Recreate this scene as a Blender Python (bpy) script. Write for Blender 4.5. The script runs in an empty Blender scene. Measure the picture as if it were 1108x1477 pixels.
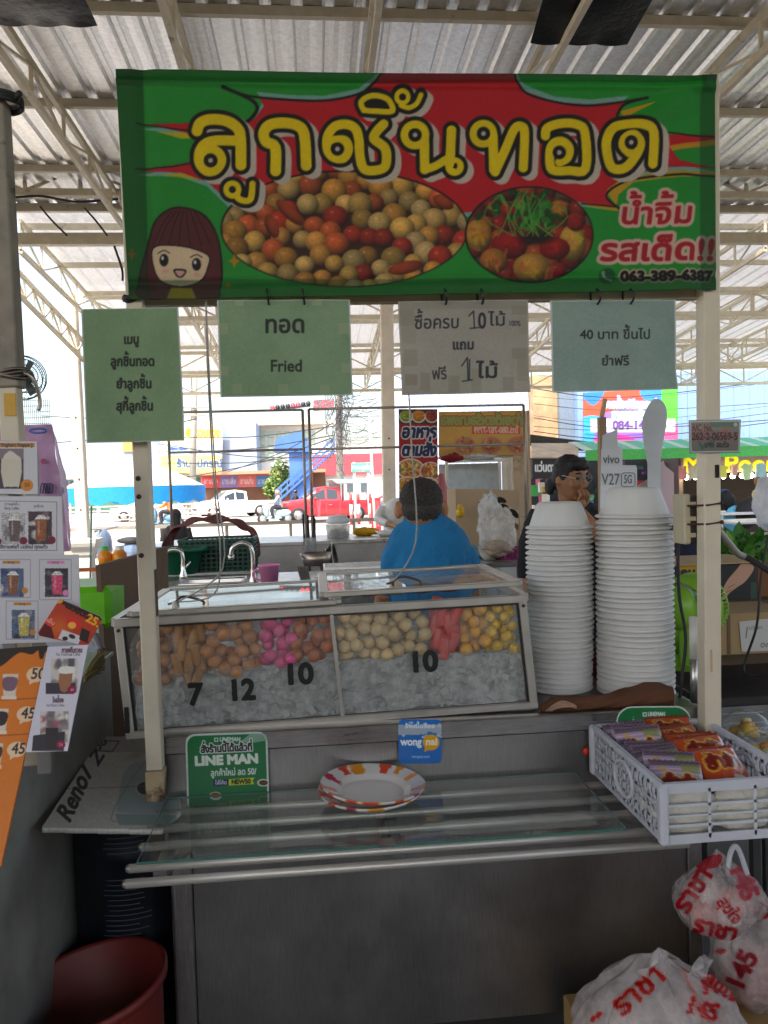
import bpy, math, random
import numpy as np
from mathutils import Vector, Matrix, noise as mnoise
sc = bpy.context.scene
COL = sc.collection
R = math.radians
random.seed(7); rng = np.random.default_rng(7)

# ------------------------------------------------------------------ camera
F, CX, CY = 1110.0, 554.0, 738.5                 # focal length and centre, in photo pixels
CAM = Vector((0.0, 0.0, 1.6))
YAW, PITCH, ROLL = R(5.0), R(1.75), R(1.7)
r0 = Vector((math.cos(YAW), -math.sin(YAW), 0))
FW = Vector((math.sin(YAW)*math.cos(PITCH), math.cos(YAW)*math.cos(PITCH), -math.sin(PITCH)))
u0 = r0.cross(FW)
RT = r0*math.cos(ROLL) - u0*math.sin(ROLL)
UP = u0*math.cos(ROLL) + r0*math.sin(ROLL)
cd = bpy.data.cameras.new('camera'); cam = bpy.data.objects.new('camera', cd); COL.objects.link(cam)
cam.matrix_world = Matrix(((RT.x, UP.x, -FW.x, CAM.x), (RT.y, UP.y, -FW.y, CAM.y), (RT.z, UP.z, -FW.z, CAM.z), (0, 0, 0, 1)))
cd.sensor_fit = 'VERTICAL'; cd.sensor_height = 36; cd.lens = 36*F/1477
cd.clip_start = 0.05; cd.clip_end = 3000
sc.camera = cam

# ------------------------------------------------------------------ daylight
SUN_EL, SUN_AZ = R(58), R(205)                   # azimuth measured clockwise from +Y: high, behind the viewer
w = bpy.data.worlds.new('World'); sc.world = w; w.use_nodes = True
nt = w.node_tree
sky = nt.nodes.new('ShaderNodeTexSky'); sky.sky_type = 'NISHITA'; sky.sun_disc = False
sky.sun_elevation = SUN_EL; sky.sun_rotation = SUN_AZ; sky.dust_density = 4.0; sky.air_density = 1.0; sky.ozone_density = 0.5
wb = nt.nodes.new('ShaderNodeMixRGB'); wb.blend_type = 'MULTIPLY'; wb.inputs[0].default_value = 1; wb.inputs[2].default_value = (1.05, 0.985, 0.90, 1)   # hazy, slightly warm tropical sky
nt.links.new(sky.outputs[0], wb.inputs[1]); nt.links.new(wb.outputs[0], nt.nodes['Background'].inputs[0])
nt.nodes['Background'].inputs[1].default_value = 0.15
sl = bpy.data.lights.new('sun', 'SUN'); so = bpy.data.objects.new('sun', sl); COL.objects.link(so)
sl.energy = 2.1; sl.angle = R(0.5); sl.color = (1, 0.93, 0.82)
sdir = Vector((math.sin(SUN_AZ)*math.cos(SUN_EL), math.cos(SUN_AZ)*math.cos(SUN_EL), math.sin(SUN_EL)))
so.rotation_euler = sdir.to_track_quat('Z', 'Y').to_euler(); so.location = (0, 0, 40)
sc.view_settings.view_transform = 'Standard'; sc.view_settings.look = 'None'
sc.view_settings.exposure = 1.88; sc.view_settings.gamma = 1
sc.cycles.use_denoising = True
sc.cycles.max_bounces = 10; sc.cycles.diffuse_bounces = 5; sc.cycles.glossy_bounces = 4
sc.cycles.transparent_max_bounces = 24; sc.cycles.transmission_bounces = 8
sc.cycles.sample_clamp_indirect = 6; sc.cycles.caustics_reflective = False; sc.cycles.caustics_refractive = False

# ------------------------------------------------------------------ where things stand
def ray(px, py): return (FW + RT*((px-CX)/F) + UP*(-(py-CY)/F))
def at(px, py, Y):                               # the point at depth Y seen at a photo position
    d = ray(px, py); return CAM + d*((Y-CAM.y)/d.y)
def atz(px, py, z):
    d = ray(px, py); return CAM + d*((z-CAM.z)/d.z)
def hit(px, py, pl, lift=0.0):
    o, n = pl; d = ray(px, py); return CAM + d*((o + n*lift - CAM).dot(n)/d.dot(n))
def plane_y(Y): return (Vector((0, Y, 0)), Vector((0, -1, 0)))
def plane3(a, b, c):
    n = (b-a).cross(c-a).normalized()
    if n.dot(CAM-a) < 0: n = -n
    return (a, n)
def pxs(n_px, Y): return n_px*Y/F                # length of n photo pixels at depth Y
def lin(c): 
    c = np.asarray(c, float); return np.where(c <= 0.04045, c/12.92, ((c+0.055)/1.055)**2.4)
def hx(h): return tuple(int(h[i:i+2], 16)/255 for i in (1, 3, 5))

# ------------------------------------------------------------------ materials (all procedural)
MC = {}
def _new(key):
    m = bpy.data.materials.new(key); m.use_nodes = True; n = m.node_tree; b = n.nodes['Principled BSDF']; return m, n, b
def _noise(n, scale, detail=4, coord='Object', stretch=None, rough=0.6):
    tc = n.nodes.new('ShaderNodeTexCoord'); tx = n.nodes.new('ShaderNodeTexNoise')
    tx.inputs['Scale'].default_value = scale; tx.inputs['Detail'].default_value = detail; tx.inputs['Roughness'].default_value = rough
    if stretch:
        mp = n.nodes.new('ShaderNodeMapping'); mp.inputs['Scale'].default_value = stretch
        n.links.new(tc.outputs[coord], mp.inputs[0]); n.links.new(mp.outputs[0], tx.inputs['Vector'])
    else: n.links.new(tc.outputs[coord], tx.inputs['Vector'])
    return tx
def _ramp(n, src, stops):
    r = n.nodes.new('ShaderNodeValToRGB'); e = r.color_ramp.elements
    while len(e) < len(stops): e.new(0.5)
    for x, (p, c) in zip(e, stops): x.position = p; x.color = (*c, 1) if len(c) == 3 else c
    n.links.new(src, r.inputs[0]); return r
def M(col, rough=0.55, metal=0.0, var=0.12, ns=14, bump=0.0, bscale=None, trans=0.0, alpha=1.0, coat=0.0, spec=0.5, stretch=None, emit=0, sss=0.0, dirt=None, dirt_at=0.62):
    """a principled surface with noise in its colour, roughness and relief; trans = share of light it lets through diffusely"""
    if isinstance(col, str): col = tuple(lin(hx(col)))
    key = ('M', col, rough, metal, var, ns, bump, bscale, trans, alpha, coat, spec, stretch, emit, sss, dirt, dirt_at)
    if key in MC: return MC[key]
    m, n, b = _new('surface'); L = n.links
    tx = _noise(n, ns, 5, stretch=stretch)
    lo = tuple(max(0, c*(1-var)) for c in col); hi = tuple(min(1, c*(1+var)) for c in col)
    rp = _ramp(n, tx.outputs[0], [(0.3, lo), (0.7, hi)]); csock = rp.outputs[0]
    if dirt:
        t2 = _noise(n, ns*0.45, 8, rough=0.72); mk = _ramp(n, t2.outputs[0], [(dirt_at-0.03, (0, 0, 0)), (dirt_at+0.05, (1, 1, 1))])
        mx = n.nodes.new('ShaderNodeMixRGB'); L.new(mk.outputs[0], mx.inputs[0]); L.new(csock, mx.inputs[1])
        mx.inputs[2].default_value = (*lin(hx(dirt)), 1); csock = mx.outputs[0]
    L.new(csock, b.inputs['Base Color'])
    rr = n.nodes.new('ShaderNodeMapRange'); rr.inputs[3].default_value = max(0.02, rough-0.08); rr.inputs[4].default_value = min(1, rough+0.1)
    L.new(tx.outputs[0], rr.inputs[0]); L.new(rr.outputs[0], b.inputs['Roughness'])
    b.inputs['Metallic'].default_value = metal; b.inputs['Alpha'].default_value = alpha
    b.inputs['Coat Weight'].default_value = coat; b.inputs['Specular IOR Level'].default_value = spec
    if sss: b.inputs['Subsurface Weight'].default_value = sss; b.inputs['Subsurface Radius'].default_value = (0.02, 0.015, 0.01)
    if emit: b.inputs['Emission Color'].default_value = (*col, 1); b.inputs['Emission Strength'].default_value = emit
    if bump:
        bt = _noise(n, bscale or ns*3, 6, stretch=stretch); bp = n.nodes.new('ShaderNodeBump'); bp.inputs['Strength'].default_value = bump; bp.inputs['Distance'].default_value = 0.02
        L.new(bt.outputs[0], bp.inputs['Height']); L.new(bp.outputs[0], b.inputs['Normal'])
    if trans:
        t = n.nodes.new('ShaderNodeBsdfTranslucent'); L.new(csock, t.inputs[0]); mx = n.nodes.new('ShaderNodeMixShader'); mx.inputs[0].default_value = trans
        L.new(b.outputs[0], mx.inputs[1]); L.new(t.outputs[0], mx.inputs[2]); L.new(mx.outputs[0], n.nodes['Material Output'].inputs[0])
    MC[key] = m; return m
def PRINT(kind='paper', trans=0.2, rough=0.55, ribs=0.0, wrinkle=0.0, wscale=6, coat=0.0, var=0.05):
    """printed surface: ink colours come from the mesh's own colour attribute, paper tone and relief from noise"""
    key = ('P', kind, trans, rough, ribs, wrinkle, wscale, coat, var)
    if key in MC: return MC[key]
    m, n, b = _new('print_'+kind); L = n.links
    a = n.nodes.new('ShaderNodeAttribute'); a.attribute_name = 'ink'
    tx = _noise(n, 9, 6); rp = _ramp(n, tx.outputs[0], [(0.3, (1-var*2,)*3), (0.7, (1, 1, 1))])
    mx = n.nodes.new('ShaderNodeMixRGB'); mx.blend_type = 'MULTIPLY'; mx.inputs[0].default_value = 1
    L.new(a.outputs[0], mx.inputs[1]); L.new(rp.outputs[0], mx.inputs[2]); L.new(mx.outputs[0], b.inputs['Base Color'])
    b.inputs['Roughness'].default_value = rough; b.inputs['Coat Weight'].default_value = coat
    last = None
    if ribs or wrinkle:
        bp = n.nodes.new('ShaderNodeBump'); bp.inputs['Strength'].default_value = 1.0; bp.inputs['Distance'].default_value = 0.01
        wn = _noise(n, wscale, 3); mul = n.nodes.new('ShaderNodeMath'); mul.operation = 'MULTIPLY'; mul.inputs[1].default_value = wrinkle
        L.new(wn.outputs[0], mul.inputs[0]); h = mul.outputs[0]
        if ribs:
            tc = n.nodes.new('ShaderNodeTexCoord'); wv = n.nodes.new('ShaderNodeTexWave'); wv.bands_direction = 'Z'; wv.inputs['Scale'].default_value = 38; wv.inputs['Distortion'].default_value = 0.3
            L.new(tc.outputs['Object'], wv.inputs[0]); m2 = n.nodes.new('ShaderNodeMath'); m2.operation = 'MULTIPLY_ADD'; m2.inputs[1].default_value = ribs
            L.new(wv.outputs[1], m2.inputs[0]); L.new(h, m2.inputs[2]); h = m2.outputs[0]
        L.new(h, bp.inputs['Height']); L.new(bp.outputs[0], b.inputs['Normal'])
    if trans:
        t = n.nodes.new('ShaderNodeBsdfTranslucent'); L.new(mx.outputs[0], t.inputs[0]); ms = n.nodes.new('ShaderNodeMixShader'); ms.inputs[0].default_value = trans
        L.new(b.outputs[0], ms.inputs[1]); L.new(t.outputs[0], ms.inputs[2]); L.new(ms.outputs[0], n.nodes['Material Output'].inputs[0])
    MC[key] = m; return m
def GLASS(tint=(0.93, 0.97, 0.95), rough=0.02, haze=0.0, ior=1.45):
    key = ('G', tint, rough, haze, ior)
    if key in MC: return MC[key]
    m, n, b = _new('clear_sheet'); L = n.links
    g = n.nodes.new('ShaderNodeBsdfGlossy'); g.inputs['Roughness'].default_value = rough
    t = n.nodes.new('ShaderNodeBsdfTransparent'); t.inputs[0].default_value = (*tint, 1)
    fr = n.nodes.new('ShaderNodeFresnel'); ge = n.nodes.new('ShaderNodeNewGeometry'); io = n.nodes.new('ShaderNodeMapRange'); io.inputs[3].default_value = ior; io.inputs[4].default_value = 1/ior; L.new(ge.outputs['Backfacing'], io.inputs[0]); L.new(io.outputs[0], fr.inputs[0]); ms = n.nodes.new('ShaderNodeMixShader')
    L.new(fr.outputs[0], ms.inputs[0]); L.new(t.outputs[0], ms.inputs[1]); L.new(g.outputs[0], ms.inputs[2]); out = ms.outputs[0]
    if haze:
        d = n.nodes.new('ShaderNodeBsdfDiffuse'); d.inputs[0].default_value = (0.8, 0.82, 0.82, 1)
        tx = _noise(n, 7, 7); mr = n.nodes.new('ShaderNodeMapRange'); mr.inputs[1].default_value = 0.3; mr.inputs[2].default_value = 0.75; mr.inputs[3].default_value = haze*0.3; mr.inputs[4].default_value = haze*1.6
        L.new(tx.outputs[0], mr.inputs[0]); m2 = n.nodes.new('ShaderNodeMixShader'); L.new(mr.outputs[0], m2.inputs[0]); L.new(out, m2.inputs[1]); L.new(d.outputs[0], m2.inputs[2]); out = m2.outputs[0]
    L.new(out, n.nodes['Material Output'].inputs[0]); MC[key] = m; return m
def FILM(col=(0.85, 0.87, 0.88), clear=0.6, rough=0.18, wr=0.6, ws=30, ink=False):
    """crumpled thin plastic film: partly clear, partly milky, glossy creases"""
    key = ('F', col, clear, rough, wr, ws, ink)
    if key in MC: return MC[key]
    m, n, b = _new('plastic_film'); L = n.links
    tx = _noise(n, ws, 5); bp = n.nodes.new('ShaderNodeBump'); bp.inputs['Strength'].default_value = wr; bp.inputs['Distance'].default_value = 0.02; L.new(tx.outputs[0], bp.inputs['Height'])
    b.inputs['Base Color'].default_value = (*col, 1); b.inputs['Roughness'].default_value = rough; L.new(bp.outputs[0], b.inputs['Normal'])
    t = n.nodes.new('ShaderNodeBsdfTransparent'); tl = n.nodes.new('ShaderNodeBsdfTranslucent'); tl.inputs[0].default_value = (*col, 1)
    m1 = n.nodes.new('ShaderNodeMixShader'); m1.inputs[0].default_value = 0.35; L.new(b.outputs[0], m1.inputs[1]); L.new(tl.outputs[0], m1.inputs[2])
    m2 = n.nodes.new('ShaderNodeMixShader'); m2.inputs[0].default_value = clear; L.new(m1.outputs[0], m2.inputs[1]); L.new(t.outputs[0], m2.inputs[2])
    mr = n.nodes.new('ShaderNodeMapRange'); mr.inputs[1].default_value = 0.35; mr.inputs[2].default_value = 0.7; mr.inputs[3].default_value = min(1, clear*1.25); mr.inputs[4].default_value = clear*(0.55 if clear < 0.9 else 0.86)
    L.new(tx.outputs[0], mr.inputs[0])
    if ink:
        a = n.nodes.new('ShaderNodeAttribute'); a.attribute_name = 'ink'; L.new(a.outputs[0], b.inputs['Base Color']); L.new(a.outputs[0], tl.inputs[0])
        a2 = n.nodes.new('ShaderNodeSeparateColor'); L.new(a.outputs[0], a2.inputs[0])
        sub = n.nodes.new('ShaderNodeMath'); sub.operation = 'SUBTRACT'; L.new(a2.outputs[0], sub.inputs[0]); L.new(a2.outputs[1], sub.inputs[1])
        m3 = n.nodes.new('ShaderNodeMath'); m3.operation = 'SUBTRACT'; m3.use_clamp = True; L.new(mr.outputs[0], m3.inputs[0]); L.new(sub.outputs[0], m3.inputs[1]); L.new(m3.outputs[0], m2.inputs[0])
    else: L.new(mr.outputs[0], m2.inputs[0])
    L.new(m2.outputs[0], n.nodes['Material Output'].inputs[0]); MC[key] = m; return m
def STEEL(base=0.5, rough=0.32, stretch=(1, 1, 40), tint=(1, 0.985, 0.96), smear=0.12):
    """brushed stainless: streaked roughness and smears"""
    key = ('S', base, rough, stretch, tint, smear)
    if key in MC: return MC[key]
    m, n, b = _new('brushed_steel'); L = n.links
    tx = _noise(n, 18, 6, stretch=stretch); t2 = _noise(n, 3.5, 7, rough=0.7)
    ad = n.nodes.new('ShaderNodeMath'); ad.operation = 'ADD'; L.new(tx.outputs[0], ad.inputs[0]); L.new(t2.outputs[0], ad.inputs[1]); hf = n.nodes.new('ShaderNodeMath'); hf.operation = 'MULTIPLY'; hf.inputs[1].default_value = 0.5; L.new(ad.outputs[0], hf.inputs[0])
    rp = _ramp(n, hf.outputs[0], [(0.38, tuple(base*(1-smear*1.6)*t for t in tint)), (0.62, tuple(base*(1+smear)*t for t in tint))])
    L.new(rp.outputs[0], b.inputs['Base Color']); b.inputs['Metallic'].default_value = 1
    mr = n.nodes.new('ShaderNodeMapRange'); mr.inputs[1].default_value = 0.5; mr.inputs[2].default_value = 1.5; mr.inputs[3].default_value = rough-0.12; mr.inputs[4].default_value = rough+0.16
    L.new(ad.outputs[0], mr.inputs[0]); L.new(mr.outputs[0], b.inputs['Roughness'])
    bp = n.nodes.new('ShaderNodeBump'); bp.inputs['Strength'].default_value = 0.05; bp.inputs['Distance'].default_value = 0.01; L.new(tx.outputs[0], bp.inputs['Height']); L.new(bp.outputs[0], b.inputs['Normal'])
    MC[key] = m; return m

# ------------------------------------------------------------------ mesh builder
class MB:
    def __init__(s): s.v = []; s.f = []; s.m = []; s.sm = []; s.mats = []
    def mi(s, mat):
        if mat not in s.mats: s.mats.append(mat)
        return s.mats.index(mat)
    def add(s, vs, fs, mat, smooth=False):
        b = len(s.v); i = s.mi(mat); s.v += [tuple(v) for v in vs]
        for f in fs: s.f.append(tuple(b+k for k in f)); s.m.append(i); s.sm.append(smooth)
        return s
    def hexa(s, p, mat, bev=0.0):                # 8 corners: bottom 4 (ccw), top 4; optional chamfer
        p = [Vector(q) for q in p]
        F6 = [(3, 2, 1, 0), (4, 5, 6, 7), (0, 1, 5, 4), (1, 2, 6, 5), (2, 3, 7, 6), (3, 0, 4, 7)]
        if not bev: return s.add(p, F6, mat)
        vs, idx = [], {}
        for fi, f in enumerate(F6):
            for k, c in enumerate(f):
                a, b2 = p[f[k-1]], p[f[(k+1) % 4]]; q = p[c]
                da, db = (a-q), (b2-q); e = min(bev, da.length*0.45, db.length*0.45)
                idx[(fi, c)] = len(vs); vs.append(q + da.normalized()*e + db.normalized()*e)
        fs = [tuple(idx[(fi, c)] for c in f) for fi, f in enumerate(F6)]
        ed = {}
        for fi, f in enumerate(F6):
            for k in range(4): ed.setdefault(tuple(sorted((f[k], f[(k+1) % 4]))), []).append((fi, f[k], f[(k+1) % 4]))
        for (a, b2), l in ed.items():
            (f1, x, y), (f2, _, _) = l
            fs.append((idx[(f1, y)], idx[(f1, x)], idx[(f2, x)], idx[(f2, y)]))
        for c in range(8):
            l = [fi for fi, f in enumerate(F6) if c in f]; tri = [idx[(fi, c)] for fi in l]
            n = (vs[tri[1]]-vs[tri[0]]).cross(vs[tri[2]]-vs[tri[0]])
            if n.dot(p[c]-sum(p, Vector())/8) < 0: tri = tri[::-1]
            fs.append(tuple(tri))
        return s.add(vs, fs, mat)
    def box(s, c, size, mat, rz=0.0, bev=0.0, rot=None):
        c = Vector(c); x, y, z = size[0]/2, size[1]/2, size[2]/2
        Rm = rot if rot is not None else Matrix.Rotation(rz, 3, 'Z')
        q = [(-x, -y, -z), (x, -y, -z), (x, y, -z), (-x, y, -z), (-x, -y, z), (x, -y, z), (x, y, z), (-x, y, z)]
        return s.hexa([c + Rm @ Vector(k) for k in q], mat, bev)
    def span(s, x0, x1, y0, y1, z0, z1, mat, bev=0.0): return s.box(((x0+x1)/2, (y0+y1)/2, (z0+z1)/2), (x1-x0, y1-y0, z1-z0), mat, 0, bev)
    def bar(s, a, b, w, h, mat, up=(0, 0, 1), bev=0.0):   # square bar from a to b, w across, h along up
        a, b = Vector(a), Vector(b); d = (b-a).normalized(); u = Vector(up)
        if abs(d.dot(u)) > 0.95: u = Vector((0, 1, 0))
        x = d.cross(u).normalized()*w/2; y = x.cross(d).normalized()*h/2
        return s.hexa([a-x-y, a+x-y, a+x+y, a-x+y, b-x-y, b+x-y, b+x+y, b-x+y], mat, bev)
    def tube(s, pts, r, mat, n=8, caps=True, smooth=True):
        pts = [Vector(p) for p in pts]; rs = r if isinstance(r, (list, tuple)) else [r]*len(pts)
        vs, fs = [], []; x = None
        for i, p in enumerate(pts):
            d = (pts[min(i+1, len(pts)-1)]-pts[max(i-1, 0)])
            d = d.normalized() if d.length > 1e-9 else Vector((0, 0, 1))
            if x is None: x = d.orthogonal().normalized()
            x = (x - d*x.dot(d)); x = x.normalized() if x.length > 1e-6 else d.orthogonal().normalized()
            y = d.cross(x)
            for k in range(n): a = 2*math.pi*k/n; vs.append(p + x*math.cos(a)*rs[i] + y*math.sin(a)*rs[i])
        for i in range(len(pts)-1):
            for k in range(n): fs.append((i*n+k, i*n+(k+1) % n, (i+1)*n+(k+1) % n, (i+1)*n+k))
        if caps: fs.append(tuple(range(n))[::-1]); fs.append(tuple((len(pts)-1)*n+k for k in range(n)))
        return s.add(vs, fs, mat, smooth)
    def lathe(s, prof, mat, c=(0, 0, 0), n=28, rot=None, smooth=True, sy=1.0, wob=None):
        vs, fs = [], []; Rm = rot or Matrix.Identity(3); c = Vector(c)
        for j, (r, z) in enumerate(prof):
            for k in range(n):
                a = 2*math.pi*k/n; rr = r*(wob(a, j) if wob else 1)
                vs.append(c + Rm @ Vector((rr*math.cos(a), rr*math.sin(a)*sy, z)))
        for j in range(len(prof)-1):
            for k in range(n): fs.append((j*n+k, j*n+(k+1) % n, (j+1)*n+(k+1) % n, (j+1)*n+k))
        return s.add(vs, fs, mat, smooth)
    def ell(s, c, rad, mat, n=14, m=9, rot=None, lump=0.0, seed=0, ls=3.0):
        vs, fs = [], []; Rm = rot or Matrix.Identity(3); c = Vector(c)
        if not isinstance(rad, (tuple, list)): rad = (rad,)*3
        for j in range(m+1):
            th = math.pi*j/m
            for k in range(n):
                a = 2*math.pi*k/n; u = Vector((math.sin(th)*math.cos(a), math.sin(th)*math.sin(a), math.cos(th)))
                g = 1 + (lump*mnoise.noise(u*ls + Vector((seed*7.3, seed*3.1, seed))) if lump else 0)
                vs.append(c + Rm @ Vector((u.x*rad[0]*g, u.y*rad[1]*g, u.z*rad[2]*g)))
        for j in range(m):
            for k in range(n): fs.append((j*n+k, (j+1)*n+k, (j+1)*n+(k+1) % n, j*n+(k+1) % n))
        return s.add(vs, fs, mat, True)
    def loft(s, rings, mat, smooth=True, caps=True):
        n = len(rings[0]); vs = [p for r in rings for p in r]; fs = []
        for i in range(len(rings)-1):
            for k in range(n): fs.append((i*n+k, i*n+(k+1) % n, (i+1)*n+(k+1) % n, (i+1)*n+k))
        if caps: fs.append(tuple(range(n))[::-1]); fs.append(tuple((len(rings)-1)*n+k for k in range(n)))
        return s.add(vs, fs, mat, smooth)
    def prism(s, pts, dv, mat, bevmat=None):     # outline points (3-D) pushed by vector dv
        n = len(pts); pts = [Vector(p) for p in pts]; dv = Vector(dv)
        return s.add(pts+[p+dv for p in pts], [tuple(range(n)), tuple(range(2*n-1, n-1, -1))]+[(k, k+n, (k+1) % n+n, (k+1) % n) for k in range(n)], mat)
    def quad(s, a, b, c, d, mat): return s.add([a, b, c, d], [(0, 1, 2, 3)], mat)
    def grid(s, fn, nu, nv, mat, smooth=True):
        vs = [fn(i/nu, j/nv) for j in range(nv+1) for i in range(nu+1)]
        return s.add(vs, [(j*(nu+1)+i, j*(nu+1)+i+1, (j+1)*(nu+1)+i+1, (j+1)*(nu+1)+i) for j in range(nv) for i in range(nu)], mat, smooth)
    def build(s, name, parent=None, fix=True):
        me = bpy.data.meshes.new(name); me.from_pydata(s.v, [], s.f)
        for m in s.mats: me.materials.append(m)
        me.polygons.foreach_set('material_index', s.m); me.polygons.foreach_set('use_smooth', s.sm); me.update()
        if fix:
            import bmesh
            bm = bmesh.new(); bm.from_mesh(me); bmesh.ops.recalc_face_normals(bm, faces=bm.faces); bm.to_mesh(me); bm.free()
        o = bpy.data.objects.new(name, me); COL.objects.link(o)
        if parent is not None: o.parent = parent
        return o
def tag(o, label=None, cat=None, group=None, kind=None):
    if label: o['label'] = label
    if cat: o['category'] = cat
    if group: o['group'] = group
    if kind: o['kind'] = kind
    return o
def empty(name, label, cat, group=None, loc=(0, 0, 0)):
    o = bpy.data.objects.new(name, None); COL.objects.link(o); o.location = loc; return tag(o, label, cat, group)
def part(mb, name, root):                        # geometry given in world space, hung under its thing
    o = mb.build(name); o.parent = root
    base = root; off = Vector((0, 0, 0))
    while base is not None: off += base.location; base = base.parent
    for v in o.data.vertices: v.co -= off
    return o
def copy_tree(o, parent=None):
    c = o.copy(); COL.objects.link(c); c.parent = parent
    for ch in list(o.children): copy_tree(ch, c)
    return c
def structure(mb, name): return tag(mb.build(name), kind='structure')
def catmull(pts, n=6, closed=False):
    P = [Vector(p) for p in pts]; out = []; N = len(P)
    for i in range(N if closed else N-1):
        a, b, c, d = (P[(i-1) % N], P[i], P[(i+1) % N], P[(i+2) % N]) if closed else (P[max(i-1, 0)], P[i], P[i+1], P[min(i+2, N-1)])
        for k in range(n):
            t = k/n; out.append(0.5*((2*b) + (c-a)*t + (2*a-5*b+4*c-d)*t*t + (3*b-a-3*c+d)*t**3))
    if not closed: out.append(P[-1])
    return out

# ------------------------------------------------------------------ printing: a small painter for signs, in photo pixel units
class Canvas:
    def __init__(s, x0, y0, x1, y1, bg, k=0.8):
        s.x0, s.y0, s.k = x0, y0, k; s.W, s.H = int((x1-x0)*k)+2, int((y1-y0)*k)+2
        s.a = np.ones((s.H, s.W, 3))*np.array(hx(bg)); s.m = np.ones((s.H, s.W))
    def _box(s, xa, ya, xb, yb):
        i0, i1 = max(0, int((xa-s.x0)*s.k)-1), min(s.W, int((xb-s.x0)*s.k)+3); j0, j1 = max(0, int((ya-s.y0)*s.k)-1), min(s.H, int((yb-s.y0)*s.k)+3)
        if i1 <= i0 or j1 <= j0: return None
        X, Y = np.meshgrid(s.x0+np.arange(i0, i1)/s.k, s.y0+np.arange(j0, j1)/s.k); return (slice(j0, j1), slice(i0, i1)), X, Y
    def _mix(s, sl, cov, col, al=1.0):
        if isinstance(col, str): col = hx(col)
        c = (cov*al)[..., None]; s.a[sl] = s.a[sl]*(1-c) + np.array(col)*c
    def _cov_edges(s, E, X, Y):                  # non-zero winding of directed edges, 4 samples per cell
        cov = np.zeros(X.shape); q = 0.25/s.k
        for dx, dy in ((-q, -q), (q, -q), (-q, q), (q, q)):
            wn = np.zeros(X.shape, int); px, py = X+dx, Y+dy
            for (ax, ay), (bx, by) in E:
                if ay == by: continue
                up = (ay <= py) & (by > py); dn = (by <= py) & (ay > py)
                if not (up.any() or dn.any()): continue
                xi = ax + (py-ay)*(bx-ax)/(by-ay); wn += (up & (px < xi)); wn -= (dn & (px < xi))
            cov += (wn != 0)*0.25
        return cov
    def _dist(s, segs, X, Y, wmax):
        D = np.full(X.shape, 1e9)
        for (ax, ay), (bx, by) in segs:
            pad = wmax+2/s.k; xs, ys = X[0], Y[:, 0]
            i0, i1 = np.searchsorted(xs, (min(ax, bx)-pad, max(ax, bx)+pad)); j0, j1 = np.searchsorted(ys, (min(ay, by)-pad, max(ay, by)+pad))
            if i1 <= i0 or j1 <= j0: continue
            x, y = X[j0:j1, i0:i1], Y[j0:j1, i0:i1]; l = (bx-ax)**2+(by-ay)**2
            t = np.clip(((x-ax)*(bx-ax)+(y-ay)*(by-ay))/l, 0, 1) if l > 0 else 0
            D[j0:j1, i0:i1] = np.minimum(D[j0:j1, i0:i1], np.hypot(x-ax-t*(bx-ax), y-ay-t*(by-ay)))
        return D
    def poly(s, pts, col, al=1.0, smooth=0):
        if smooth: pts = [(p.x, p.y) for p in catmull([(a, b, 0) for a, b in pts], smooth, True)]
        xs, ys = [p[0] for p in pts], [p[1] for p in pts]; b = s._box(min(xs), min(ys), max(xs), max(ys))
        if b: s._mix(b[0], s._cov_edges(list(zip(pts, pts[1:]+pts[:1])), b[1], b[2]), col, al)
        return s
    def rect(s, x0, y0, x1, y1, col, al=1.0): return s.poly([(x0, y0), (x1, y0), (x1, y1), (x0, y1)], col, al)
    def ell(s, cx, cy, rx, ry, col, al=1.0, rot=0.0, shade=0.0, soft=0.0):
        r = max(rx, ry); b = s._box(cx-r, cy-r, cx+r, cy+r)
        if not b: return s
        c, sn = math.cos(rot), math.sin(rot); x, y = b[1]-cx, b[2]-cy; u, v = (x*c+y*sn)/rx, (-x*sn+y*c)/ry; d = np.hypot(u, v)
        cov = np.clip(0.5+(1-d)*min(rx, ry)*s.k, 0, 1) if not soft else np.clip((1-d)/soft, 0, 1)
        if isinstance(col, str): col = hx(col)
        C = np.array(col)
        if shade:                                 # a printed photograph of a round morsel
            f = 1 - shade*np.clip(0.5*d*d + 0.45*(u*0.5+v*0.8), -0.35, 1)
            s.a[b[0]] = s.a[b[0]]*(1-(cov*al)[..., None]) + np.clip(C*f[..., None], 0, 1)*(cov*al)[..., None]
        else: s._mix(b[0], cov, C, al)
        return s
    def stroke(s, pts, w, col, closed=False, smooth=0, al=1.0):
        for P in (pts if isinstance(pts[0][0], (tuple, list)) else [pts]):
            if smooth: P = [(p.x, p.y) for p in catmull([(a, b, 0) for a, b in P], smooth, closed)]
            sg = list(zip(P, P[1:]+(P[:1] if closed else []))) if len(P) > 1 else [(P[0], P[0])]
            if not closed and len(P) > 1: sg = list(zip(P, P[1:]))
            xs, ys = [p[0] for p in P], [p[1] for p in P]; b = s._box(min(xs)-w, min(ys)-w, max(xs)+w, max(ys)+w)
            if b: s._mix(b[0], np.clip(0.5+(w/2-s._dist(sg, b[1], b[2], w/2))*s.k, 0, 1), col, al)
        return s
    def text(s, t, x, y, size, col, width=None, bold=0.0, outline=(), rot=0.0, shear=0.0, align='c', al=1.0, shadow=None):
        """y = baseline; size = height of a plain Thai consonant or lower-case x, in px"""
        E, adv = layout(t); sc_ = size/0.52
        kx = (width/adv) if width else sc_
        x -= {'c': adv*kx/2, 'l': 0, 'r': adv*kx}[align]; cr, sr = math.cos(rot), math.sin(rot); xm = x + {'c': adv*kx/2, 'l': 0, 'r': adv*kx}[align]
        def T(p):
            u, v = x+p[0]*kx+shear*p[1]*sc_-xm, -p[1]*sc_; return (xm+u*cr-v*sr, y+u*sr+v*cr)
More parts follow.
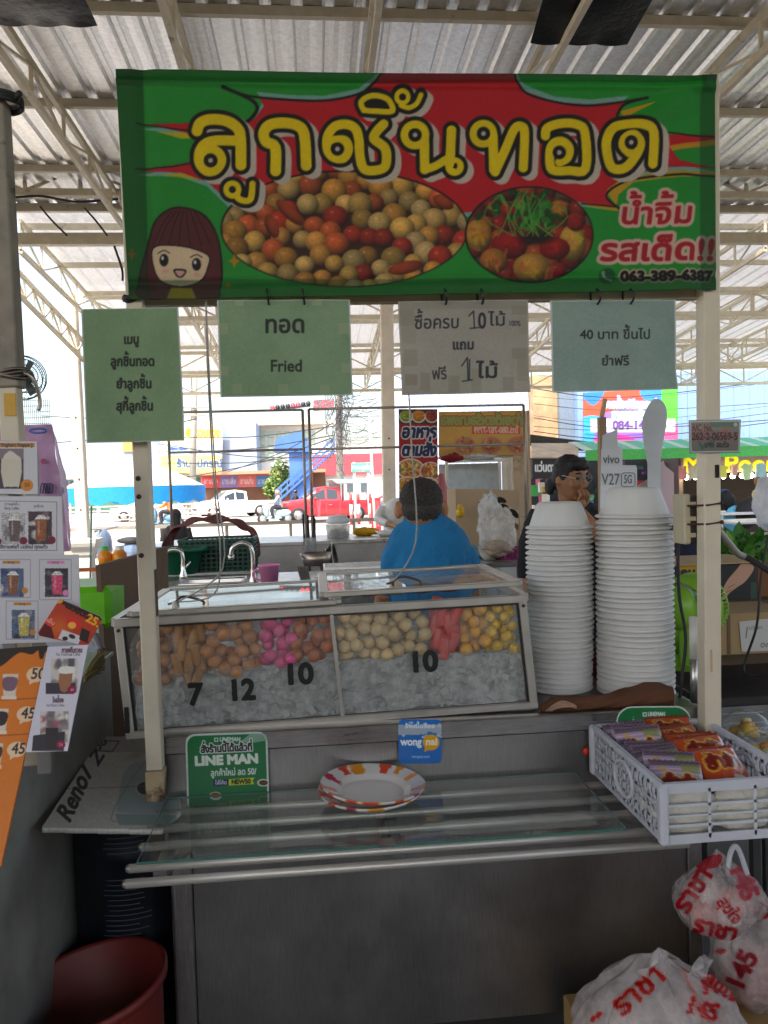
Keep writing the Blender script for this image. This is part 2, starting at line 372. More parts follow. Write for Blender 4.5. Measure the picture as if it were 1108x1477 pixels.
        E = [(T(a), T(b)) for a, b in E]
        if not E: return s
        xs = [p[0] for e in E for p in e]; ys = [p[1] for e in E for p in e]; pad = max([0, bold]+[o[0] for o in outline])+1
        b = s._box(min(xs)-pad, min(ys)-pad, max(xs)+pad, max(ys)+pad)
        if not b: return s
        fill = s._cov_edges([(q, p) for p, q in E], b[1], b[2]); D = s._dist(E, b[1], b[2], pad) if (bold or outline) else None
        for wd, oc in outline: s._mix(b[0], np.maximum(fill, np.clip(0.5+(wd-D)*s.k, 0, 1)), oc, al)
        s._mix(b[0], np.maximum(fill, np.clip(0.5+(bold-D)*s.k, 0, 1)) if bold else fill, col, al); return s
    def speckle(s, amt, scale=1, x0=None, y0=None, x1=None, y1=None):
        b = s._box(*(q if q is not None else d for q, d in zip((x0, y0, x1, y1), (s.x0, s.y0, s.x0+s.W/s.k, s.y0+s.H/s.k))))
        h, wd = b[1].shape; n = rng.random((h//scale+2, wd//scale+2, 1)); n = np.kron(n, np.ones((scale, scale, 1)))[:h, :wd]
        s.a[b[0]] = np.clip(s.a[b[0]]*(1+amt*(n-0.5)), 0, 1); return s
    def snap(s, x0, y0, x1, y1, cols, n=26):     # a small printed snapshot: blurry blotches
        q = Canvas(x0, y0, x1, y1, cols[0], s.k)
        for _ in range(n):
            c = random.choice(cols); q.ell(random.uniform(x0, x1), random.uniform(y0, y1), random.uniform(.06, .3)*(x1-x0), random.uniform(.05, .25)*(y1-y0), c, .85, soft=.5)
        return s.paste(q)
    def paste(s, q, clip=None):
        i, j = int(round((q.x0-s.x0)*s.k)), int(round((q.y0-s.y0)*s.k)); h, wd = q.a.shape[:2]
        i0, j0 = max(i, 0), max(j, 0); i1, j1 = min(i+wd, s.W), min(j+h, s.H)
        if i1 > i0 and j1 > j0:
            mm = q.m[j0-j:j1-j, i0-i:i1-i, None]; s.a[j0:j1, i0:i1] = s.a[j0:j1, i0:i1]*(1-mm) + q.a[j0-j:j1-j, i0-i:i1-i]*mm
        return s
    def mask_ell(s, cx, cy, rx, ry, rot=0):
        X, Y = np.meshgrid(s.x0+np.arange(s.W)/s.k, s.y0+np.arange(s.H)/s.k); c, sn = math.cos(rot), math.sin(rot)
        x, y = X-cx, Y-cy; d = np.hypot((x*c+y*sn)/rx, (-x*sn+y*c)/ry); s.m = np.clip(0.5+(1-d)*min(rx, ry)*s.k, 0, 1); return s
    def mask_poly(s, pts):
        b = s._box(s.x0, s.y0, s.x0+s.W/s.k, s.y0+s.H/s.k); s.m = np.zeros((s.H, s.W)); s.m[b[0]] = s._cov_edges(list(zip(pts, pts[1:]+pts[:1])), b[1], b[2]); return s
    def get(s, px, py, arr=None):
        a = s.a if arr is None else arr; u = np.clip((px-s.x0)*s.k, 0, s.W-1.001); v = np.clip((py-s.y0)*s.k, 0, s.H-1.001); i, j = u.astype(int), v.astype(int); fu, fv = u-i, v-j
        if a.ndim == 3: fu, fv = fu[..., None], fv[..., None]
        return (a[j, i]*(1-fu)+a[j, i+1]*fu)*(1-fv) + (a[j+1, i]*(1-fu)+a[j+1, i+1]*fu)*fv
GLY = {}
def _rings(t):
    cu = bpy.data.curves.new('glyphs', 'FONT'); cu.body = t; cu.size = 1; o = bpy.data.objects.new('glyphs', cu); COL.objects.link(o)
    c2 = o.to_curve(bpy.context.evaluated_depsgraph_get()); out = []
    for sp in c2.splines:
        pts = []; B = sp.bezier_points; N = len(B)
        for i in range(N):
            p0, h0, h1, p1 = B[i].co, B[i].handle_right, B[(i+1) % N].handle_left, B[(i+1) % N].co
            for k in range(4):
                q = k/4; w_ = 1-q; p = p0*w_**3+h0*3*w_*w_*q+h1*3*w_*q*q+p1*q**3; pts.append((p.x, p.y))
        if pts: out.append(pts)
    o.to_curve_clear(); bpy.data.objects.remove(o); bpy.data.curves.remove(cu); return out
def glyph(ch):
    if ch not in GLY:
        if 'bar' not in GLY: GLY['bar'] = min(p[0] for r in _rings('|') for p in r)
        rg = _rings(ch) if ch.strip() else []
        r2 = _rings('x'+ch+'|'); r1 = _rings('x|'); adv = max(p[0] for r in r2 for p in r)-max(p[0] for r in r1 for p in r)
        GLY[ch] = ([(a, b) for r in rg for a, b in zip(r, r[1:]+r[:1])], adv)
    return GLY[ch]
UPV, TONE = 'ิีึืัํ็', '่้๊๋์'
def layout(t):
    x = 0; E = []; prev = ''
    for i, ch in enumerate(t):
        e, adv = glyph(ch); dy = 0
        if ch in TONE and (prev in UPV and prev or t[i+1:i+2] == 'ำ'): dy = 0.25
        E += [((a[0]+x, a[1]+dy), (b[0]+x, b[1]+dy)) for a, b in e]; x += adv; prev = ch
    return E, x
def sheet(name, cv, quad, pl, mat, parent=None, thick=0.002, disp=None, step=None, off=0.0, cut=False):
    """a printed sheet lying in plane pl; quad = its corners in photo pixels (TL, TR, BR, BL)"""
    q = np.array(quad, float); st = step or 1/cv.k
    nu = max(2, int(max(np.linalg.norm(q[1]-q[0]), np.linalg.norm(q[2]-q[3]))/st)); nv = max(2, int(max(np.linalg.norm(q[3]-q[0]), np.linalg.norm(q[2]-q[1]))/st))
    U, V = np.meshgrid(np.linspace(0, 1, nu+1), np.linspace(0, 1, nv+1))
    PX = (q[0][:, None, None]*(1-U)+q[1][:, None, None]*U)*(1-V) + (q[3][:, None, None]*(1-U)+q[2][:, None, None]*U)*V
    o, n = pl; a = np.array; D = a(FW)[:, None, None] + a(RT)[:, None, None]*((PX[0]-CX)/F) - a(UP)[:, None, None]*((PX[1]-CY)/F)
    t = (o + n*off - CAM).dot(n)/(D[0]*n.x+D[1]*n.y+D[2]*n.z); W = a(CAM)[:, None, None] + D*t
    if disp is not None: W = W + a(n)[:, None, None]*disp(U, V)
    vs = W.reshape(3, -1).T; idx = np.arange((nu+1)*(nv+1)).reshape(nv+1, nu+1)
    fc = np.stack([idx[1:, :-1], idx[1:, 1:], idx[:-1, 1:], idx[:-1, :-1]], -1).reshape(-1, 4)
    if cut:
        mk = cv.get(PX[0], PX[1], cv.m).reshape(-1); fc = fc[mk[fc].mean(1) > 0.5]
    me = bpy.data.meshes.new(name); me.from_pydata(vs.tolist(), [], fc.tolist()); me.materials.append(mat)
    ca = me.color_attributes.new('ink', 'FLOAT_COLOR', 'POINT'); c = np.ones((len(vs), 4)); c[:, :3] = lin(np.clip(cv.get(PX[0], PX[1]), 0, 1)).reshape(-1, 3)
    ca.data.foreach_set('color', c.astype(np.float32).ravel()); me.polygons.foreach_set('use_smooth', [True]*len(me.polygons))
    if cut:
        import bmesh
        bm = bmesh.new(); bm.from_mesh(me); bmesh.ops.delete(bm, geom=[v for v in bm.verts if not v.link_faces], context='VERTS'); bm.to_mesh(me); bm.free()
    me.update(); ob = bpy.data.objects.new(name, me); COL.objects.link(ob)
    if parent is not None:
        ob.parent = parent; base = parent; off_ = Vector((0, 0, 0))
        while base is not None: off_ += base.location; base = base.parent
        ob.matrix_parent_inverse = Matrix.Translation(-off_)
    if thick:
        sd = ob.modifiers.new('thickness', 'SOLIDIFY'); sd.thickness = thick; sd.offset = -1; sd.use_even_offset = False
    return ob
def rrect(x0, y0, x1, y1, r, n=5):
    out = []
    for cx, cy, a0 in ((x1-r, y0+r, -90), (x1-r, y1-r, 0), (x0+r, y1-r, 90), (x0+r, y0+r, 180)):
        for k in range(n+1): a = R(a0+90*k/n); out.append((cx+r*math.cos(a), cy+r*math.sin(a)))
    return out

# ================================================================== THE SETTING
def ground_mat(c, var, ns, dirt=None): return M(c, 0.85, var=var, ns=ns, bump=0.25, bscale=40, dirt=dirt)
g = MB(); g.quad((-400, -60, -0.02), (400, -60, -0.02), (400, 900, -0.02), (-400, 900, -0.02), ground_mat((0.30, 0.27, 0.22), 0.25, 0.3)); structure(g, 'ground')
g = MB(); g.span(-16, 16, -9, 13.5, -0.015, 0.0, M((0.10, 0.095, 0.09), 0.6, var=0.3, ns=1.4, bump=0.15, bscale=30, dirt='#2a2724')); structure(g, 'market_floor')
g = MB(); g.span(-200, 200, 13.5, 27, -0.018, -0.004, ground_mat((0.42, 0.39, 0.34), 0.15, 0.5)); structure(g, 'forecourt')
g = MB(); g.span(-300, 300, 27, 62, -0.016, -0.002, ground_mat((0.33, 0.32, 0.30), 0.12, 0.4))
wh = M((0.75, 0.75, 0.72), 0.7)
for k in range(-20, 21): g.span(k*9-2, k*9+2, 44.4, 44.6, -0.001, 0.004, wh)
g.span(-300, 300, 30.2, 30.4, -0.001, 0.004, wh); g.span(-300, 300, 59, 59.2, -0.001, 0.004, wh)
structure(g, 'road')
g = MB(); g.span(-300, 300, 62, 70, -0.02, 0.15, ground_mat((0.42, 0.40, 0.36), 0.12, 0.5)); structure(g, 'pavement')

g = MB(); g.span(-14, 14, -7.3, -7, 0, 2.3, M((0.16, 0.15, 0.14), .8, var=.3, ns=1)); structure(g, 'light_block_wall')  # unseen wall behind the camera, added to hold back light from that side
# ---- market roof: ribbed metal sheets over purlins and light twin-chord trusses
GALV = M((0.80, 0.81, 0.82), 0.33, 0.9, var=0.14, ns=26, bump=0.16, bscale=150)
GALV2 = M((0.66, 0.67, 0.69), 0.5, 0.2, var=0.10, ns=14, trans=0.17)
CREAM = M('#d8d0bb', 0.55, var=0.10, ns=9, dirt='#8d7f66', dirt_at=0.66)
RA, RB = at(554, -140, 4.9), at(554, 297, 9.9)   # the near roof runs down towards its far edge
sl1 = (RB.z-RA.z)/(RB.y-RA.y)
def rz1(y): return RA.z + (y-RA.y)*sl1
def ribbed(x0, x1, y0, y1, zf, pitch, mat, h=0.032):
    b = MB(); prof = []; x = x0
    while x < x1:
        prof += [(x, 0), (x+pitch*0.62, 0), (x+pitch*0.72, h), (x+pitch*0.90, h)]; x += pitch
        for q in (0.2, 0.41): prof.insert(-3, (x-pitch+pitch*q, 0.004 if q < .3 else 0.0))
    ys = [y0, (y0+y1)/2, y1]; n = len(prof)
    b.add([(px, y, zf(y)+pz) for y in ys for px, pz in prof], [(j*n+i, j*n+i+1, (j+1)*n+i+1, (j+1)*n+i) for j in range(2) for i in range(n-1)], mat); return b
roof = empty('market_roof', 'ribbed grey metal roof over the stall, on cream steel trusses', 'roof')
part(ribbed(-7.5, 8.5, -8.5, RB.y, rz1, 0.235, GALV), 'roof_sheet', roof)
def xbar(y, z, x0, x1, name, root, w=0.05, h=0.075): b = MB(); b.span(x0, x1, y-w/2, y+w/2, z-h/2, z+h/2, CREAM); part(b, name, root)
for y in (-7.5, -5.5, -3.5, -1.6, 0.3, 2.0, 3.6, 5.0, at(554, 74, 6).y and 5.95, 7.35, 8.75, 9.85): xbar(y, rz1(y)-0.04, -7.5, 8.5, 'purlin', roof)
def truss(p0, p1, depth, n, root, name='truss', t=0.045):
    """twin-chord truss from p0 to p1, bottom chord depth below"""
    b = MB(); d = Vector((0, 0, -depth)); p0, p1 = Vector(p0), Vector(p1)
    b.bar(p0, p1, t, t*1.3, CREAM); b.bar(p0+d, p1+d, t, t*1.3, CREAM)
    for k in range(n+1):
        q = p0.lerp(p1, k/n); b.bar(q-Vector((0, 0, t*.6)), q+d+Vector((0, 0, t*.6)), t*.6, t*.6, CREAM)
        if k < n: b.bar(q+d*(0.92 if k % 2 else 0.08), p0.lerp(p1, (k+1)/n)+d*(0.08 if k % 2 else 0.92), t*.5, t*.5, CREAM)
    return part(b, name, root)
for px, tilt in ((12, 0), (262, 0), (533, 0), (787, 0), (1062, 0)):
    q = at(px, 60, 6.1); truss((q.x, -8, rz1(-8)-0.11), (q.x, RB.y-0.1, rz1(RB.y-0.1)-0.11), 0.28, 22, roof)
# transverse trusses seen at the far side
ty = 9.2; tz = at(100, 240, ty).z
truss((-7.5, ty, tz), (8.5, ty, tz), at(100, 240, ty).z-at(100, 278, ty).z, 26, roof, t=0.06)
xbar(9.9, at(554, 345, 9.9).z, -7.5, 8.5, 'beam', roof, 0.10, 0.14)
xbar(9.85, at(554, 303, 9.85).z, -7.5, 8.5, 'beam', roof, 0.06, 0.06)
# ---- far roof: paler sheets that let some daylight through
a, b_ = at(554, 308, 10.2), at(554, 534, 19.5); sl2 = (b_.z-a.z)/(b_.y-a.y)
def rz2(y): return a.z + (y-a.y)*sl2
XL = at(122, 488, 13.0).x
aw = empty('forecourt_roof', 'pale ribbed roof beyond the stall, bright with daylight', 'roof')
part(ribbed(XL, 12.0, 10.1, b_.y, rz2, 0.26, GALV2), 'roof_sheet', aw)
for y in (10.5, 11.9, 13.4, 15.0, 16.8, 19.3): xbar(y, rz2(y)-0.05, XL, 12.0, 'purlin', aw)
for k in range(9):
    x = XL+0.05+k*1.65; truss((x, 10.2, rz2(10.2)-0.1), (x, b_.y-.1, rz2(b_.y)-0.1), 0.38, 12, aw)
for y, dz in ((13.0, 0.12), (17.0, 0.12), (19.4, 0.1)): truss((XL, y, rz2(y)-dz), (12.0, y, rz2(y)-dz), 0.42, 22, aw, t=0.055)
# sloping gable truss at its open left edge
p = at(20, 385, 11.0); q = at(120, 492, 13.0); truss(p, q, 0.32, 8, aw)
# ---- black sheets hung under the roof
def black_sheet(px, name, label):
    b = MB(); pts = []
    cs = [at(*c) for c in px]
    def fn(u, v):
        p = cs[0].lerp(cs[1], u).lerp(cs[3].lerp(cs[2], u), v); e = abs(math.sin(u*9.5))*0.03*(1 if v > .99 else 0)
        return p + Vector((0, 0, -0.035*math.sin(math.pi*v)*math.sin(math.pi*u)-e*.5))
    b.grid(fn, 30, 8, M((0.008, 0.009, 0.009), 0.35, var=0.3, ns=8, bump=0.3)); tag(b.build(name), label, 'tarpaulin')
black_sheet([(-30, -60, 5.0), (96, -60, 5.0), (141, 37, 5.6), (-5, 35, 5.6)], 'tarpaulin', 'black plastic sheet hung under the ribbed roof, the smaller one cut by the corner')
black_sheet([(800, -60, 5.0), (975, -60, 5.0), (905, 64, 5.7), (765, 62, 5.7)], 'tarpaulin', 'larger black plastic sheet hung under the ribbed roof, above the banner')
# ---- columns
def column(pxt, pxb, Y, wpx, name, label, ztop, pedestal=False):
    t = empty(name, label, 'column', loc=(at(*pxb, Y).x, Y, 0)); w_ = pxs(wpx, Y)/2
    b = MB(); x0, x1 = at(*pxb, Y).x, at(*pxt, Y).x
    b.hexa([(x0-w_, Y-w_, 0), (x0+w_, Y-w_, 0), (x0+w_, Y+w_, 0), (x0-w_, Y+w_, 0), (x1-w_, Y-w_, ztop), (x1+w_, Y-w_, ztop), (x1+w_, Y+w_, ztop), (x1-w_, Y+w_, ztop)], M('#d9cfc0', 0.6, var=.1, ns=4, dirt='#a08f78'), 0.012)
    part(b, 'shaft', t)
    if pedestal:
        b = MB(); W = M('#dcd8cf', 0.75, var=.12, ns=3)
        zs = [(0.0, 1.5), (0.12, 1.5), (0.14, 1.25), (0.62, 1.2), (0.66, 1.45), (0.72, 1.6), (0.80, 2.1), (0.86, 2.3), (0.92, 2.3), (0.94, 1.5)]
        Y0 = Y-w_; b.lathe([(w_*r*1.414*1.15, z) for z, r in zs], W, (x0, Y, 0), n=4, rot=Matrix.Rotation(R(45), 3, 'Z'), smooth=False); part(b, 'pedestal', t)
    for k in range(5):
        b = MB(); z = 0.9+k*0.5; b.lathe([(0.013, 0), (0.013, 0.012), (0.0, 0.014)], M((0.05, 0.04, 0.03), .6, 1), (x0+(x1-x0)*z/ztop, Y-w_-0.001, z), n=8, rot=Matrix.Rotation(R(90), 3, 'X')); part(b, 'bolt', t)
    return t
column((104, 474), (122, 770), 13.0, 15, 'column', 'white steel column on a moulded pedestal at the open side of the forecourt', rz2(13)-0.1, True)
column((559, 470), (560, 740), 12.4, 18, 'column', 'cream steel column with bolt holes beside the red food banner', rz2(12.4)-0.1)
# ---- black cables sagging off the roof edge
def cable(pts, r, label, name='cable', n=8, mat=None):
    b = MB(); b.tube(catmull(pts, n), r, mat or M((0.02, 0.02, 0.022), 0.6), 6); return tag(b.build(name), label, 'cable')
cable([at(58, 298, 9.7), at(75, 318, 9.6), at(97, 340, 9.6)], 0.012, 'short black cable hanging off the roof edge near the gable')
cable([at(122, 300, 9.7), at(138, 318, 9.6), at(155, 340, 9.6)], 0.012, 'black cable hanging off the roof edge close to the banner')
cable([at(165, 355, 9.5), at(176, 388, 9.5), at(177, 405, 9.5)], 0.015, 'black cable end dangling beside the left edge of the banner')
cable([at(20, 285, 9.1), at(60, 283, 9.1), at(110, 291, 9.1), at(170, 287, 9.1)], 0.014, 'grey cable lying along the lower chord of the roof truss')

# ================================================================== ACROSS THE ROAD
def facade(name, label, px0, px1, ytop, Y, depth, mat, cat='building', base=0.0):
    t = empty(name, label, cat, loc=((at(px0, 700, Y).x+at(px1, 700, Y).x)/2, Y, 0)); b = MB()
    x0, x1 = at(px0, 700, Y).x, at(px1, 700, Y).x; zt = at((px0+px1)/2, ytop, Y).z
    b.span(x0, x1, Y, Y+depth, base, zt, mat); part(b, 'wall', t); return t, x0, x1, zt
BLUEW = M('#8f9fb8', 0.8, var=.08, ns=.4); BLUEL = M('#93a9cf', 0.8, var=.08, ns=.3)
WHITEW = M('#d6d6d2', 0.8, var=.08, ns=.4); DKSHOP = M('#4b5a58', 0.7, var=.2, ns=1)
# long blue-grey shophouse
t, x0, x1, zt = facade('shophouse', 'long blue grey shophouse with green shutters behind the umbrella', 20, 372, 612, 74, 10, BLUEW)
for k in range(9):
    b = MB(); xx = x0+(x1-x0)*(k+.5)/9; b.span(xx-1.1, xx+1.1, 73.9, 74, 0.15, 3.1, M('#3f6e5e', .6, var=.15, ns=2)); part(b, 'shutter', t)
b = MB(); b.span(x0-.2, x1+.2, 73.2, 74, 3.3, 3.5, M('#b8a898', .8)); part(b, 'awning', t)
for px in (178, 195): b = MB(); p = at(px, 655, 73.9); b.span(p.x-.0, p.x+1.0, 73.85, 73.95, p.z+.2, p.z+2.2, M('#d08a50', .6)); part(b, 'window', t)
# yellow and pale lettered shop signs on it
def board(name, label, cv, quad, Y, parent=None, cat='sign', mat=None, back=0.06, group=None, **k):
    s = sheet(name, cv, quad, plane_y(Y), mat or PRINT('board', trans=0, rough=.5), parent, thick=back, **k)
    return s if parent is not None else tag(s, label, cat, group)
cv = Canvas(230, 606, 324, 684, '#b9c4d8', 1.2); cv.rect(234, 610, 320, 640, '#e9dfa8'); cv.ell(273, 624, 5, 6, '#d8b020'); cv.text('รวมช่าง', 300, 630, 9, '#d89a20', width=36, bold=.6)
cv.rect(232, 642, 320, 656, '#a9c4dc'); cv.rect(230, 657, 324, 684, '#e6d87a'); cv.text('ร้านอุปกรณ์', 288, 674, 8, '#2d4f9a', width=66, bold=.7)
cv.text('๛๛', 258, 650, 6, '#2f4a90', width=26, bold=.6)
board('shop_sign', 'pale yellow shop sign with blue lettering on the blue grey shophouse', cv, [(230, 608), (322, 608), (320, 684), (232, 682)], 73.0)
# white latticed upper storey
t, x0, x1, zt = facade('office_block', 'white office block with a latticed upper window front', 368, 470, 614, 80, 9, WHITEW)
b = MB()
for i in range(7):
    for j in range(4):
        p = at(374+i*12, 622+j*11, 79.9); b.span(p.x, p.x+.62, 79.85, 79.96, p.z-.62, p.z, M('#9fb3a8', .3))
part(b, 'window', t); b = MB(); b.span(x0-2.5, x1+1, 78.6, 80, zt, zt+.3, M('#cbb9a6', .8)); part(b, 'roof', t)
# low shop row with red and blue signs
t, x0, x1, zt = facade('shop_row', 'low shop row with red and blue signboards under a brown canopy', 290, 470, 684, 66, 6, M('#6d4b3a', .8, var=.2, ns=.8))
cv = Canvas(290, 684, 452, 706, '#b85a58', 1.2)
for i, c in enumerate(('#c9484c', '#7d6fae', '#c96a70', '#4a7fc0', '#c0525a', '#8a4a46')): cv.rect(292+i*26, 686, 317+i*26, 704, c); cv.text('ขายส่ง', 304+i*26, 698, 6, '#e8e2e6', width=20)
sg = board('signboard', None, cv, [(290, 686), (452, 681), (452, 701), (290, 704)], 65.8, t)
b = MB(); b.span(x0, x1, 63.5, 66, zt+.0, zt+.25, M('#a88268', .8)); part(b, 'canopy', t)
# blue footbridge stair
t = empty('footbridge', 'blue covered footbridge stair climbing to the right', 'footbridge', loc=(at(430, 745, 58).x, 58, 0)); BL = M('#3f68b0', .5, var=.12, ns=1)
b = MB(); p, q = at(395, 652, 58), at(458, 622, 58); b.prism([(p.x, 57.2, p.z), (q.x-.4, 57.2, p.z-.1), (q.x-.9, 57.2, q.z-.4), (p.x+2.1, 57.2, q.z), (p.x+.3, 57.2, q.z-.5)], (0, 2.2, 0), BL); part(b, 'canopy', t)
b = MB(); p, q = at(419, 712, 58), at(446, 650, 58); b.span(p.x, q.x, 57.6, 59, 0.0, q.z, M('#4670b8', .55, var=.1, ns=1)); part(b, 'tower', t)
for dy in (57.2, 58.8):
    b = MB(); p0, p1 = at(398, 726, dy), at(482, 650, dy)
    for k in (0, .45, .9): b.bar(p0+Vector((0, 0, k)), p1+Vector((0, 0, k)), .10, .14, BL)
    for k in range(11): s_ = p0.lerp(p1, k/10); b.bar(s_, s_+Vector((0, 0, .95)), .07, .07, BL)
    part(b, 'railing', t)
b = MB()
for k in range(24): s_ = at(398, 726, 58).lerp(at(482, 650, 58), k/23); b.box((s_.x, 58, s_.z-.05), (.34, 1.6, .06), M('#5a6f9a', .7))
part(b, 'step', t)
# white building with red fascia
t, x0, x1, zt = facade('corner_building', 'white corner building with a red fascia behind the tangled pole', 452, 640, 640, 70, 8, WHITEW)
b = MB(); b.span(x0, x1, 69.6, 70, at(500, 685, 70).z, at(500, 655, 70).z, M('#c2404c', .6, var=.15, ns=.6)); part(b, 'fascia', t)
for px in (458, 474, 500, 520): b = MB(); p = at(px, 692, 69.9); b.span(p.x, p.x+.75, 69.85, 69.95, p.z-1.1, p.z, M('#4a5560', .3)); part(b, 'window', t)
# far skyline strip so the road does not end in nothing
t, x0, x1, zt = facade('warehouse', 'pale distant warehouse closing the street', 540, 900, 668, 110, 10, M('#b6bcc6', .8))
t, x0, x1, zt = facade('warehouse', 'grey distant warehouse beyond the umbrella', -330, 60, 640, 95, 10, M('#a6b2c4', .8))
# pale blue corrugated building and blue wall to the right
def corr_wall(name, label, px0, px1, ytop, Y, col, pitch, zb=0):
    t = empty(name, label, 'building', loc=(at(px0, 700, Y).x, Y, 0)); b = MB(); x0, x1 = at(px0, 700, Y).x, at(px1, 700, Y).x; zt = at((px0+px1)/2, ytop, Y).z; pr = []; x = x0
    while x < x1: pr += [(x, 0), (x+pitch*.5, 0), (x+pitch*.6, .06), (x+pitch*.9, .06)]; x += pitch
    n = len(pr); b.add([(x, Y-d, z) for z in (zb, zt) for x, d in pr], [(i, i+1, n+i+1, n+i) for i in range(n-1)], M(col, .55, var=.06, ns=.5)); b.span(x0, x1, Y+.05, Y+6, zb, zt, M(col, .7)); part(b, 'wall', t); return t
corr_wall('metal_building', 'pale blue building clad in ribbed metal behind the yellow food booth', 590, 772, 545, 24, '#b9cbe8', .26)
corr_wall('metal_building', 'blue ribbed wall above the clothes shop on the right', 836, 1300, 535, 23, '#7f9fd0', .5)
b = MB(); p, q = at(772, 700, 23.5), at(840, 540, 23.5); b.span(p.x, q.x, 23.5, 26, 0, q.z, M('#a98d6c', .8, var=.3, ns=2, dirt='#d8d4cc')); bt = empty('brick_pier', 'weathered brown building pier between the two blue metal walls', 'building', loc=(p.x, 23.5, 0)); part(b, 'wall', bt)
b = MB(); p, q = at(808, 700, 23.4), at(826, 540, 23.4); b.span(p.x, q.x, 23.3, 23.49, 2.2, q.z, M('#6f7f90', .5)); part(b, 'window', bt)
# advertising hoarding
cv = Canvas(838, 562, 984, 640, '#f0583e', 1.3)
cv.poly([(838, 605), (862, 600), (875, 612), (880, 640), (838, 640)], '#38a8f0', smooth=6); cv.poly([(838, 565), (856, 585), (872, 562)], '#2f7fe0', smooth=5)
cv.poly([(866, 600), (930, 585), (984, 590), (984, 640), (870, 640)], '#8f6fe0', smooth=6); cv.ell(945, 566, 22, 14, '#3a8df0'); cv.poly([(955, 562), (984, 562), (984, 600), (962, 612)], '#58e040', smooth=5)
cv.ell(972, 628, 14, 14, '#f05a9a'); cv.ell(886, 634, 30, 7, '#f03aa0'); cv.ell(920, 600, 30, 10, '#d08af0')
cv.text('ขายทั้งปลีกและส่ง', 912, 588, 8, '#ffffff', width=84, bold=1.2, outline=[(2.2, '#5c4fb0')]); cv.text('ราคาถูกที่สุด', 912, 601, 7, '#eafff4', width=58, bold=1.0, outline=[(2, '#4fb89a')])
cv.rect(852, 604, 974, 623, '#e4ecfa'); cv.text('084-142 6', 917, 619, 9, '#6a4a9a', width=66, bold=.9)
hoard = board('billboard', 'colourful blue, orange and purple advertising board with a phone number', cv, [(843, 566), (978, 560), (978, 636), (843, 640)], 22.0, cat='billboard', back=.12)
# clothes shop row under a green awning
shop = empty('clothes_shop', 'open clothes shop with yellow lettering and a row of bulbs under a green awning', 'shop', loc=(at(1050, 700, 19).x, 19, 0))
X0, X1 = at(985, 700, 19).x, at(1320, 700, 19).x
b = MB(); zt = at(1050, 648, 19).z; b.span(X0, X1, 21.5, 21.7, 0, zt, M('#2a2426', .8, var=.3, ns=2)); b.span(X0-.1, X0, 19, 21.5, 0, zt, M('#6a5a56', .8)); b.span(X0, X1, 19, 21.5, zt, zt+.1, M('#4a4040', .8)); part(b, 'wall', shop)
cv = Canvas(980, 645, 1320, 684, '#6a5662', 1.3); cv.text('Mr Peem', 984, 680, 17.5, '#e8d800', width=152, bold=1.0, align='l'); cv.text('Mr Peem', 1150, 680, 17.5, '#e8d800', width=152, bold=1.0, align='l')
sheet('signboard', cv, [(982, 652), (1310, 640), (1310, 672), (982, 684)], plane_y(18.9), PRINT('board', trans=0, rough=.5), shop, thick=.06)
bulb = M((1, 0.82, 0.5), .4, emit=14)
for k in range(24):
    c = at(990+k*13.4, 688.5-k*.37, 18.8); bb = MB(); bb.ell(c, .065, bulb, 8, 6); part(bb, 'bulb', shop)
t = empty('awning', 'pale green and white striped awning over the clothes shop', 'awning', loc=(at(1000, 655, 18).x, 18, 0)); b = MB(); zA = at(1000, 634, 18.6).z; zB = at(1000, 647, 17.6).z
xa, xb = at(836, 650, 18).x, at(1320, 650, 18).x; n = 44
for k in range(n):
    u0_, u1_ = xa+(xb-xa)*k/n, xa+(xb-xa)*(k+1)/n; c = M('#7fd8b8', .6, trans=.3) if k % 3 else M('#d8efe4', .6, trans=.3)
    b.hexa([(u0_, 17.6, zB), (u1_, 17.6, zB), (u1_, 18.8, zA), (u0_, 18.8, zA), (u0_, 17.6, zB+.03), (u1_, 17.6, zB+.03), (u1_, 18.8, zA+.03), (u0_, 18.8, zA+.03)], c)
part(b, 'canopy', t); b = MB(); b.span(xa, xb, 17.56, 17.6, zB-.22, zB+.02, M('#5fcf6f', .6, trans=.3)); part(b, 'valance', t)
# neighbouring goods shop and the black optician sign
t = empty('goods_shop', 'crowded goods shop under the awning with bright hanging wares', 'shop', loc=(at(900, 700, 19.5).x, 19.5, 0)); b = MB(); p, q = at(760, 700, 20.5), at(986, 655, 20.5)
b.span(p.x, q.x, 20.5, 20.7, 0, q.z, M('#3a3f46', .8, var=.4, ns=3)); part(b, 'wall', t)
b = MB(); pal = ['#c03a4a', '#e0a030', '#3a8ac0', '#4ab060', '#d8d8d0', '#9a4ab0', '#30343c', '#e06a90', '#2f6f78']
for k in range(240):
    px, py = random.uniform(765, 985), random.uniform(672, 800); p = at(px, py, random.uniform(19.3, 20.4)); b.box(p, (random.uniform(.06, .22), .06, random.uniform(.08, .3)), M(pal[k % 9], .6), random.uniform(-.5, .5))
o = part(b, 'wares', t); o['kind'] = 'stuff'
cv = Canvas(766, 660, 806, 692, '#15171a', 1.5); cv.text('แว่นตา', 786, 680, 9, '#dfe3e6', width=30, bold=.6); board('shop_sign', 'black shop sign with white lettering behind the person in black', cv, [(768, 663), (802, 662), (802, 690), (768, 691)], 17.5)
t = empty('shop_canopy', 'rusty corrugated shop canopy above the black sign', 'awning', loc=(at(790, 650, 18).x, 18, 0)); bb = MB()
for k in range(26):
    p0, p1 = at(768+k*2.6, 640, 18.6), at(768+k*2.6, 660, 17.4); bb.bar(p0, p1, .05, .03, M('#c9b7a2', .7, var=.25, ns=3))
part(bb, 'roof', t)
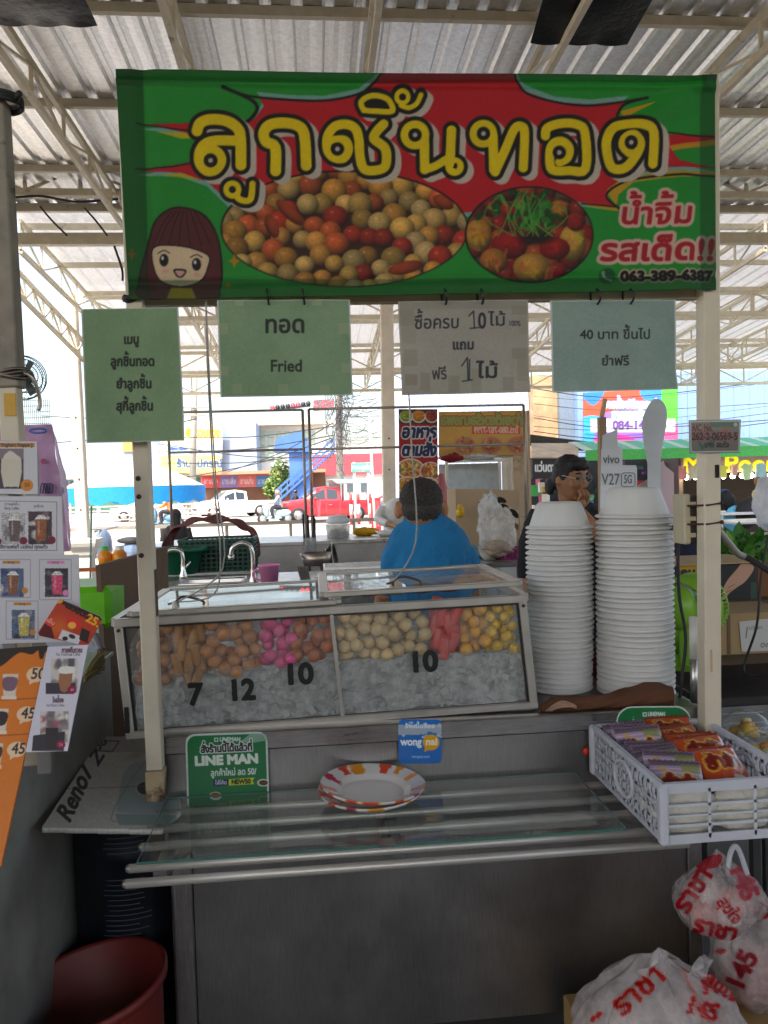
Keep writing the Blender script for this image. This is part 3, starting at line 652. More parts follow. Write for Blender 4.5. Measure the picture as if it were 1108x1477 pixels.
# clothes hanging in the shop, each a thing
def garment(px, py, wpx, hpx, Y, col, kind, label):
    c = at(px, py, Y); w_, h = pxs(wpx, Y), pxs(hpx, Y)
    if kind == 'shirt': o = [(-.5, -.28), (-.36, -.05), (-.15, 0), (0, -.05), (.15, 0), (.36, -.05), (.5, -.28), (.36, -.36), (.3, -.25), (.3, -1), (-.3, -1), (-.3, -.25), (-.36, -.36)]
    elif kind == 'body': o = [(-.5, -.25), (-.34, -.03), (.34, -.03), (.5, -.25), (.36, -.32), (.3, -.25), (.3, -.75), (.15, -1), (-.15, -1), (-.3, -.75), (-.3, -.25), (-.36, -.32)]
    elif kind == 'long': o = [(-.5, -.9), (-.4, -.08), (-.15, 0), (.15, 0), (.4, -.08), (.5, -.9), (.36, -.9), (.28, -.3), (.28, -.8), (-.28, -.8), (-.28, -.3), (-.36, -.9)]
    else: o = [(-.3, 0), (-.18, 0), (-.12, -.2), (.12, -.2), (.18, 0), (.3, 0), (.34, -1), (-.34, -1)]
    b = MB(); b.prism([c+Vector((x*w_, 0, z*h)) for x, z in o], (0, .05, 0), M(col, .8, var=.1, ns=5)); tag(b.build('garment'), label, 'clothing', 'clothes hanging in the shop')
for a_ in ((985, 672, 18, 20, 18.4, '#d8888c', 'vest', 'pink top hanging next to the post in the clothes shop'), (1001, 672, 15, 24, 18.5, '#cfc6b8', 'long', 'cream long sleeved top hanging behind the post in the clothes shop'),
           (1043, 671, 19, 19, 18.4, '#d8cf6a', 'shirt', 'yellow shirt hanging under the bulbs'), (1060, 669, 11, 18, 18.4, '#d09aa0', 'vest', 'small pink vest hanging beside the yellow shirt'),
           (1078, 669, 21, 24, 18.4, '#bcd0b4', 'body', 'pale green shirt hanging under the bulbs'), (1098, 668, 18, 30, 18.4, '#9fbcd8', 'long', 'pale blue long sleeved shirt hanging at the shop front')): garment(*a_)
b = MB(); c = at(1094, 716, 17.8); t = empty('mannequin', 'cream clothed shop mannequin with brown hair beside the tables', 'mannequin', loc=c)
b.lathe([(.02, -.7), (.17, -.62), (.16, -.35), (.12, -.15), (.16, .05), (.13, .14), (.04, .2), (.04, .26)], M('#cdb68c', .7), c, 14, sy=.6); part(b, 'torso', t); b = MB(); b.ell(c+Vector((0, 0, .36)), (.09, .1, .12), M('#8a5a3a', .7)); part(b, 'head', t)
b = MB(); c = at(1077, 742, 16.5); t = empty('rucksack', 'black rucksack standing on a market table', 'bag', loc=c); b.ell(c, (.26, .16, .32), M((.012, .012, .016), .7), lump=.15); part(b, 'body', t); b = MB(); b.tube([c+Vector((-.1, -.1, .3)), c+Vector((0, -.12, .4)), c+Vector((.1, -.1, .3))], .02, M((.02, .02, .02), .6)); part(b, 'handle', t)
for i, (px, py, r_, cc, lb) in enumerate(((1044, 717, .17, '#3a4a78', 'navy and white printed shirt on display'), (1049, 722, .2, '#15171c', 'black printed shirt with a white motif on display'), (1060, 748, .26, '#5fb0d8', 'pile of blue and red cloth on the market table'))):
    b = MB(); c = at(px, py, 17.0-i*.2); b.ell(c, (r_, .08, r_*1.1), M(cc, .8), lump=.3, seed=i); tag(b.build('folded_garment' if i == 2 else 'garment'), lb, 'clothing')
def table(name, label, px0, px1, py, Y0, Y1, z, mat, leg=True):
    x0, x1 = at(px0, py, Y0).x, at(px1, py, Y0).x; t = empty(name, label, 'table', loc=((x0+x1)/2, (Y0+Y1)/2, 0)); b = MB(); b.span(x0, x1, Y0, Y1, z-.035, z, mat, .006); part(b, 'tabletop', t)
    for x in (x0+.05, x1-.05):
        for y in (Y0+.05, Y1-.05): b = MB(); b.bar((x, y, 0), (x, y, z-.035), .035, .035, M('#b8b8b4', .4, .6)); part(b, 'leg', t)
    return t
table('display_table', 'white market table with piled clothes in front of the clothes shop', 1040, 1330, 745, 15.8, 17.4, .84, M('#d9dadb', .5)); table('display_table', 'grey metal market table in front of the piled clothes', 1062, 1360, 772, 13.2, 14.4, .8, M('#b8bcc0', .4))
# trees / shrub by the footbridge
def shrub(px, py, Y, rad, h, label, col='#8fc020'):
    c = at(px, py, Y); t = empty('shrub', label, 'shrub', loc=(c.x, Y, 0)); b = MB(); b.tube([(c.x, Y, 0), (c.x, Y, c.z)], [.12, .05], M('#5a4432', .9)); part(b, 'trunk', t); b = MB()
    for k in range(520):
        u = Vector((random.gauss(0, 1), random.gauss(0, 1), random.gauss(0, 1))).normalized()*random.random()**.4; p = c + Vector((u.x*rad, u.y*rad, u.z*h)); d = Vector((random.uniform(-1, 1), random.uniform(-1, 1), random.uniform(-.6, 1))).normalized()*.22; e = d.orthogonal().normalized()*.09
        b.add([p-d, p+e, p+d, p-e], [(0, 1, 2, 3)], M(('#74904a', '#8fa860', '#5c7440')[k % 3], .6, trans=.3))
    part(b, 'crown', t)
shrub(406, 690, 60, .85, 1.5, 'bright green shrub beside the foot of the blue stair'); shrub(392, 705, 61, .6, .8, 'smaller green shrub beside the parked pickup')
# utility poles and wires
def pole(px, pt, pb, Y, wpx, label, arms=(), mat=None, name='utility_pole'):
    p, q = at(px[0], pt, Y), at(px[1], pb, Y); r_ = pxs(wpx, Y)/2; t = empty(name, label, 'pole', loc=(q.x, Y, 0)); b = MB(); b.tube([(q.x, Y, 0), (p.x, Y, p.z)], [r_*1.1, r_*.85], mat or M('#a8a49c', .8, var=.15, ns=2), 8); part(b, 'pole', t)
    for py, hw in arms: b = MB(); c = at(px[0]+(px[1]-px[0])*(py-pt)/(pb-pt), py, Y); b.box(c-Vector((0, r_, 0)), (hw*2, .12, .12), M('#8a867e', .8)); part(b, 'crossarm', t)
    return t
pole((283, 277), 430, 735, 60, 9, 'tall grey utility pole with crossarms behind the white pickup', ((588, 1.1), (600, .9)))
pt = pole((487, 491), 430, 738, 40, 10, 'utility pole choked with tangled black cables', ()); random.seed(3)
b = MB()
for k in range(34):
    y0_ = random.uniform(555, 650); x0_ = 488+random.gauss(0, 7); pts = [at(x0_, y0_, 39.7)]
    for j in range(4): pts.append(at(min(512, max(470, pts and x0_+random.gauss(0, 12))), y0_+random.gauss(0, 26), 39.7-random.uniform(0, .7)))
    b.tube(catmull(pts, 4, True), .014, M((.07, .07, .075), .6), 4, caps=False)
for k in range(46):
    y0_ = 556+k*1.9; b.tube(catmull([at(487+random.uniform(-4, 4), y0_, 39.6), at(random.uniform(500, 520), y0_+random.uniform(-4, 16), 39.5), at(random.uniform(530, 562), y0_+random.uniform(-14, 16), 39.6)], 4), .014, M((.05, .05, .055), .6), 4, caps=False)
part(b, 'cable_tangle', pt)
for k, (a_, c_) in enumerate([((230, 630), (480, 615)), ((230, 652), (480, 628)), ((235, 668), (480, 650)), ((260, 690), (478, 632)), ((330, 680), (480, 610)), ((228, 640), (478, 660)), ((60, 600), (283, 592)), ((60, 640), (283, 604))]):
    m_ = ((a_[0]+c_[0])/2, (a_[1]+c_[1])/2+8); cable([at(*a_, 58), at(*m_, 52), at(*c_, 41)], .03, f'overhead wire sagging across the street to the tangled pole', n=6)['group'] = 'overhead wires to the tangled pole'
for k in range(9):
    y0_ = 552+k*12+random.uniform(-9, 9); cable([at(770, y0_-6+random.uniform(-6, 6), 21.4), at(900, y0_+4, 21.4), at(1130, y0_-14+random.uniform(-12, 8), 21.4)], random.choice((.006, .009, .013)), 'thin overhead wire in front of the blue wall and the billboard', n=6)['group'] = 'overhead wires before the blue wall'
b = MB()
for k in range(7): b.tube(catmull([at(765, 628+k*2.2, 18.9), at(860, 640+k*1.5+random.uniform(-2, 2), 18.9), at(960, 645+k*1.6, 18.9), at(1120, 630+k*2.5, 18.9)], 5), .03, M((.05, .05, .05), .7), 5)
tag(b.build('cable_bundle'), 'thick bundle of overhead cables running above the green awning', 'cable')
# traffic lights and countdown
t = empty('traffic_light', 'horizontal traffic light head with its red lamps lit', 'traffic light', loc=at(415, 586, 38)); b = MB()
for i in range(8):
    p = at(393+i*7.4, 588-i*.9, 38); bb = MB(); bb.tube([p, p+Vector((0, .25, 0))], .12, M((.02, .02, .022), .5), 10); lit = i in (0, 4, 5)
    part(bb, 'housing', t); bb = MB(); bb.ell(p+Vector((0, -.02, 0)), (.085, .03, .085), M((.9, .02, .03), .3, emit=3) if lit else M((.03, .04, .05), .3), 8, 6); part(bb, 'lamp', t)
bb = MB(); bb.bar(at(390, 592, 38.2), at(448, 585, 38.2), .1, .1, M('#777777', .6)); part(bb, 'bracket', t)
cv = Canvas(450, 574, 484, 594, '#6a5a60', 1.5); cv.speckle(.8, 2); 
for k in range(26): cv.ell(random.uniform(453, 482), random.uniform(577, 591), 1.4, 1.4, '#e04858')
board('countdown_display', 'small dark countdown panel with red lamps beside the traffic light', cv, [(452, 577), (482, 575), (482, 591), (452, 593)], 37.5, cat='display')
pole((533, 541), 600, 760, 26, 4, 'thin white sign post by the road with red and white base', (), M('#d8d8d6', .5), 'sign_post')
cv = Canvas(504, 664, 538, 684, '#59b09a', 1.5); cv.text('ถนนสุขใจ', 521, 677, 5, '#e8f4ee', width=26); sp = empty('street_sign', 'teal street name sign on two slim posts', 'sign', loc=(at(521, 700, 27).x, 27, 0))
sheet('panel', cv, [(507, 668), (536, 667), (536, 680), (507, 681)], plane_y(27), PRINT('board', trans=0), sp, thick=.04)
for px in (511, 531): b = MB(); p = at(px, 675, 27.1); b.tube([(p.x, 27.1, 0), (p.x, 27.1, p.z+.2)], .05, M('#cfcfcf', .5)); part(b, 'post', sp)
for px, lb in ((505, 'red and white striped bollard post nearest the tangled pole'), (516, 'middle red and white striped bollard post below the teal sign'), (533, 'red and white striped bollard post beside the red roadside box')):
    t = empty('bollard', lb, 'bollard', 'striped bollard posts', (at(px, 755, 27).x, 27, 0)); p = at(px, 688, 27)
    for k in range(4): b = MB(); b.tube([(p.x, 27, k*.36), (p.x, 27, k*.36+.355)], .055, M('#b03038' if k % 2 else '#e2e2e0', .5), 10); part(b, 'stripe_band', t)
t = empty('roadside_box', 'red roadside cabinet beside the last bollard', 'cabinet', loc=(at(542, 757, 26).x, 26, 0)); b = MB(); p = at(542, 718, 26); b.span(p.x-.16, p.x+.16, 26, 26.3, 0.02, p.z, M('#c8202c', .5), .02); part(b, 'body', t); b = MB(); b.span(p.x-.12, p.x+.12, 25.985, 25.999, .3, p.z-.1, M('#d84048', .5)); part(b, 'door', t)
# road-side railings
def railing(name, label, pa, pb, Y, rails, zt, n, mat):
    x0, x1 = at(*pa, Y).x, at(*pb, Y).x; t = empty(name, label, 'railing', loc=((x0+x1)/2, Y, 0))
    for k in range(rails): b = MB(); z = zt*(1-k/ (rails+.2)); b.bar((x0, Y, z), (x1, Y, z), .06, .07, mat); part(b, 'rail', t)
    for k in range(n): b = MB(); x = x0+(x1-x0)*k/(n-1); b.bar((x, Y+.06, 0), (x, Y+.06, zt+.03), .06, .06, mat); part(b, 'post', t)
railing('railing', 'white and red roadside railing behind the white sedan', (60, 740), (330, 735), 44, 4, 1.05, 14, M('#c2a8a2', .6))

# ================================================================== VEHICLES, UMBRELLA, PEOPLE IN THE STREET
TYRE = M((0.02, 0.02, 0.02), .8); RIM = M((0.5, 0.5, 0.52), .35, .8); CARGL = M((0.03, 0.04, 0.05), .08, coat=.5)
def lerp_prof(pr, x):
    for (a, b) in zip(pr, pr[1:]):
        if a[0] <= x <= b[0]: return a[1] + (b[1]-a[1])*(x-a[0])/(b[0]-a[0]+1e-9)
    return pr[-1][1]
def vehicle(name, label, px, Y, heading, L, W, body_col, kind, cat):
    """x' runs along the length, front at +L/2; heading turns the front away from +X"""
    base = at(*px, Y); base.z = 0; t = empty(name, label, cat, loc=base); rz = Matrix.Rotation(heading, 3, 'Z'); body = M(body_col, .3, var=.03, ns=1, coat=.8)
    def T(x, y, z): return base + rz @ Vector((x, y, z))
    if kind == 'sedan': top = [(-.5, .80), (-.47, .95), (-.33, 1.02), (-.2, 1.38), (0.0, 1.45), (.12, 1.38), (.28, .98), (.45, .82), (.5, .62)]; belt = .93
    else: top = [(-.5, 1.05), (-.14, 1.06), (-.135, 1.68), (.0, 1.80), (.10, 1.76), (.24, 1.20), (.46, 1.06), (.5, .80)]; belt = 1.12
    xs = sorted(set([p[0] for p in top]+[k/40-.5 for k in range(41)])); rings = []
    for x in xs:
        zt = lerp_prof(top, x); hw = W/2*(1-.12*max(0, abs(x)-.40)/.1*1.2); zb = .26
        cab = max(0, zt-belt)
        rr = [(-hw*.92, zb), (-hw, zb+.2), (-hw, min(zt, belt)-.06), (-hw*.97, min(zt, belt)), (-hw*(.97-.30*cab), zt-.03), (-hw*(.86-.28*cab), zt), (hw*(.86-.28*cab), zt), (hw*(.97-.30*cab), zt-.03), (hw*.97, min(zt, belt)), (hw, min(zt, belt)-.06), (hw, zb+.2), (hw*.92, zb)]
        rings.append([T(x*L, y, z) for y, z in rr])
    b = MB(); b.loft(rings, body); part(b, 'body', t)
    # windows
    for s_ in (-1, 1):
        segs = [(-.30, -.13), (-.11, .02), (.04, .17)] if kind == 'sedan' else ([(-.10, .01), (.03, .16)])
        for xa, xb in segs:
            b = MB(); q = []
            for x, up in ((xa, 0), (xb, 0), (xb, 1), (xa, 1)):
                zt = lerp_prof(top, x)-.12; z = belt+.03 if not up else max(belt+.05, zt); cab = z-belt; q.append(T(x*L, s_*(W/2*(.97-.30*cab)+.012), z))
            b.quad(*q, CARGL); part(b, 'side_window', t)
        b = MB(); b.ell(T(.13*L, s_*(W/2+.1), belt+.08), (.07, .1, .08), body, 8, 6); part(b, 'mirror', t)
        for x in ((-.22, .02, .2) if kind == 'sedan' else (-.12, .02, .19)): b = MB(); b.box(T(x*L, s_*(W/2+.003), .72), (.02, .01, .5), M((.1, .1, .1), .6), heading); part(b, 'door_gap', t)
        b = MB(); b.box(T(-.02*L, s_*(W/2+.015), .86), (.16, .03, .03), RIM, heading); part(b, 'door_handle', t)
        b = MB(); b.ell(T(.47*L, s_*W*.36, .78), (.12, .2, .09), M((.75, .78, .8), .1, coat=1), 10, 6, rz); part(b, 'headlight', t)
        b = MB(); b.ell(T(-.492*L, s_*W*.38, .85), (.06, .1, .12), M((.5, .02, .02), .2), 8, 6, rz); part(b, 'tail_light', t)
        for x in (-.30, .31):
            wr = .33 if kind == 'sedan' else .38; c = T(x*L, s_*(W/2-.10), wr); ax = rz @ Vector((0, s_, 0)); wb = MB()
            wb.tube([c-ax*.02, c+ax*.13], wr+.06, M((.012, .012, .012), .9), 20); wh_ = MB(); wh_.tube([c, c+ax*.135], wr, TYRE, 20); wt = part(wh_, 'wheel', t); wh_ = MB(); wh_.tube([c+ax*.1, c+ax*.142], wr*.62, RIM, 14); part(wh_, 'rim', wt)
    b = MB(); xa, xb = ((.125, .27) if kind == 'sedan' else (.105, .235)); q = [T(xa*L, -W*.36, lerp_prof(top, xa)+.01), T(xa*L, W*.36, lerp_prof(top, xa)+.01), T(xb*L, W*.43, lerp_prof(top, xb)+.015), T(xb*L, -W*.43, lerp_prof(top, xb)+.015)]; b.quad(*q, M((.10, .13, .16), .06, coat=.5)); part(b, 'windscreen', t)
    b = MB(); b.box(T(.497*L, 0, .62), (.05, W*.55, .2), M((.03, .03, .03), .4), heading); part(b, 'grille', t)
    b = MB(); b.box(T(.508*L, 0, .42), (.03, .34, .12), M('#d8d8d4', .5), heading); part(b, 'number_plate', t)
    return t, T
vehicle('sedan', 'white sedan parked along the railing behind the umbrella post', (215, 748), 50, R(186), 4.5, 1.78, '#d9dde2', 'sedan', 'car')
vehicle('pickup_truck', 'white double cab pickup truck with its dark front grille towards us', (337, 748), 52, R(204), 5.2, 1.85, '#dfe3ea', 'pickup', 'pickup truck')
t, T = vehicle('pickup_truck', 'red pickup taxi with a pale canopy crossing by the striped pole', (470, 756), 40, R(190), 5.0, 1.8, '#a8202a', 'pickup', 'pickup truck')
b = MB(); b.hexa([T(-2.5, -.85, 1.9), T(-.5, -.85, 1.9), T(-.5, .85, 1.9), T(-2.5, .85, 1.9), T(-2.4, -.75, 2.15), T(-.2, -.75, 2.15), T(-.2, .75, 2.15), T(-2.4, .75, 2.15)], M('#8fa9a4', .5), .05); part(b, 'canopy', t)
for x in (-2.4, -1.5, -.7): 
    for y in (-.8, .8): b = MB(); b.bar(T(x, y, 1.0), T(x, y, 1.92), .05, .05, RIM); part(b, 'canopy_post', t)
vehicle('sedan', 'blue grey car half hidden behind the cream column', (575, 752), 42, R(180), 4.4, 1.75, '#5f6f8a', 'sedan', 'car')
# figures: one smooth skin per body, clothing and hair as children
cloth_tx = bpy.data.textures.new('cloth_folds', 'CLOUDS'); cloth_tx.noise_scale = .11; cloth_tx.noise_depth = 3
hair_tx = bpy.data.textures.new('hair_strands', 'CLOUDS'); hair_tx.noise_scale = .012; hair_tx.noise_depth = 2
def figure(mb_parts, root, voxel=.012, smooth=4, folds=0):
    for nm, mb in mb_parts:
        o = part(mb, nm, root); r = o.modifiers.new('skin', 'REMESH'); r.mode = 'VOXEL'; r.voxel_size = voxel; r.use_smooth_shade = True; s_ = o.modifiers.new('soft', 'SMOOTH'); s_.iterations = smooth; s_.factor = .6
        if folds and nm != 'body': dm = o.modifiers.new('relief', 'DISPLACE'); dm.texture = hair_tx if 'hair' in nm else cloth_tx; dm.strength = .012 if 'hair' in nm else .035; dm.mid_level = .5
def limb(b, pts, rs, mat): b.tube(catmull(pts, 5), [rs[0]+(rs[-1]-rs[0])*0 if False else float(np.interp(i/(5*(len(pts)-1)), np.linspace(0, 1, len(rs)), rs)) for i in range(5*(len(pts)-1)+1)], mat, 12)
def motorbike(name, label, px, Y, heading, col, rider=None):
    base = at(*px, Y); base.z = 0; t = empty(name, label, 'motorcycle', loc=base); rz = Matrix.Rotation(heading, 3, 'Z'); T = lambda x, y, z: base + rz @ Vector((x, y, z)); body = M(col, .3, coat=.6)
    for x in (-.6, .62):
        ax = rz @ Vector((0, 1, 0)); c = T(x, 0, .28); b = MB(); b.tube([c-ax*.05, c+ax*.05], .28, TYRE, 18); wt = part(b, 'wheel', t); b = MB(); b.tube([c-ax*.055, c+ax*.055], .17, RIM, 14); part(b, 'rim', wt)
    b = MB(); b.ell(T(-.35, 0, .56), (.42, .15, .2), body, 14, 9, rz); b.ell(T(.45, 0, .68), (.14, .2, .32), body, 12, 9, rz); b.ell(T(.08, 0, .32), (.42, .15, .09), body, 12, 8, rz); part(b, 'body', t)
    b = MB(); b.ell(T(-.28, 0, .78), (.38, .14, .07), M((.02, .02, .02), .6), 12, 8, rz); part(b, 'seat', t)
    b = MB(); b.tube([T(.38, -.32, 1.02), T(.45, 0, .98), T(.38, .32, 1.02)], .018, RIM, 6); b.tube([T(.45, 0, .98), T(.62, 0, .28)], .04, RIM, 8); part(b, 'handlebar', t)
    b = MB(); b.ell(T(.56, 0, .86), (.06, .1, .09), M((.8, .8, .75), .15), 8, 6, rz); part(b, 'headlight', t)
    if rider:
        lab, shirt, helm = rider; p = empty('person', lab, 'person', loc=base); sk = M('#a87858', .6); b = MB(); b.ell(T(-.12, 0, 1.52), (.1, .09, .12), sk, 12, 9, rz)
        for s_ in (-1, 1): limb(b, [T(.12, s_*.26, 1.06), T(.30, s_*.28, 1.02), T(.39, s_*.3, 1.04)], [.045, .04, .045], sk)
        b.tube([T(-.14, 0, 1.35), T(-.12, 0, 1.48)], .05, sk, 8); cl = MB(); cm = M(shirt, .8)
        cl.loft([[T(-.25+dx+math.cos(a)*rx, math.sin(a)*ry, z) for a in [2*math.pi*k/14 for k in range(14)]] for z, rx, ry, dx in ((.82, .13, .17, 0), (1.0, .12, .16, .02), (1.2, .12, .19, .06), (1.34, .09, .19, .09), (1.42, .05, .07, .1))], cm)
        for s_ in (-1, 1): limb(cl, [T(-.15, s_*.18, 1.34), T(.02, s_*.26, 1.12), T(.14, s_*.26, 1.06)], [.07, .055, .05], cm)
        pants = MB(); pm = M('#2a2d36', .8)
        for s_ in (-1, 1): limb(pants, [T(-.25, s_*.1, .86), T(.16, s_*.16, .80), T(.12, s_*.16, .36)], [.1, .08, .05], pm); pants.ell(T(.16, s_*.16, .34), (.12, .05, .05), pm, 8, 6, rz)
        hm = MB(); hm.ell(T(-.13, 0, 1.57), (.13, .125, .12), M(helm, .3, coat=.6), 14, 9, rz); figure([('body', b), ('shirt', cl), ('trousers', pants)], p, .02, 3); part(hm, 'helmet' if rider[3:] == () else 'hair', p)
motorbike('motorcycle', 'blue motorcycle ridden past the umbrella post', (238, 752), 36, R(180), '#5a86a0', ('person in an orange shirt riding a blue motorcycle', '#d8783c', '#c06a40'))
motorbike('scooter', 'pale turquoise scooter standing behind the pickup', (398, 752), 38, R(190), '#a8d0d4', ('person in grey riding the pale turquoise scooter', '#8a8f96', '#c08070'))
motorbike('motorcycle', 'dark motorcycle following the turquoise scooter', (424, 746), 42, R(195), '#33363c', ('person in black riding the dark motorcycle', '#22252c', '#1a1c22'))
motorbike('motorcycle', 'blue motorcycle parked by the near railing on the far left', (176, 798), 14.6, R(150), '#5f7390')
# big parasol
c = at(196, 705, 20.5); t = empty('parasol', 'large white parasol with a bright blue valance by the road', 'umbrella', loc=(c.x, c.y, 0)); zR = c.z; zT = at(192, 664, 20.5).z; rr = pxs(95, 20.5); wcol, bcol = M('#e8e9ea', .7, trans=.3), M('#1f8fe0', .6, trans=.3)
b = MB(); n = 8; b.add([(c.x, c.y, zT)]+[(c.x+rr*f*math.cos(2*math.pi*k/48)*(1-.02*math.cos(k*2*math.pi/6)), c.y+rr*f*math.sin(2*math.pi*k/48), zT-(zT-zR-.04)*(f**1.35)) for f in (.3, .55, .8, 1) for k in range(48)], [(0, 1+k, 1+(k+1) % 48) for k in range(48)]+[(1+j*48+k, 1+j*48+(k+1) % 48, 1+(j+1)*48+(k+1) % 48, 1+(j+1)*48+k) for j in range(3) for k in range(48)], wcol, True); part(b, 'canopy', t)
b = MB(); vs = [(c.x+rr*(1+.004)*math.cos(2*math.pi*k/96), c.y+rr*1.004*math.sin(2*math.pi*k/96), zR+.05-(0 if j == 0 else .40+.05*math.sin(k*2*math.pi/6))) for j in (0, 1) for k in range(96)]; b.add(vs, [(k, (k+1) % 96, 96+(k+1) % 96, 96+k) for k in range(96)], bcol, True); part(b, 'valance', t)
b = MB(); b.tube([(c.x, c.y, 0), (c.x, c.y, zT)], .03, M('#c8ccd0', .4, .5), 8); part(b, 'pole', t)
for k in range(8):
    b = MB(); a_ = 2*math.pi*k/8; b.bar((c.x, c.y, zT-.06), (c.x+rr*.98*math.cos(a_), c.y+rr*.98*math.sin(a_), zR+.03), .02, .02, M('#bfc4c8', .5)); part(b, 'rib', t)
# railing at the edge of the forecourt, seated person in black, small tables
railing('railing', 'long grey steel railing between the forecourt and the road', (40, 748), (600, 742), 15.5, 2, .98, 7, M('#a39a90', .5, .3))
p0 = at(255, 778, 14.2); t = empty('person', 'person in black with long black hair sitting with their back to us', 'person', loc=(p0.x, p0.y, 0)); x, y = p0.x, p0.y; blk = M((.012, .012, .015), .85); b = MB(); zt = at(255, 735, 14.2).z
sk = M('#b08868', .6); b.ell((x-.02, y, zt-.12), (.085, .1, .12), sk); b.tube([(x, y, zt-.4), (x, y, zt-.15)], .05, sk); cl = MB()
cl.loft([[(x+math.cos(a)*rx, y+math.sin(a)*.12, z) for a in [2*math.pi*k/14 for k in range(14)]] for z, rx in ((.45, .2), (.7, .18), (zt-.4, .21), (zt-.3, .17), (zt-.25, .06))], blk); limb(cl, [(x-.2, y, zt-.34), (x-.24, y-.06, zt-.6), (x-.2, y+.15, zt-.68)], [.06, .05, .04], blk); limb(cl, [(x+.2, y, zt-.34), (x+.25, y, zt-.6), (x+.15, y+.2, zt-.68)], [.06, .05, .04], blk)
lg = MB()
for s_ in (-1, 1): limb(lg, [(x+s_*.1, y, .5), (x+s_*.12, y+.4, .5), (x+s_*.12, y+.42, .06)], [.09, .075, .05], M('#22242c', .8))
hr = MB(); hr.ell((x, y-.02, zt-.1), (.105, .12, .12), blk); hr.ell((x, y-.07, zt-.24), (.10, .06, .18), blk); figure([('body', b), ('shirt', cl), ('trousers', lg), ('hair', hr)], t, .016)
b = MB(); st = empty('stool', 'plain stool under the seated person in black', 'stool', loc=(x, y, 0)); b.span(x-.17, x+.17, y-.17, y+.17, .40, .44, M('#6a6f78', .5)); part(b, 'seat', st)
for sx in (-.14, .14):
    for sy in (-.14, .14): b = MB(); b.bar((x+sx, y+sy, 0), (x+sx, y+sy, .4), .03, .03, M('#6a6f78', .5)); part(b, 'leg', st)
table('dining_table', 'metal topped table beside the seated person in black', 226, 330, 798, 11.8, 12.8, .8, M('#b8bcc2', .3, .6)); table('dining_table', 'pale metal table behind the maroon cloth', 205, 290, 780, 13.0, 13.9, .78, M('#c8ccd0', .35, .5))
# tall lean post beside the umbrella
b = MB(); b.tube([at(130, 858, 9.5), at(132, 730, 9.5)], .012, M('#7aa09a', .5), 8); tag(b.build('cane'), 'thin pale green cane leaning up beside the column pedestal', 'cane')
t = table('blue_table', 'low blue topped table holding two orange drinks by the column', 148, 196, 838, 9.0, 9.8, .72, M('#4a6f9a', .5))
for px, lb in ((153, 'orange juice bottle with a green cap on the low blue table'), (174, 'cup of orange juice on the low blue table')):
    c = at(px, 832, 9.3); c.z = .72; tt = empty('drink', lb, 'drink', loc=c); b = MB(); b.lathe([(.0, 0), (.075, 0), (.085, .14), (.085, .2), (.05, .25), (0, .25)], M('#f0a020', .2, trans=.3), c, 14); part(b, 'body', tt); b = MB(); b.lathe([(.05, .25), (.05, .3), (0, .3)], M('#58b060' if px == 153 else '#e8e8e8', .4), c, 12); part(b, 'lid', tt)

# ================================================================== MIDDLE GROUND: sinks, rear counter, food booth, people
SS = STEEL(.62, .28, (1, 1, 30)); SSH = STEEL(.6, .3, (40, 1, 1)); SSD = STEEL(.40, .42, (1, 1, 30))
def steel_counter(name, label, x0, x1, y0, y1, z, cat='counter', front=True):
    t = empty(name, label, cat, loc=((x0+x1)/2, (y0+y1)/2, 0)); b = MB(); b.span(x0, x1, y0, y1, z-.035, z, SSH, .004); part(b, 'top', t)
    if front: b = MB(); b.span(x0+.03, x1-.03, y0+.03, y0+.045, .1, z-.035, SSD); part(b, 'front_panel', t)
    for x in (x0+.05, x1-.05):
        for y in (y0+.05, y1-.05): b = MB(); b.tube([(x, y, 0), (x, y, z-.035)], .02, SS, 8); part(b, 'leg', t)
    return t
# rear steel counter and what stands on it
yC0, yC1, zC = 8.5, 9.7, 1.04
xa, xb = at(210, 790, yC0).x, at(770, 790, yC0).x
rc = steel_counter('rear_counter', 'long steel counter running across the back of the stall', xa, xb, yC0, yC1, zC)
b = MB()
for px in (446, 570, 655): q = at(px, 800, yC0); b.span(q.x-.012, q.x+.012, yC0-.004, yC0+.028, .12, zC-.04, M((.03, .03, .03), .6))
part(b, 'panel_gap', rc)
# thin steel shelf frame above it
def tubeframe(label, x0, x1, Y, ztop, zmid, mids=()):
    t = empty('shelf_frame', label, 'frame', loc=((x0+x1)/2, Y, zC)); m_ = M('#9a8f84', .45, .5, dirt='#6a5548')
    for x in (x0, x1)+tuple(mids): b = MB(); b.tube([(x, Y, zC), (x, Y, ztop)], .016, m_, 8); part(b, 'post', t)
    for z in (ztop, zmid): b = MB(); b.tube([(x0, Y, z), (x1, Y, z)], .014, m_, 8); part(b, 'crossbar', t)
xq = at(438, 600, 8.2)
t = tubeframe('thin steel tube frame over the counter between the grey post and the striped pole', at(246, 700, 8.6).x, at(440, 700, 8.6).x, 8.6, at(440, 591, 8.6).z, at(440, 648, 8.6).z)
t = tubeframe('steel tube frame carrying the red food banner and the yellow booth', at(449, 700, 8.6).x, at(758, 700, 8.6).x, 8.6, at(449, 590, 8.6).z, at(449, 648, 8.6).z)
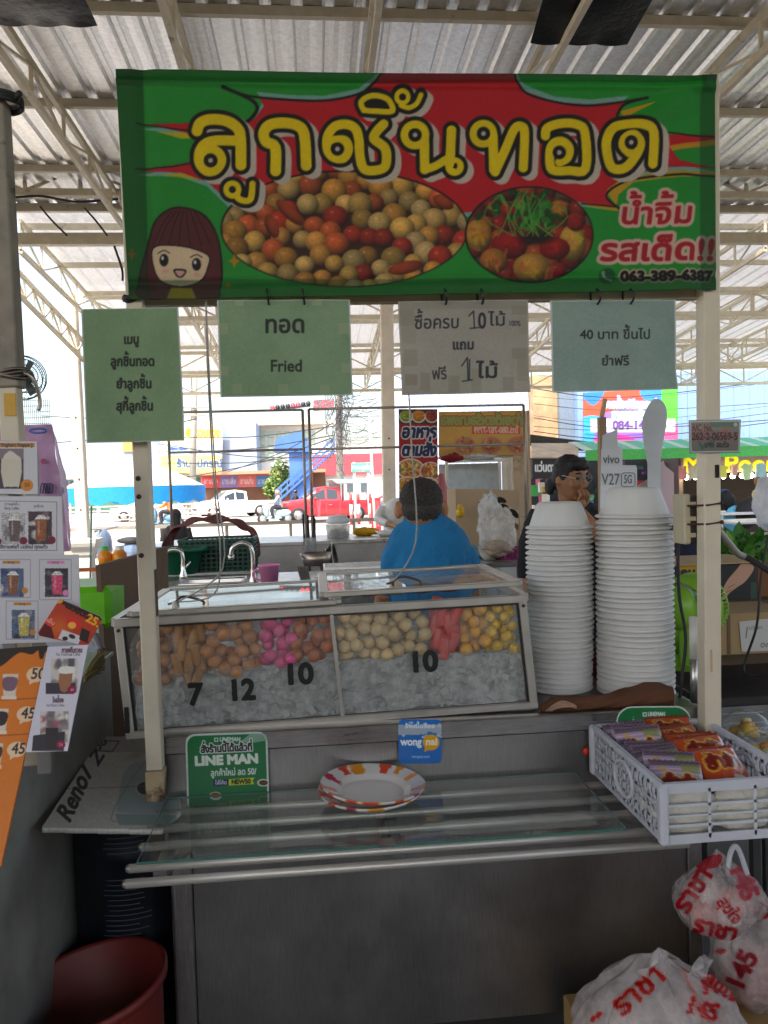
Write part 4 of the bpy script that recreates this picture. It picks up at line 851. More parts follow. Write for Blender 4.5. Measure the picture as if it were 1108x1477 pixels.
# red vertical food banner
cv = Canvas(572, 588, 636, 728, '#b01420', 1.6); cv.rect(572, 588, 636, 612, '#5a3626'); 
for cx, cc in ((586, '#9ab03a'), (604, '#e08a20'), (623, '#a84030')):
    cv.ell(cx, 601, 10, 9, '#e8e2d8'); cv.ell(cx, 600, 8.5, 8, cc, shade=.3)
    for k in range(26): a_ = random.uniform(0, 6.3); r_ = random.random()*7; cv.ell(cx+r_*math.cos(a_), 600+r_*math.sin(a_), 1.8, 1, tuple(min(1, max(0, v+random.uniform(-.25, .2))) for v in hx(cc)))
cv.text('อาหาร', 604, 631, 13, '#16285a', width=50, bold=1.2, shear=.15, outline=[(2.8, '#f0e8e4')]); cv.text('ตามสั่ง', 604, 657, 12.5, '#16285a', width=50, bold=1.2, shear=.15, outline=[(2.8, '#f0e8e4')])
for cx, cy, rx, ry, cc in ((592, 676, 18, 13, '#d8a860'), (621, 680, 14, 12, '#c86a4a'), (588, 702, 18, 13, '#d89030'), (618, 704, 16, 14, '#e0c070')):
    cv.ell(cx, cy, rx+2, ry+2, '#e6ddd2'); cv.ell(cx, cy, rx, ry, cc, shade=.25)
    for k in range(60): a_ = random.uniform(0, 6.3); r_ = math.sqrt(random.random()); cv.ell(cx+r_*rx*.9*math.cos(a_), cy+r_*ry*.9*math.sin(a_), 2.6, 1.3, random.choice(['#e8c060', '#c84a28', '#7fa030', '#f0dca0', '#a85a28', '#e07a30']), rot=random.uniform(0, 3))
tag(sheet('food_banner', cv, [(575, 590), (631, 590), (632, 722), (576, 724)], plane_y(8.55), PRINT('vinyl', trans=.3, rough=.45), thick=.004), 'tall red banner with food pictures and blue lettering, behind the man in blue', 'banner')
# yellow booth: see-through fascia read from behind, panel, glass cabinet
bo = empty('food_booth', 'wooden food booth with a yellow picture fascia and a glass cabinet', 'booth', loc=(at(690, 800, 9.0).x, 9.0, 0))
cv = Canvas(630, 590, 772, 662, '#e2c278', 1.5)
def mtext(s, x, y, size, col, **k):              # lettering seen through the sheet from its back
    E = Canvas(2*x-772-60, cv.y0, 2*x-630+60, cv.y0+72, '#ffffff', cv.k); return s
q = Canvas(630, 590, 772, 662, '#e2c278', 1.5); q.text('ก๋วยเตี๋ยวเรือนายพล', 708, 613, 11, '#b8c080', width=118, bold=1.2, outline=[(2.3, '#c06a4a')]); q.rect(652, 616, 722, 626, '#dd7a62'); q.text('โทร.080-787-7799', 687, 624.5, 6.5, '#f6e4d8', width=64, bold=.4)
for cx in (656, 694, 732): q.ell(cx, 642, 16, 13, '#dcae90'); q.ell(cx, 642, 14, 11.5, '#d49a78'); [q.ell(cx+random.gauss(0, 6), 642+random.gauss(0, 4.5), 3.2, 1.6, random.choice(['#d8866a', '#e4bfa0', '#c07058', '#b8b078']), rot=random.uniform(0, 3)) for _ in range(40)]
cv.a = q.a[:, ::-1].copy()
sheet('fascia', cv, [(633, 594), (758, 592), (758, 656), (633, 658)], plane_y(8.9), PRINT('vinyl', trans=.55, rough=.4), bo, thick=.005)
WOOD = M('#b7a084', .7, var=.15, ns=3, dirt='#8a7a62')
b = MB(); p, q_ = at(741, 655, 8.92), at(759, 745, 8.92); b.span(p.x, q_.x, 8.92, 8.95, q_.z, p.z, WOOD); part(b, 'front_panel', bo)
b = MB(); p = at(760, 592, 8.9); b.hexa([(p.x, 8.9, 1.0), (p.x+.03, 8.9, 1.0), (p.x+.03, 10.2, 1.0), (p.x, 10.2, 1.0), (p.x, 8.9, p.z), (p.x+.03, 8.9, p.z), (p.x+.03, 10.2, p.z), (p.x, 10.2, p.z)], WOOD); part(b, 'side_panel', bo)
cv = Canvas(756, 588, 776, 662, '#cf9a94', 1.5); cv.speckle(.3, 3)
b = MB(); p, q_ = at(633, 659, 8.95), at(741, 662, 8.95); b.span(p.x, q_.x+.02, 8.93, 9.3, p.z-.02, p.z, M('#8f8a84', .4, .5)); part(b, 'shelf', bo)
gc = empty('glass_cabinet', 'white glass fronted cabinet under the yellow fascia', 'cabinet', loc=(at(690, 745, 9.0).x, 9.0, zC)); p, q_ = at(642, 668, 9.0), at(738, 760, 9.0)
b = MB(); b.span(p.x, q_.x, 9.45, 9.48, zC+.02, p.z, M('#e4eaee', .5)); b.span(p.x, q_.x, 9.0, 9.45, zC, zC+.02, M('#e4eaee', .5)); part(b, 'back', gc)
b = MB(); fm = M('#a9a59f', .35, .7)
for x in (p.x, q_.x-.03): b.span(x, x+.03, 8.98, 9.48, zC+.02, p.z, fm) if False else b.span(x, x+.03, 8.97, 9.0, zC, p.z, fm)
b.span(p.x, q_.x, 8.965, 9.0, p.z, p.z+.04, fm); x_ = at(719, 700, 9.0).x; b.span(x_, x_+.025, 8.975, 8.995, zC, p.z, fm); part(b, 'frame', gc)
b = MB(); b.span(p.x+.03, q_.x-.03, 8.985, 8.99, zC, p.z, GLASS((.95, .98, 1), .03, .04)); part(b, 'pane', gc)
c = at(654, 663, 8.96); b = MB(); b.ell(c+Vector((-.02, 0, .03)), (.14, .08, .06), M('#8a1f2c', .7), lump=.4); tag(b.build('cloth'), 'crumpled dark red cloth on the booth shelf', 'cloth')
c = at(690, 661, 8.98); b = MB(); b.ell(c+Vector((0, 0, .03)), (.26, .09, .06), FILM(clear=.4), lump=.5, seed=3); tag(b.build('plastic_bag'), 'crumpled clear plastic bag on the booth shelf', 'plastic bag')
b = MB(); c = at(637, 712, 8.8); b.lathe([(.0, -.3), (.08, -.28), (.09, .02), (.05, .12), (.035, .22), (.0, .24)], M('#d88a90', .3, trans=.4), c, 14); tag(b.build('bottle'), 'translucent pink bottle between the red banner and the glass cabinet', 'bottle')
# things on the rear counter
def lid_tub(px, py, Y, r_, h, label, col='#cfd4d2', inside='#8a5a44'):
    c = at(px, py, Y); c.z = zC; t = empty('food_tub', label, 'container', loc=c); b = MB(); b.lathe([(0, 0), (r_*.85, 0), (r_, h), (r_*.96, h), (r_*.82, .01), (0, .01)], FILM((.85, .88, .86), .55, .2, .1, 10), c, 20); part(b, 'tub', t); b = MB(); b.ell(c+Vector((0, 0, h*.4)), (r_*.7, r_*.7, h*.28), M(inside, .6), lump=.4); part(b, 'food', t); return c, t
c, t = lid_tub(488, 772, 9.0, .15, .16, 'clear tub of brown food with a white lid stacked on it'); b = MB(); b.lathe([(0, .17), (.13, .17), (.14, .2), (.10, .26), (0, .27)], M('#d8dce0', .4), c, 20); part(b, 'lid', t)
for k, (px, r_) in enumerate(((518, .05), (526, .055), (534, .05), (541, .04))):
    b = MB(); c = at(px, 765, 9.2); c.z = zC+.05; b.ell(c, (r_*1.5, r_, r_), M('#e0a818', .5), lump=.2, seed=k); tag(b.build('mango'), 'yellow mango in the row on the rear counter', 'mango', 'yellow mangoes on the rear counter')
b = MB(); c = at(556, 772, 8.9); c.z = zC; b.lathe([(0, 0), (.06, 0), (.12, .07), (.115, .07), (.055, .01), (0, .01)], M('#e2e2de', .4), c, 20); tag(b.build('bowl'), 'small white bowl on the rear counter beside the blue shirt', 'bowl')
# person behind the counter in white, mostly hidden
def ring(c, rx, ry, z, n=16, rot=0.0, dx=0, dy=0): return [Vector((c[0]+dx+math.cos(a)*rx*math.cos(rot)-math.sin(a)*ry*math.sin(rot), c[1]+dy+math.cos(a)*rx*math.sin(rot)+math.sin(a)*ry*math.cos(rot), z)) for a in [2*math.pi*k/n for k in range(n)]]
p = at(574, 735, 10.2); t = empty('person', 'person in a white shirt behind the rear counter, partly hidden by the man in blue', 'person', loc=(p.x, p.y, 0)); b = MB(); sk = M('#b08462', .6); wm = M('#dcdcda', .85); c = (p.x, p.y)
b.ell((p.x+.12, p.y-.04, at(576, 712, 10.2).z-.02), (.085, .1, .12), sk); b.tube([(p.x+.06, p.y, 1.36), (p.x+.12, p.y-.02, 1.56)], .05, sk); cl = MB(); cl.loft([ring(c, .2, .13, .95), ring(c, .2, .13, 1.15), ring(c, .22, .14, 1.32), ring(c, .15, .1, 1.42), ring(c, .06, .06, 1.47)], wm); limb(cl, [(p.x-.2, p.y, 1.34), (p.x-.27, p.y-.1, 1.2), (p.x-.16, p.y-.25, 1.14)], [.07, .06, .05], wm); limb(b, [(p.x+.04, p.y, 1.38), (p.x-.18, p.y, 1.33), (p.x-.25, p.y-.1, 1.2), (p.x-.16, p.y-.25, 1.14), (p.x-.05, p.y-.36, 1.1)], [.05, .045, .04, .038, .034], sk)
tr = MB(); tr.loft([ring(c, .16, .12, 0.03), ring(c, .17, .13, .5), ring(c, .19, .14, .97)], M('#3a4050', .8)); hr = MB(); hr.ell((p.x+.12, p.y-.02, at(576, 706, 10.2).z), (.1, .11, .1), M((.015, .012, .01), .6)); figure([('body', b), ('shirt', cl), ('trousers', tr), ('hair', hr)], t, .014)
# ---- sinks
yS0, yS1, zS = 4.35, 5.75, 1.0
xs0, xs1 = at(165, 850, 4.4).x, at(600, 850, 4.4).x
sk_ = empty('sink_unit', 'double bowl stainless sink unit with a wide draining rim behind the ice case', 'sink', loc=((xs0+xs1)/2, 5, 0))
bowls = [(at(252, 845, 5.0).x, at(345, 845, 5.0).x, 4.55, 5.05), (at(248, 830, 5.5).x, at(338, 830, 5.5).x, 5.15, 5.5), (at(372, 855, 4.6).x, at(436, 855, 4.6).x, 4.5, 4.62)][:2]
b = MB(); bx0, bx1 = bowls[0][0], bowls[0][1]
b.span(xs0, bx0, yS0, yS1, zS-.04, zS, SSH); b.span(bx1, xs1, yS0, yS1, zS-.04, zS, SSH); b.span(bx0, bx1, yS0, 4.55, zS-.04, zS, SSH); b.span(bx0, bx1, 5.05, 5.15, zS-.04, zS, SSH); b.span(bx0, bx1, 5.5, yS1, zS-.04, zS, SSH); part(b, 'top', sk_)
for x0, x1, y0, y1 in ((bx0, bx1, 4.55, 5.05), (bx0, bx1, 5.15, 5.5)):
    b = MB(); d = .18
    for (p_, q_, r_, s_) in (((x0, y0), (x1, y0), 0, 0), ((x1, y0), (x1, y1), 0, 0), ((x1, y1), (x0, y1), 0, 0), ((x0, y1), (x0, y0), 0, 0)): b.quad((*p_, zS), (*q_, zS), (q_[0]+(.03 if q_[0] == x0 else -.03), q_[1]+(.03 if q_[1] == y0 else -.03), zS-d), (p_[0]+(.03 if p_[0] == x0 else -.03), p_[1]+(.03 if p_[1] == y0 else -.03), zS-d), SSH)
    b.quad((x0+.03, y0+.03, zS-d), (x1-.03, y0+.03, zS-d), (x1-.03, y1-.03, zS-d), (x0+.03, y1-.03, zS-d), SSH); part(b, 'basin', sk_)
    b = MB(); b.tube([(x0, y0, zS+.004), (x1, y0, zS+.004), (x1, y1, zS+.004), (x0, y1, zS+.004), (x0, y0, zS+.004)], .009, SSH, 6); part(b, 'rim', sk_)
b = MB(); b.span(xs0+.05, xs1-.05, yS0+.02, yS0+.05, .1, zS-.05, SSD); part(b, 'front_panel', sk_)
for x in (xs0+.06, xs1-.06):
    for y in (yS0+.1, yS1-.1): b = MB(); b.tube([(x, y, 0), (x, y, zS-.04)], .02, SS, 8); part(b, 'leg', sk_)
def faucet(px, py, Y, h, reach, label):
    c = at(px, py, Y); c.z = zS; t = empty('faucet', label, 'faucet', loc=c); CH = M((.55, .54, .52), .18, 1); b = MB(); b.lathe([(0, 0), (.032, 0), (.03, .02), (.018, .05), (.016, .1)], CH, c, 16); part(b, 'base', t); b = MB()
    pts = [c+Vector((0, 0, .08)), c+Vector((0, 0, h*.7)), c+Vector((-reach*.12, 0, h*.92)), c+Vector((-reach*.5, 0, h)), c+Vector((-reach*.9, 0, h*.9)), c+Vector((-reach, 0, h*.72))]; b.tube(catmull(pts, 6), .015, CH, 10); b.tube([pts[-1], pts[-1]-Vector((0, 0, .03))], .02, CH, 10); part(b, 'spout', t); b = MB(); b.tube([c+Vector((.015, 0, .07)), c+Vector((.05, 0, .12))], .009, CH, 8); part(b, 'handle', t)
faucet(366, 843, 5.1, .27, .14, 'tall chrome swan neck faucet beside the pink mug'); faucet(265, 832, 5.6, .21, .13, 'chrome swan neck faucet in front of the green planter')
b = MB(); c = at(389, 841, 5.0); c.z = zS; t = empty('mug', 'bright pink plastic mug on the draining board', 'mug', loc=c); b.lathe([(0, 0), (.052, 0), (.066, .125), (.071, .125), (.071, .132), (.068, .132)], M('#ff9cd0', .35, trans=.15), c, 24); part(b, 'cup', t); b = MB(); b.tube(catmull([c+Vector((-.06, 0, .10)), c+Vector((-.10, 0, .09)), c+Vector((-.10, 0, .05)), c+Vector((-.055, 0, .03))], 5), .007, M('#f080c0', .35), 8); part(b, 'handle', t)
c = at(262, 832, 5.95); c.z = zS+.0; b = MB(); t = empty('planter', 'round green plastic planter on the sink edge', 'planter', loc=c); GP = M('#1f7a58', .45, trans=.15); b.lathe([(0, .0), (.12, .0), (.16, .17), (.205, .17), (.21, .2), (.19, .2), (.15, .16), (.11, .02), (0, .02)], GP, c, 28); part(b, 'pot', t); b = MB(); b.lathe([(0, .16), (.16, .16)], M('#7a5a3a', .9), c, 20); part(b, 'soil', t)
c = at(318, 826, 6.2); t = empty('basket', 'dark green perforated plastic basket of dishes under a maroon cloth', 'basket', loc=(c.x, c.y, zS)); DG = M('#16453a', .5); w_, d_, h_ = .28, .2, .24; b = MB(); z0 = zS+.0
for i in range(15):
    x = c.x-w_+2*w_*i/14
    for y in (c.y-d_, c.y+d_): b.bar((x, y, z0), (x*1.0, y, z0+h_), .012, .008, DG)
for i in range(10):
    y = c.y-d_+2*d_*i/9
    for x in (c.x-w_, c.x+w_): b.bar((x, y, z0), (x, y, z0+h_), .008, .012, DG)
for k in range(8):
    z = z0+h_*k/7
    for y in (c.y-d_, c.y+d_): b.bar((c.x-w_, y, z), (c.x+w_, y, z), .009, .012, DG)
    for x in (c.x-w_, c.x+w_): b.bar((x, c.y-d_, z), (x, c.y+d_, z), .009, .012, DG)
b.span(c.x-w_, c.x+w_, c.y-d_+.03, c.y+d_, z0, z0+.012, DG); b.span(c.x-w_+.02, c.x+w_-.02, c.y-.02, c.y+.0, z0, z0+h_-.02, M('#0e2a24', .7)); part(b, 'lattice', t); b = MB()
for y in (c.y-d_, c.y+d_): b.bar((c.x-w_-.01, y, z0+h_), (c.x+w_+.01, y, z0+h_), .02, .02, DG)
for x in (c.x-w_, c.x+w_): b.bar((x, c.y-d_, z0+h_), (x, c.y+d_, z0+h_), .02, .02, DG)
part(b, 'rim', t)
b = MB(); cy_ = 6.55; cc = at(307, 800, cy_)
def dome(u, v):
    a_ = u*math.pi; x = cc.x-math.cos(a_)*.375*(1+.02*math.sin(v*9)); h = math.sin(a_)**.55; y = cy_-.25+.5*v; k = 1 if .03 < u < .97 else 1.1
    return Vector((x, y, zS+.06+.355*h*(1-.10*abs(v-.5)*2)+.012*math.sin(u*31+v*7)+.02*mnoise.noise(Vector((u*5, v*4, 1)))))
b.grid(dome, 48, 14, M('#6a2a26', .85, var=.18, ns=6, bump=.3, bscale=60)); ob = b.build('cloth'); ob.modifiers.new('thickness', 'SOLIDIFY').thickness = .006; tag(ob, 'maroon cloth draped in a dome over the dish basket', 'cloth')
for k, (px, py, r_, lb) in enumerate(((338, 795, .075, 'upturned cream bowl on top of the green basket'), (306, 800, .06, 'grey bowl leaning in the green basket'))):
    b = MB(); c = at(px, py, 6.25); b.ell(c, (r_*1.2, .06, r_), M('#b8a078' if k == 0 else '#8f8c88', .5), lump=.05); tag(b.build('bowl'), lb, 'bowl')
b = MB(); c = at(277, 844, 4.85); b.ell(Vector((c.x, c.y, zS+.012)), (.06, .035, .02), M('#d8c020', .8), lump=.1); tag(b.build('sponge'), 'yellow sponge lying on the sink rim', 'sponge')
# cooking things to the right of the sinks
def wok(px, py, Y, r_, label, tilt):
    c = at(px, py, Y); t = empty('wok', label, 'wok', loc=c); rm = Matrix.Rotation(R(tilt), 3, 'Y') @ Matrix.Rotation(R(8), 3, 'X'); b = MB(); b.lathe([(0, -.05), (r_*.5, -.04), (r_*.85, -.01), (r_, .03), (r_*.96, .03), (r_*.8, 0), (0, -.035)], M((.03, .03, .032), .4, .5, dirt='#3a332c'), c, 28, rm); part(b, 'pan', t); b = MB(); b.lathe([(r_*.97, .03), (r_*1.02, .034), (r_*1.02, .042), (r_*.97, .042)], M('#bdb6ac', .3, .8), c, 28, rm); part(b, 'rim', t)
wok(478, 812, 6.6, .17, 'black wok standing on edge with a pale rim', 82); wok(470, 818, 6.5, .15, 'second blackened pan leaning against the black wok', 78)
c = at(457, 832, 6.2); b = MB(); b.lathe([(0, 0), (.1, 0), (.13, .1), (.125, .1), (.095, .01), (0, .01)], M('#a89c90', .3, .8), Vector((c.x, c.y, zS)), 24); tag(b.build('pan'), 'small dull metal pan in front of the woks', 'pan')
c = at(448, 812, 6.6); t = empty('utensil_holder', 'clear holder of black handled utensils under the tall steel posts', 'utensil holder', loc=(c.x, c.y, zS)); b = MB(); b.span(c.x-.055, c.x+.055, c.y-.05, c.y+.05, zS, zS+.2, FILM(clear=.5, wr=.1), .01); part(b, 'box', t)
for k in range(5): b = MB(); x = c.x-.045+k*.022; b.tube([(x, c.y, zS+.05), (x+random.uniform(-.02, .02), c.y, zS+.32+random.uniform(0, .08))], .009, M((.03, .025, .025), .5), 8); part(b, 'utensil', t)
for k in range(2):
    b = MB(); p, q_ = at(432+k*8, 818, 4.75), at(441+k*6, 850, 4.6); b.bar(p, q_, .03, .012, SSD); tag(b.build('tongs'), 'steel tongs arm leaning by the ice case lid', 'tongs', 'steel tongs leaning by the case')
for k, (x0, x1, y0, z, Y0, Y1) in enumerate(((452, 560, 845, 1.03, 4.4, 4.8), (470, 575, 832, 1.06, 4.9, 5.3))):
    b = MB(); a_, c_ = at(x0, y0, Y0).x, at(x1, y0, Y0).x; b.span(a_, c_, Y0, Y1, z, z+.012, SSH); b.span(a_-.01, c_+.01, Y0-.012, Y0, z-.002, z+.035, SSH); b.span(a_-.01, c_+.01, Y1, Y1+.012, z-.002, z+.035, SSH); b.span(a_-.012, a_, Y0, Y1, z, z+.034, SSH); b.span(c_, c_+.012, Y0, Y1, z, z+.034, SSH); tag(b.build('tray'), ('shallow steel tray nearest the ice case', 'shallow steel tray behind the nearer one')[k], 'tray')
    b = MB(); b.span(a_+.02, c_-.02, Y0+.03, Y1-.03, zS, z-.001, M('#6a6660', .5, .4)); tag(b.build('rack'), ('low metal rack under the nearer steel tray', 'low metal rack under the farther steel tray')[k], 'rack')
b = MB(); p = at(458, 838, 5.6); b.hexa([p+Vector(v) for v in ((0, 0, -.02), (.32, .02, .0), (.3, .2, .03), (.0, .18, .01), (0, 0, -.01), (.32, .02, .01), (.3, .2, .04), (0, .18, .02))], SSH); tag(b.build('tray'), 'tilted steel tray catching the light beside the woks', 'tray')
# ---- man in the blue polo shirt, seen from behind
Ym = 3.25; mc = at(621, 842, Ym); X = mc.x; zt = at(606, 691, Ym).z; m_ = empty('person', 'man in a blue polo shirt with short greying hair, standing with his back to us', 'person', loc=(X, Ym, 0)); sk = M('#b47c58', .55, sss=.1, var=.06); hair = M((.045, .038, .034), .8, var=.8, ns=110, bump=.6, bscale=160); blue = M('#1a76ac', .85, var=.10, ns=5, bump=.9, bscale=11); nv = M('#20242e', .85)
hx_ = at(606, 720, Ym).x; hc = Vector((hx_, Ym-.03, zt-.105)); b = MB(); b.ell(hc, (.084, .098, .106), sk, 18, 14); b.ell(hc+Vector((0, .06, -.055)), (.06, .06, .065), sk); b.ell(hc+Vector((-.02, .105, -.02)), (.018, .025, .02), sk, 8, 6)
for s_ in (-1, 1): b.ell(hc+Vector((s_*.099, .0, -.024)), (.018, .027, .040), sk, 12, 8)
b.tube([hc+Vector((.01, .0, -.06)), (X-.02, Ym-.01, zt-.26)], [.058, .066], sk, 14); b.loft([ring((X, Ym), .15, .1, .95), ring((X, Ym), .16, .11, 1.1), ring((X, Ym), .19, .1, 1.3), ring((X, Ym), .07, .06, zt-.20)], sk)
for s_ in (-1, 1): limb(b, [(X+s_*.19, Ym+.02, 1.16), (X+s_*.20, Ym+.12, 1.02), (X+s_*.16, Ym+.3, 1.04), (X+s_*.10, Ym+.36, 1.05)], [.048, .042, .03, .034], sk)
cl = MB(); zs = zt-.212
cl.loft([ring((X, Ym), .165, .13, .9), ring((X, Ym), .17, .135, 1.05), ring((X, Ym), .175, .135, 1.2), ring((X, Ym), .172, .13, zs-.13), ring((X, Ym), .172, .12, zs-.055), ring((X-.004, Ym), .152, .105, zs-.008), ring((X-.010, Ym), .112, .09, zs+.028), ring((X-.018, Ym), .078, .078, zs+.056)], blue)
for s_ in (-1, 1): limb(cl, [(X+s_*.11, Ym, zs-.045), (X+s_*.142, Ym+.01, zs-.11), (X+s_*.155, Ym+.02, 1.24), (X+s_*.15, Ym+.05, 1.10)], [.055, .06, .057, .06], blue)
co = MB(); co.lathe([(.074, 0), (.07, .04), (.075, .045), (.088, .002), (.09, -.012)], blue, (X-.02, Ym, zs+.045), 22, Matrix.Rotation(R(-6), 3, 'X'))
hr = MB(); hr.ell(hc+Vector((0, -.008, .026)), (.092, .103, .086), hair, 20, 14); gh = MB(); gh.ell(hc+Vector((0, -.026, -.016)), (.086, .078, .066), M((.062, .054, .048), .8, var=.8, ns=120, bump=.6, bscale=160), 20, 14)
tr = MB(); 
for s_ in (-1, 1): limb(tr, [(X+s_*.1, Ym, .95), (X+s_*.11, Ym-.01, .5), (X+s_*.11, Ym, .05)], [.11, .085, .06], nv); tr.ell((X+s_*.11, Ym+.06, .05), (.05, .13, .05), nv)
figure([('body', b), ('shirt', cl), ('hair', hr), ('grey_hair', gh), ('trousers', tr)], m_, .008, 4, 1); part(co, 'collar', m_)
b = MB(); b.tube(catmull([hc+Vector((-.088, -.01, .0)), hc+Vector((-.092, .03, .005)), hc+Vector((-.088, .085, .01))], 4), .0035, M((.02, .02, .02), .4), 6); tag(b.build('glasses_temple', m_), None); o = bpy.data.objects['glasses_temple']; o.data.transform(Matrix.Translation(-m_.location))
# ---- person in black behind the bowls, turned to their left, hand at the chin
Yb = 4.35; p_ = empty('person', 'person in a black top with glasses and tied hair, hand raised to the chin', 'person', loc=(at(825, 800, Yb).x, Yb, 0)); X = p_.location.x; zt = at(820, 656, Yb).z; sk = M('#a0704f', .6, sss=.1, var=.16, ns=30); bk = M((.014, .013, .016), .9, var=.3, ns=10, bump=.2, bscale=200); hair = M((.010, .008, .008), .5, var=.4, ns=60, bump=.5, bscale=120)
hc = Vector((at(819, 690, Yb).x, Yb-.05, zt-.135)); rz = Matrix.Rotation(R(26), 3, 'Z') @ Matrix.Rotation(R(14), 3, 'X')   # face towards +x and a little down
def H(x, y, z): return hc + rz @ Vector((x, y, z))     # y = -front
b = MB(); b.ell(hc, (.078, .095, .115), sk, 20, 14, rz); b.ell(H(0, -.035, -.055), (.058, .062, .065), sk, 14, 10, rz); b.ell(H(0, -.105, -.022), (.014, .022, .022), sk, 10, 8, rz); b.tube([H(0, -.088, .02), H(0, -.112, -.022)], .010, sk, 8); b.ell(H(0, -.086, -.062), (.026, .014, .010), M('#7a4038', .5), 10, 6, rz); b.ell(H(0, -.076, -.098), (.026, .024, .018), sk, 10, 8, rz)
for s_ in (-1, 1): b.ell(H(s_*.079, .012, -.012), (.012, .024, .033), sk, 10, 8, rz); b.ell(H(s_*.038, -.078, -.02), (.028, .022, .022), sk, 10, 8, rz)
b.tube([H(0, .02, -.07), (X, Yb, zt-.34)], [.052, .06], sk, 14); b.loft([ring((X, Yb), .14, .09, 1.0), ring((X, Yb), .15, .09, 1.2), ring((X, Yb), .16, .09, zt-.36), ring((X, Yb), .06, .055, zt-.28)], sk)
limb(b, [(X+.18, Yb-.04, zt-.58), (X+.08, Yb-.2, zt-.44), H(.0, -.10, -.16)], [.042, .036, .028], sk)
hand = MB()
palm = H(-.005, -.115, -.125); hand.ell(palm, (.035, .02, .042), sk, 12, 8, rz); 
for k, (dx, l) in enumerate(((-.028, .05), (-.010, .058), (.009, .055), (.026, .044))): hand.tube(catmull([palm+rz @ Vector((dx, -.005, .03)), palm+rz @ Vector((dx*1.1, -.02, .03+l*.5)), palm+rz @ Vector((dx*1.15, .004, .03+l))], 4), [.0095]*6+[.0085]*3, sk, 8)
hand.tube(catmull([palm+rz @ Vector((.03, 0, -.01)), palm+rz @ Vector((.052, .0, .02)), palm+rz @ Vector((.05, .012, .045))], 4), .0105, sk, 8)
cl = MB(); zs = zt-.30; cl.loft([ring((X, Yb), .20, .12, .9), ring((X, Yb), .205, .125, 1.1), ring((X, Yb), .215, .12, zs-.1), ring((X, Yb), .20, .11, zs-.03), ring((X, Yb), .13, .085, zs+.015), ring((X, Yb), .085, .07, zs+.03)], bk); limb(cl, [(X-.17, Yb, zs-.04), (X-.25, Yb, zs-.2), (X-.27, Yb-.02, zs-.4)], [.075, .07, .06], bk); limb(cl, [(X+.17, Yb, zs-.04), (X+.26, Yb-.02, zs-.2), (X+.2, Yb-.05, zt-.57)], [.075, .07, .06], bk); limb(b, [(X-.27, Yb-.02, zs-.4), (X-.25, Yb-.08, zs-.6), (X-.2, Yb-.12, zs-.62)], [.042, .036, .03], sk)
hr = MB(); hr.ell(H(0, .022, .028), (.092, .098, .108), hair, 18, 12, rz); hr.ell(H(0, -.05, .088), (.075, .05, .035), hair, 14, 9, rz); hr.ell(H(-.035, .115, -.075), (.026, .040, .055), hair, 12, 9, rz); hr.ell(H(.0, .07, -.02), (.06, .06, .06), hair)
tr = MB()
for s_ in (-1, 1): limb(tr, [(X+s_*.1, Yb, .95), (X+s_*.1, Yb, .5), (X+s_*.1, Yb, .05)], [.105, .08, .055], nv); tr.ell((X+s_*.1, Yb-.06, .05), (.05, .13, .05), nv)
figure([('body', b), ('top', cl), ('hair', hr), ('trousers', tr)], p_, .008, 4, 1); part(hand, 'hand', p_)
b = MB()
for s_ in (-1, 1):
    ctr = H(s_*.036, -.104, .018); pts = [ctr + rz @ Vector((math.cos(a)*.03, abs(math.cos(a))*.004, math.sin(a)*.023)) for a in [2*math.pi*k/18 for k in range(19)]]; b.tube(pts, .0016, M('#9a968e', .3, .6), 6); b.tube([H(s_*.066, -.1, .02), H(s_*.083, -.02, .02), H(s_*.08, .01, .01)], .0022, M('#c8c4bc', .3, .6), 6)
b.tube([H(-.008, -.108, .022), H(.008, -.108, .022)], .0024, M('#c8c4bc', .3, .6), 6); part(b, 'glasses', p_); b = MB()
for s_ in (-1, 1): b.ell(H(s_*.034, -.089, .018), (.015, .009, .007), M((.012, .01, .01), .2), 10, 6, rz); b.tube([H(s_*.018, -.096, .043), H(s_*.036, -.097, .05), H(s_*.055, -.088, .045)], .0045, hair, 6)
part(b, 'eyes', p_)
# ---- printed carton, bags and bowls between them
cx0 = at(655, 790, 6.0); bx = empty('carton', 'brown carton printed with a black gas stove, behind the man in blue', 'box', loc=cx0); CB = M('#b39a7c', .85, var=.08, ns=6); A, B_ = at(657, 705, 6.0), at(749, 707, 6.0); zb_ = at(700, 800, 6.0).z
b = MB(); b.hexa([(A.x, 6.0, zb_), (B_.x, 6.0, zb_), (B_.x, 6.4, zb_), (A.x, 6.4, zb_), (A.x, 6.0, A.z), (B_.x, 6.0, B_.z), (B_.x, 6.4, B_.z), (A.x, 6.4, A.z)], CB); part(b, 'carton_body', bx)
cv = Canvas(655, 700, 752, 805, '#b39a7c', 1.5); cv.poly([(690, 722), (702, 716), (750, 738), (750, 765), (702, 738)], '#d8c8b0'); cv.poly([(690, 722), (750, 758), (750, 766), (692, 731)], '#7a5a44')
for ex, ey in ((716, 722), (724, 721), (728, 731), (740, 738), (744, 743)): cv.ell(ex, ey, 7, 3.4, '#1a1614', rot=.45)
cv.text('5', 708, 765, 9, '#6a5038'); sheet('print', cv, [(658, 706), (748, 708), (748, 800), (658, 801)], plane_y(5.997), PRINT('carton', trans=0, rough=.85), bx, thick=.001)
bt_ = empty('side_table', 'small steel prep table holding the carton and bowls', 'table', loc=(at(715, 830, 5.7).x, 5.8, 0)); x0, x1 = at(640, 830, 5.4).x, at(778, 830, 5.4).x; b = MB(); zt_ = zb_; b.span(x0, x1, 5.3, 6.6, zt_-.03, zt_-.001, SSH, .004); part(b, 'tabletop', bt_)
for x in (x0+.04, x1-.04):
    for y in (5.35, 6.5): b = MB(); b.bar((x, y, 0), (x, y, zt_-.03), .03, .03, SSD); part(b, 'leg', bt_)
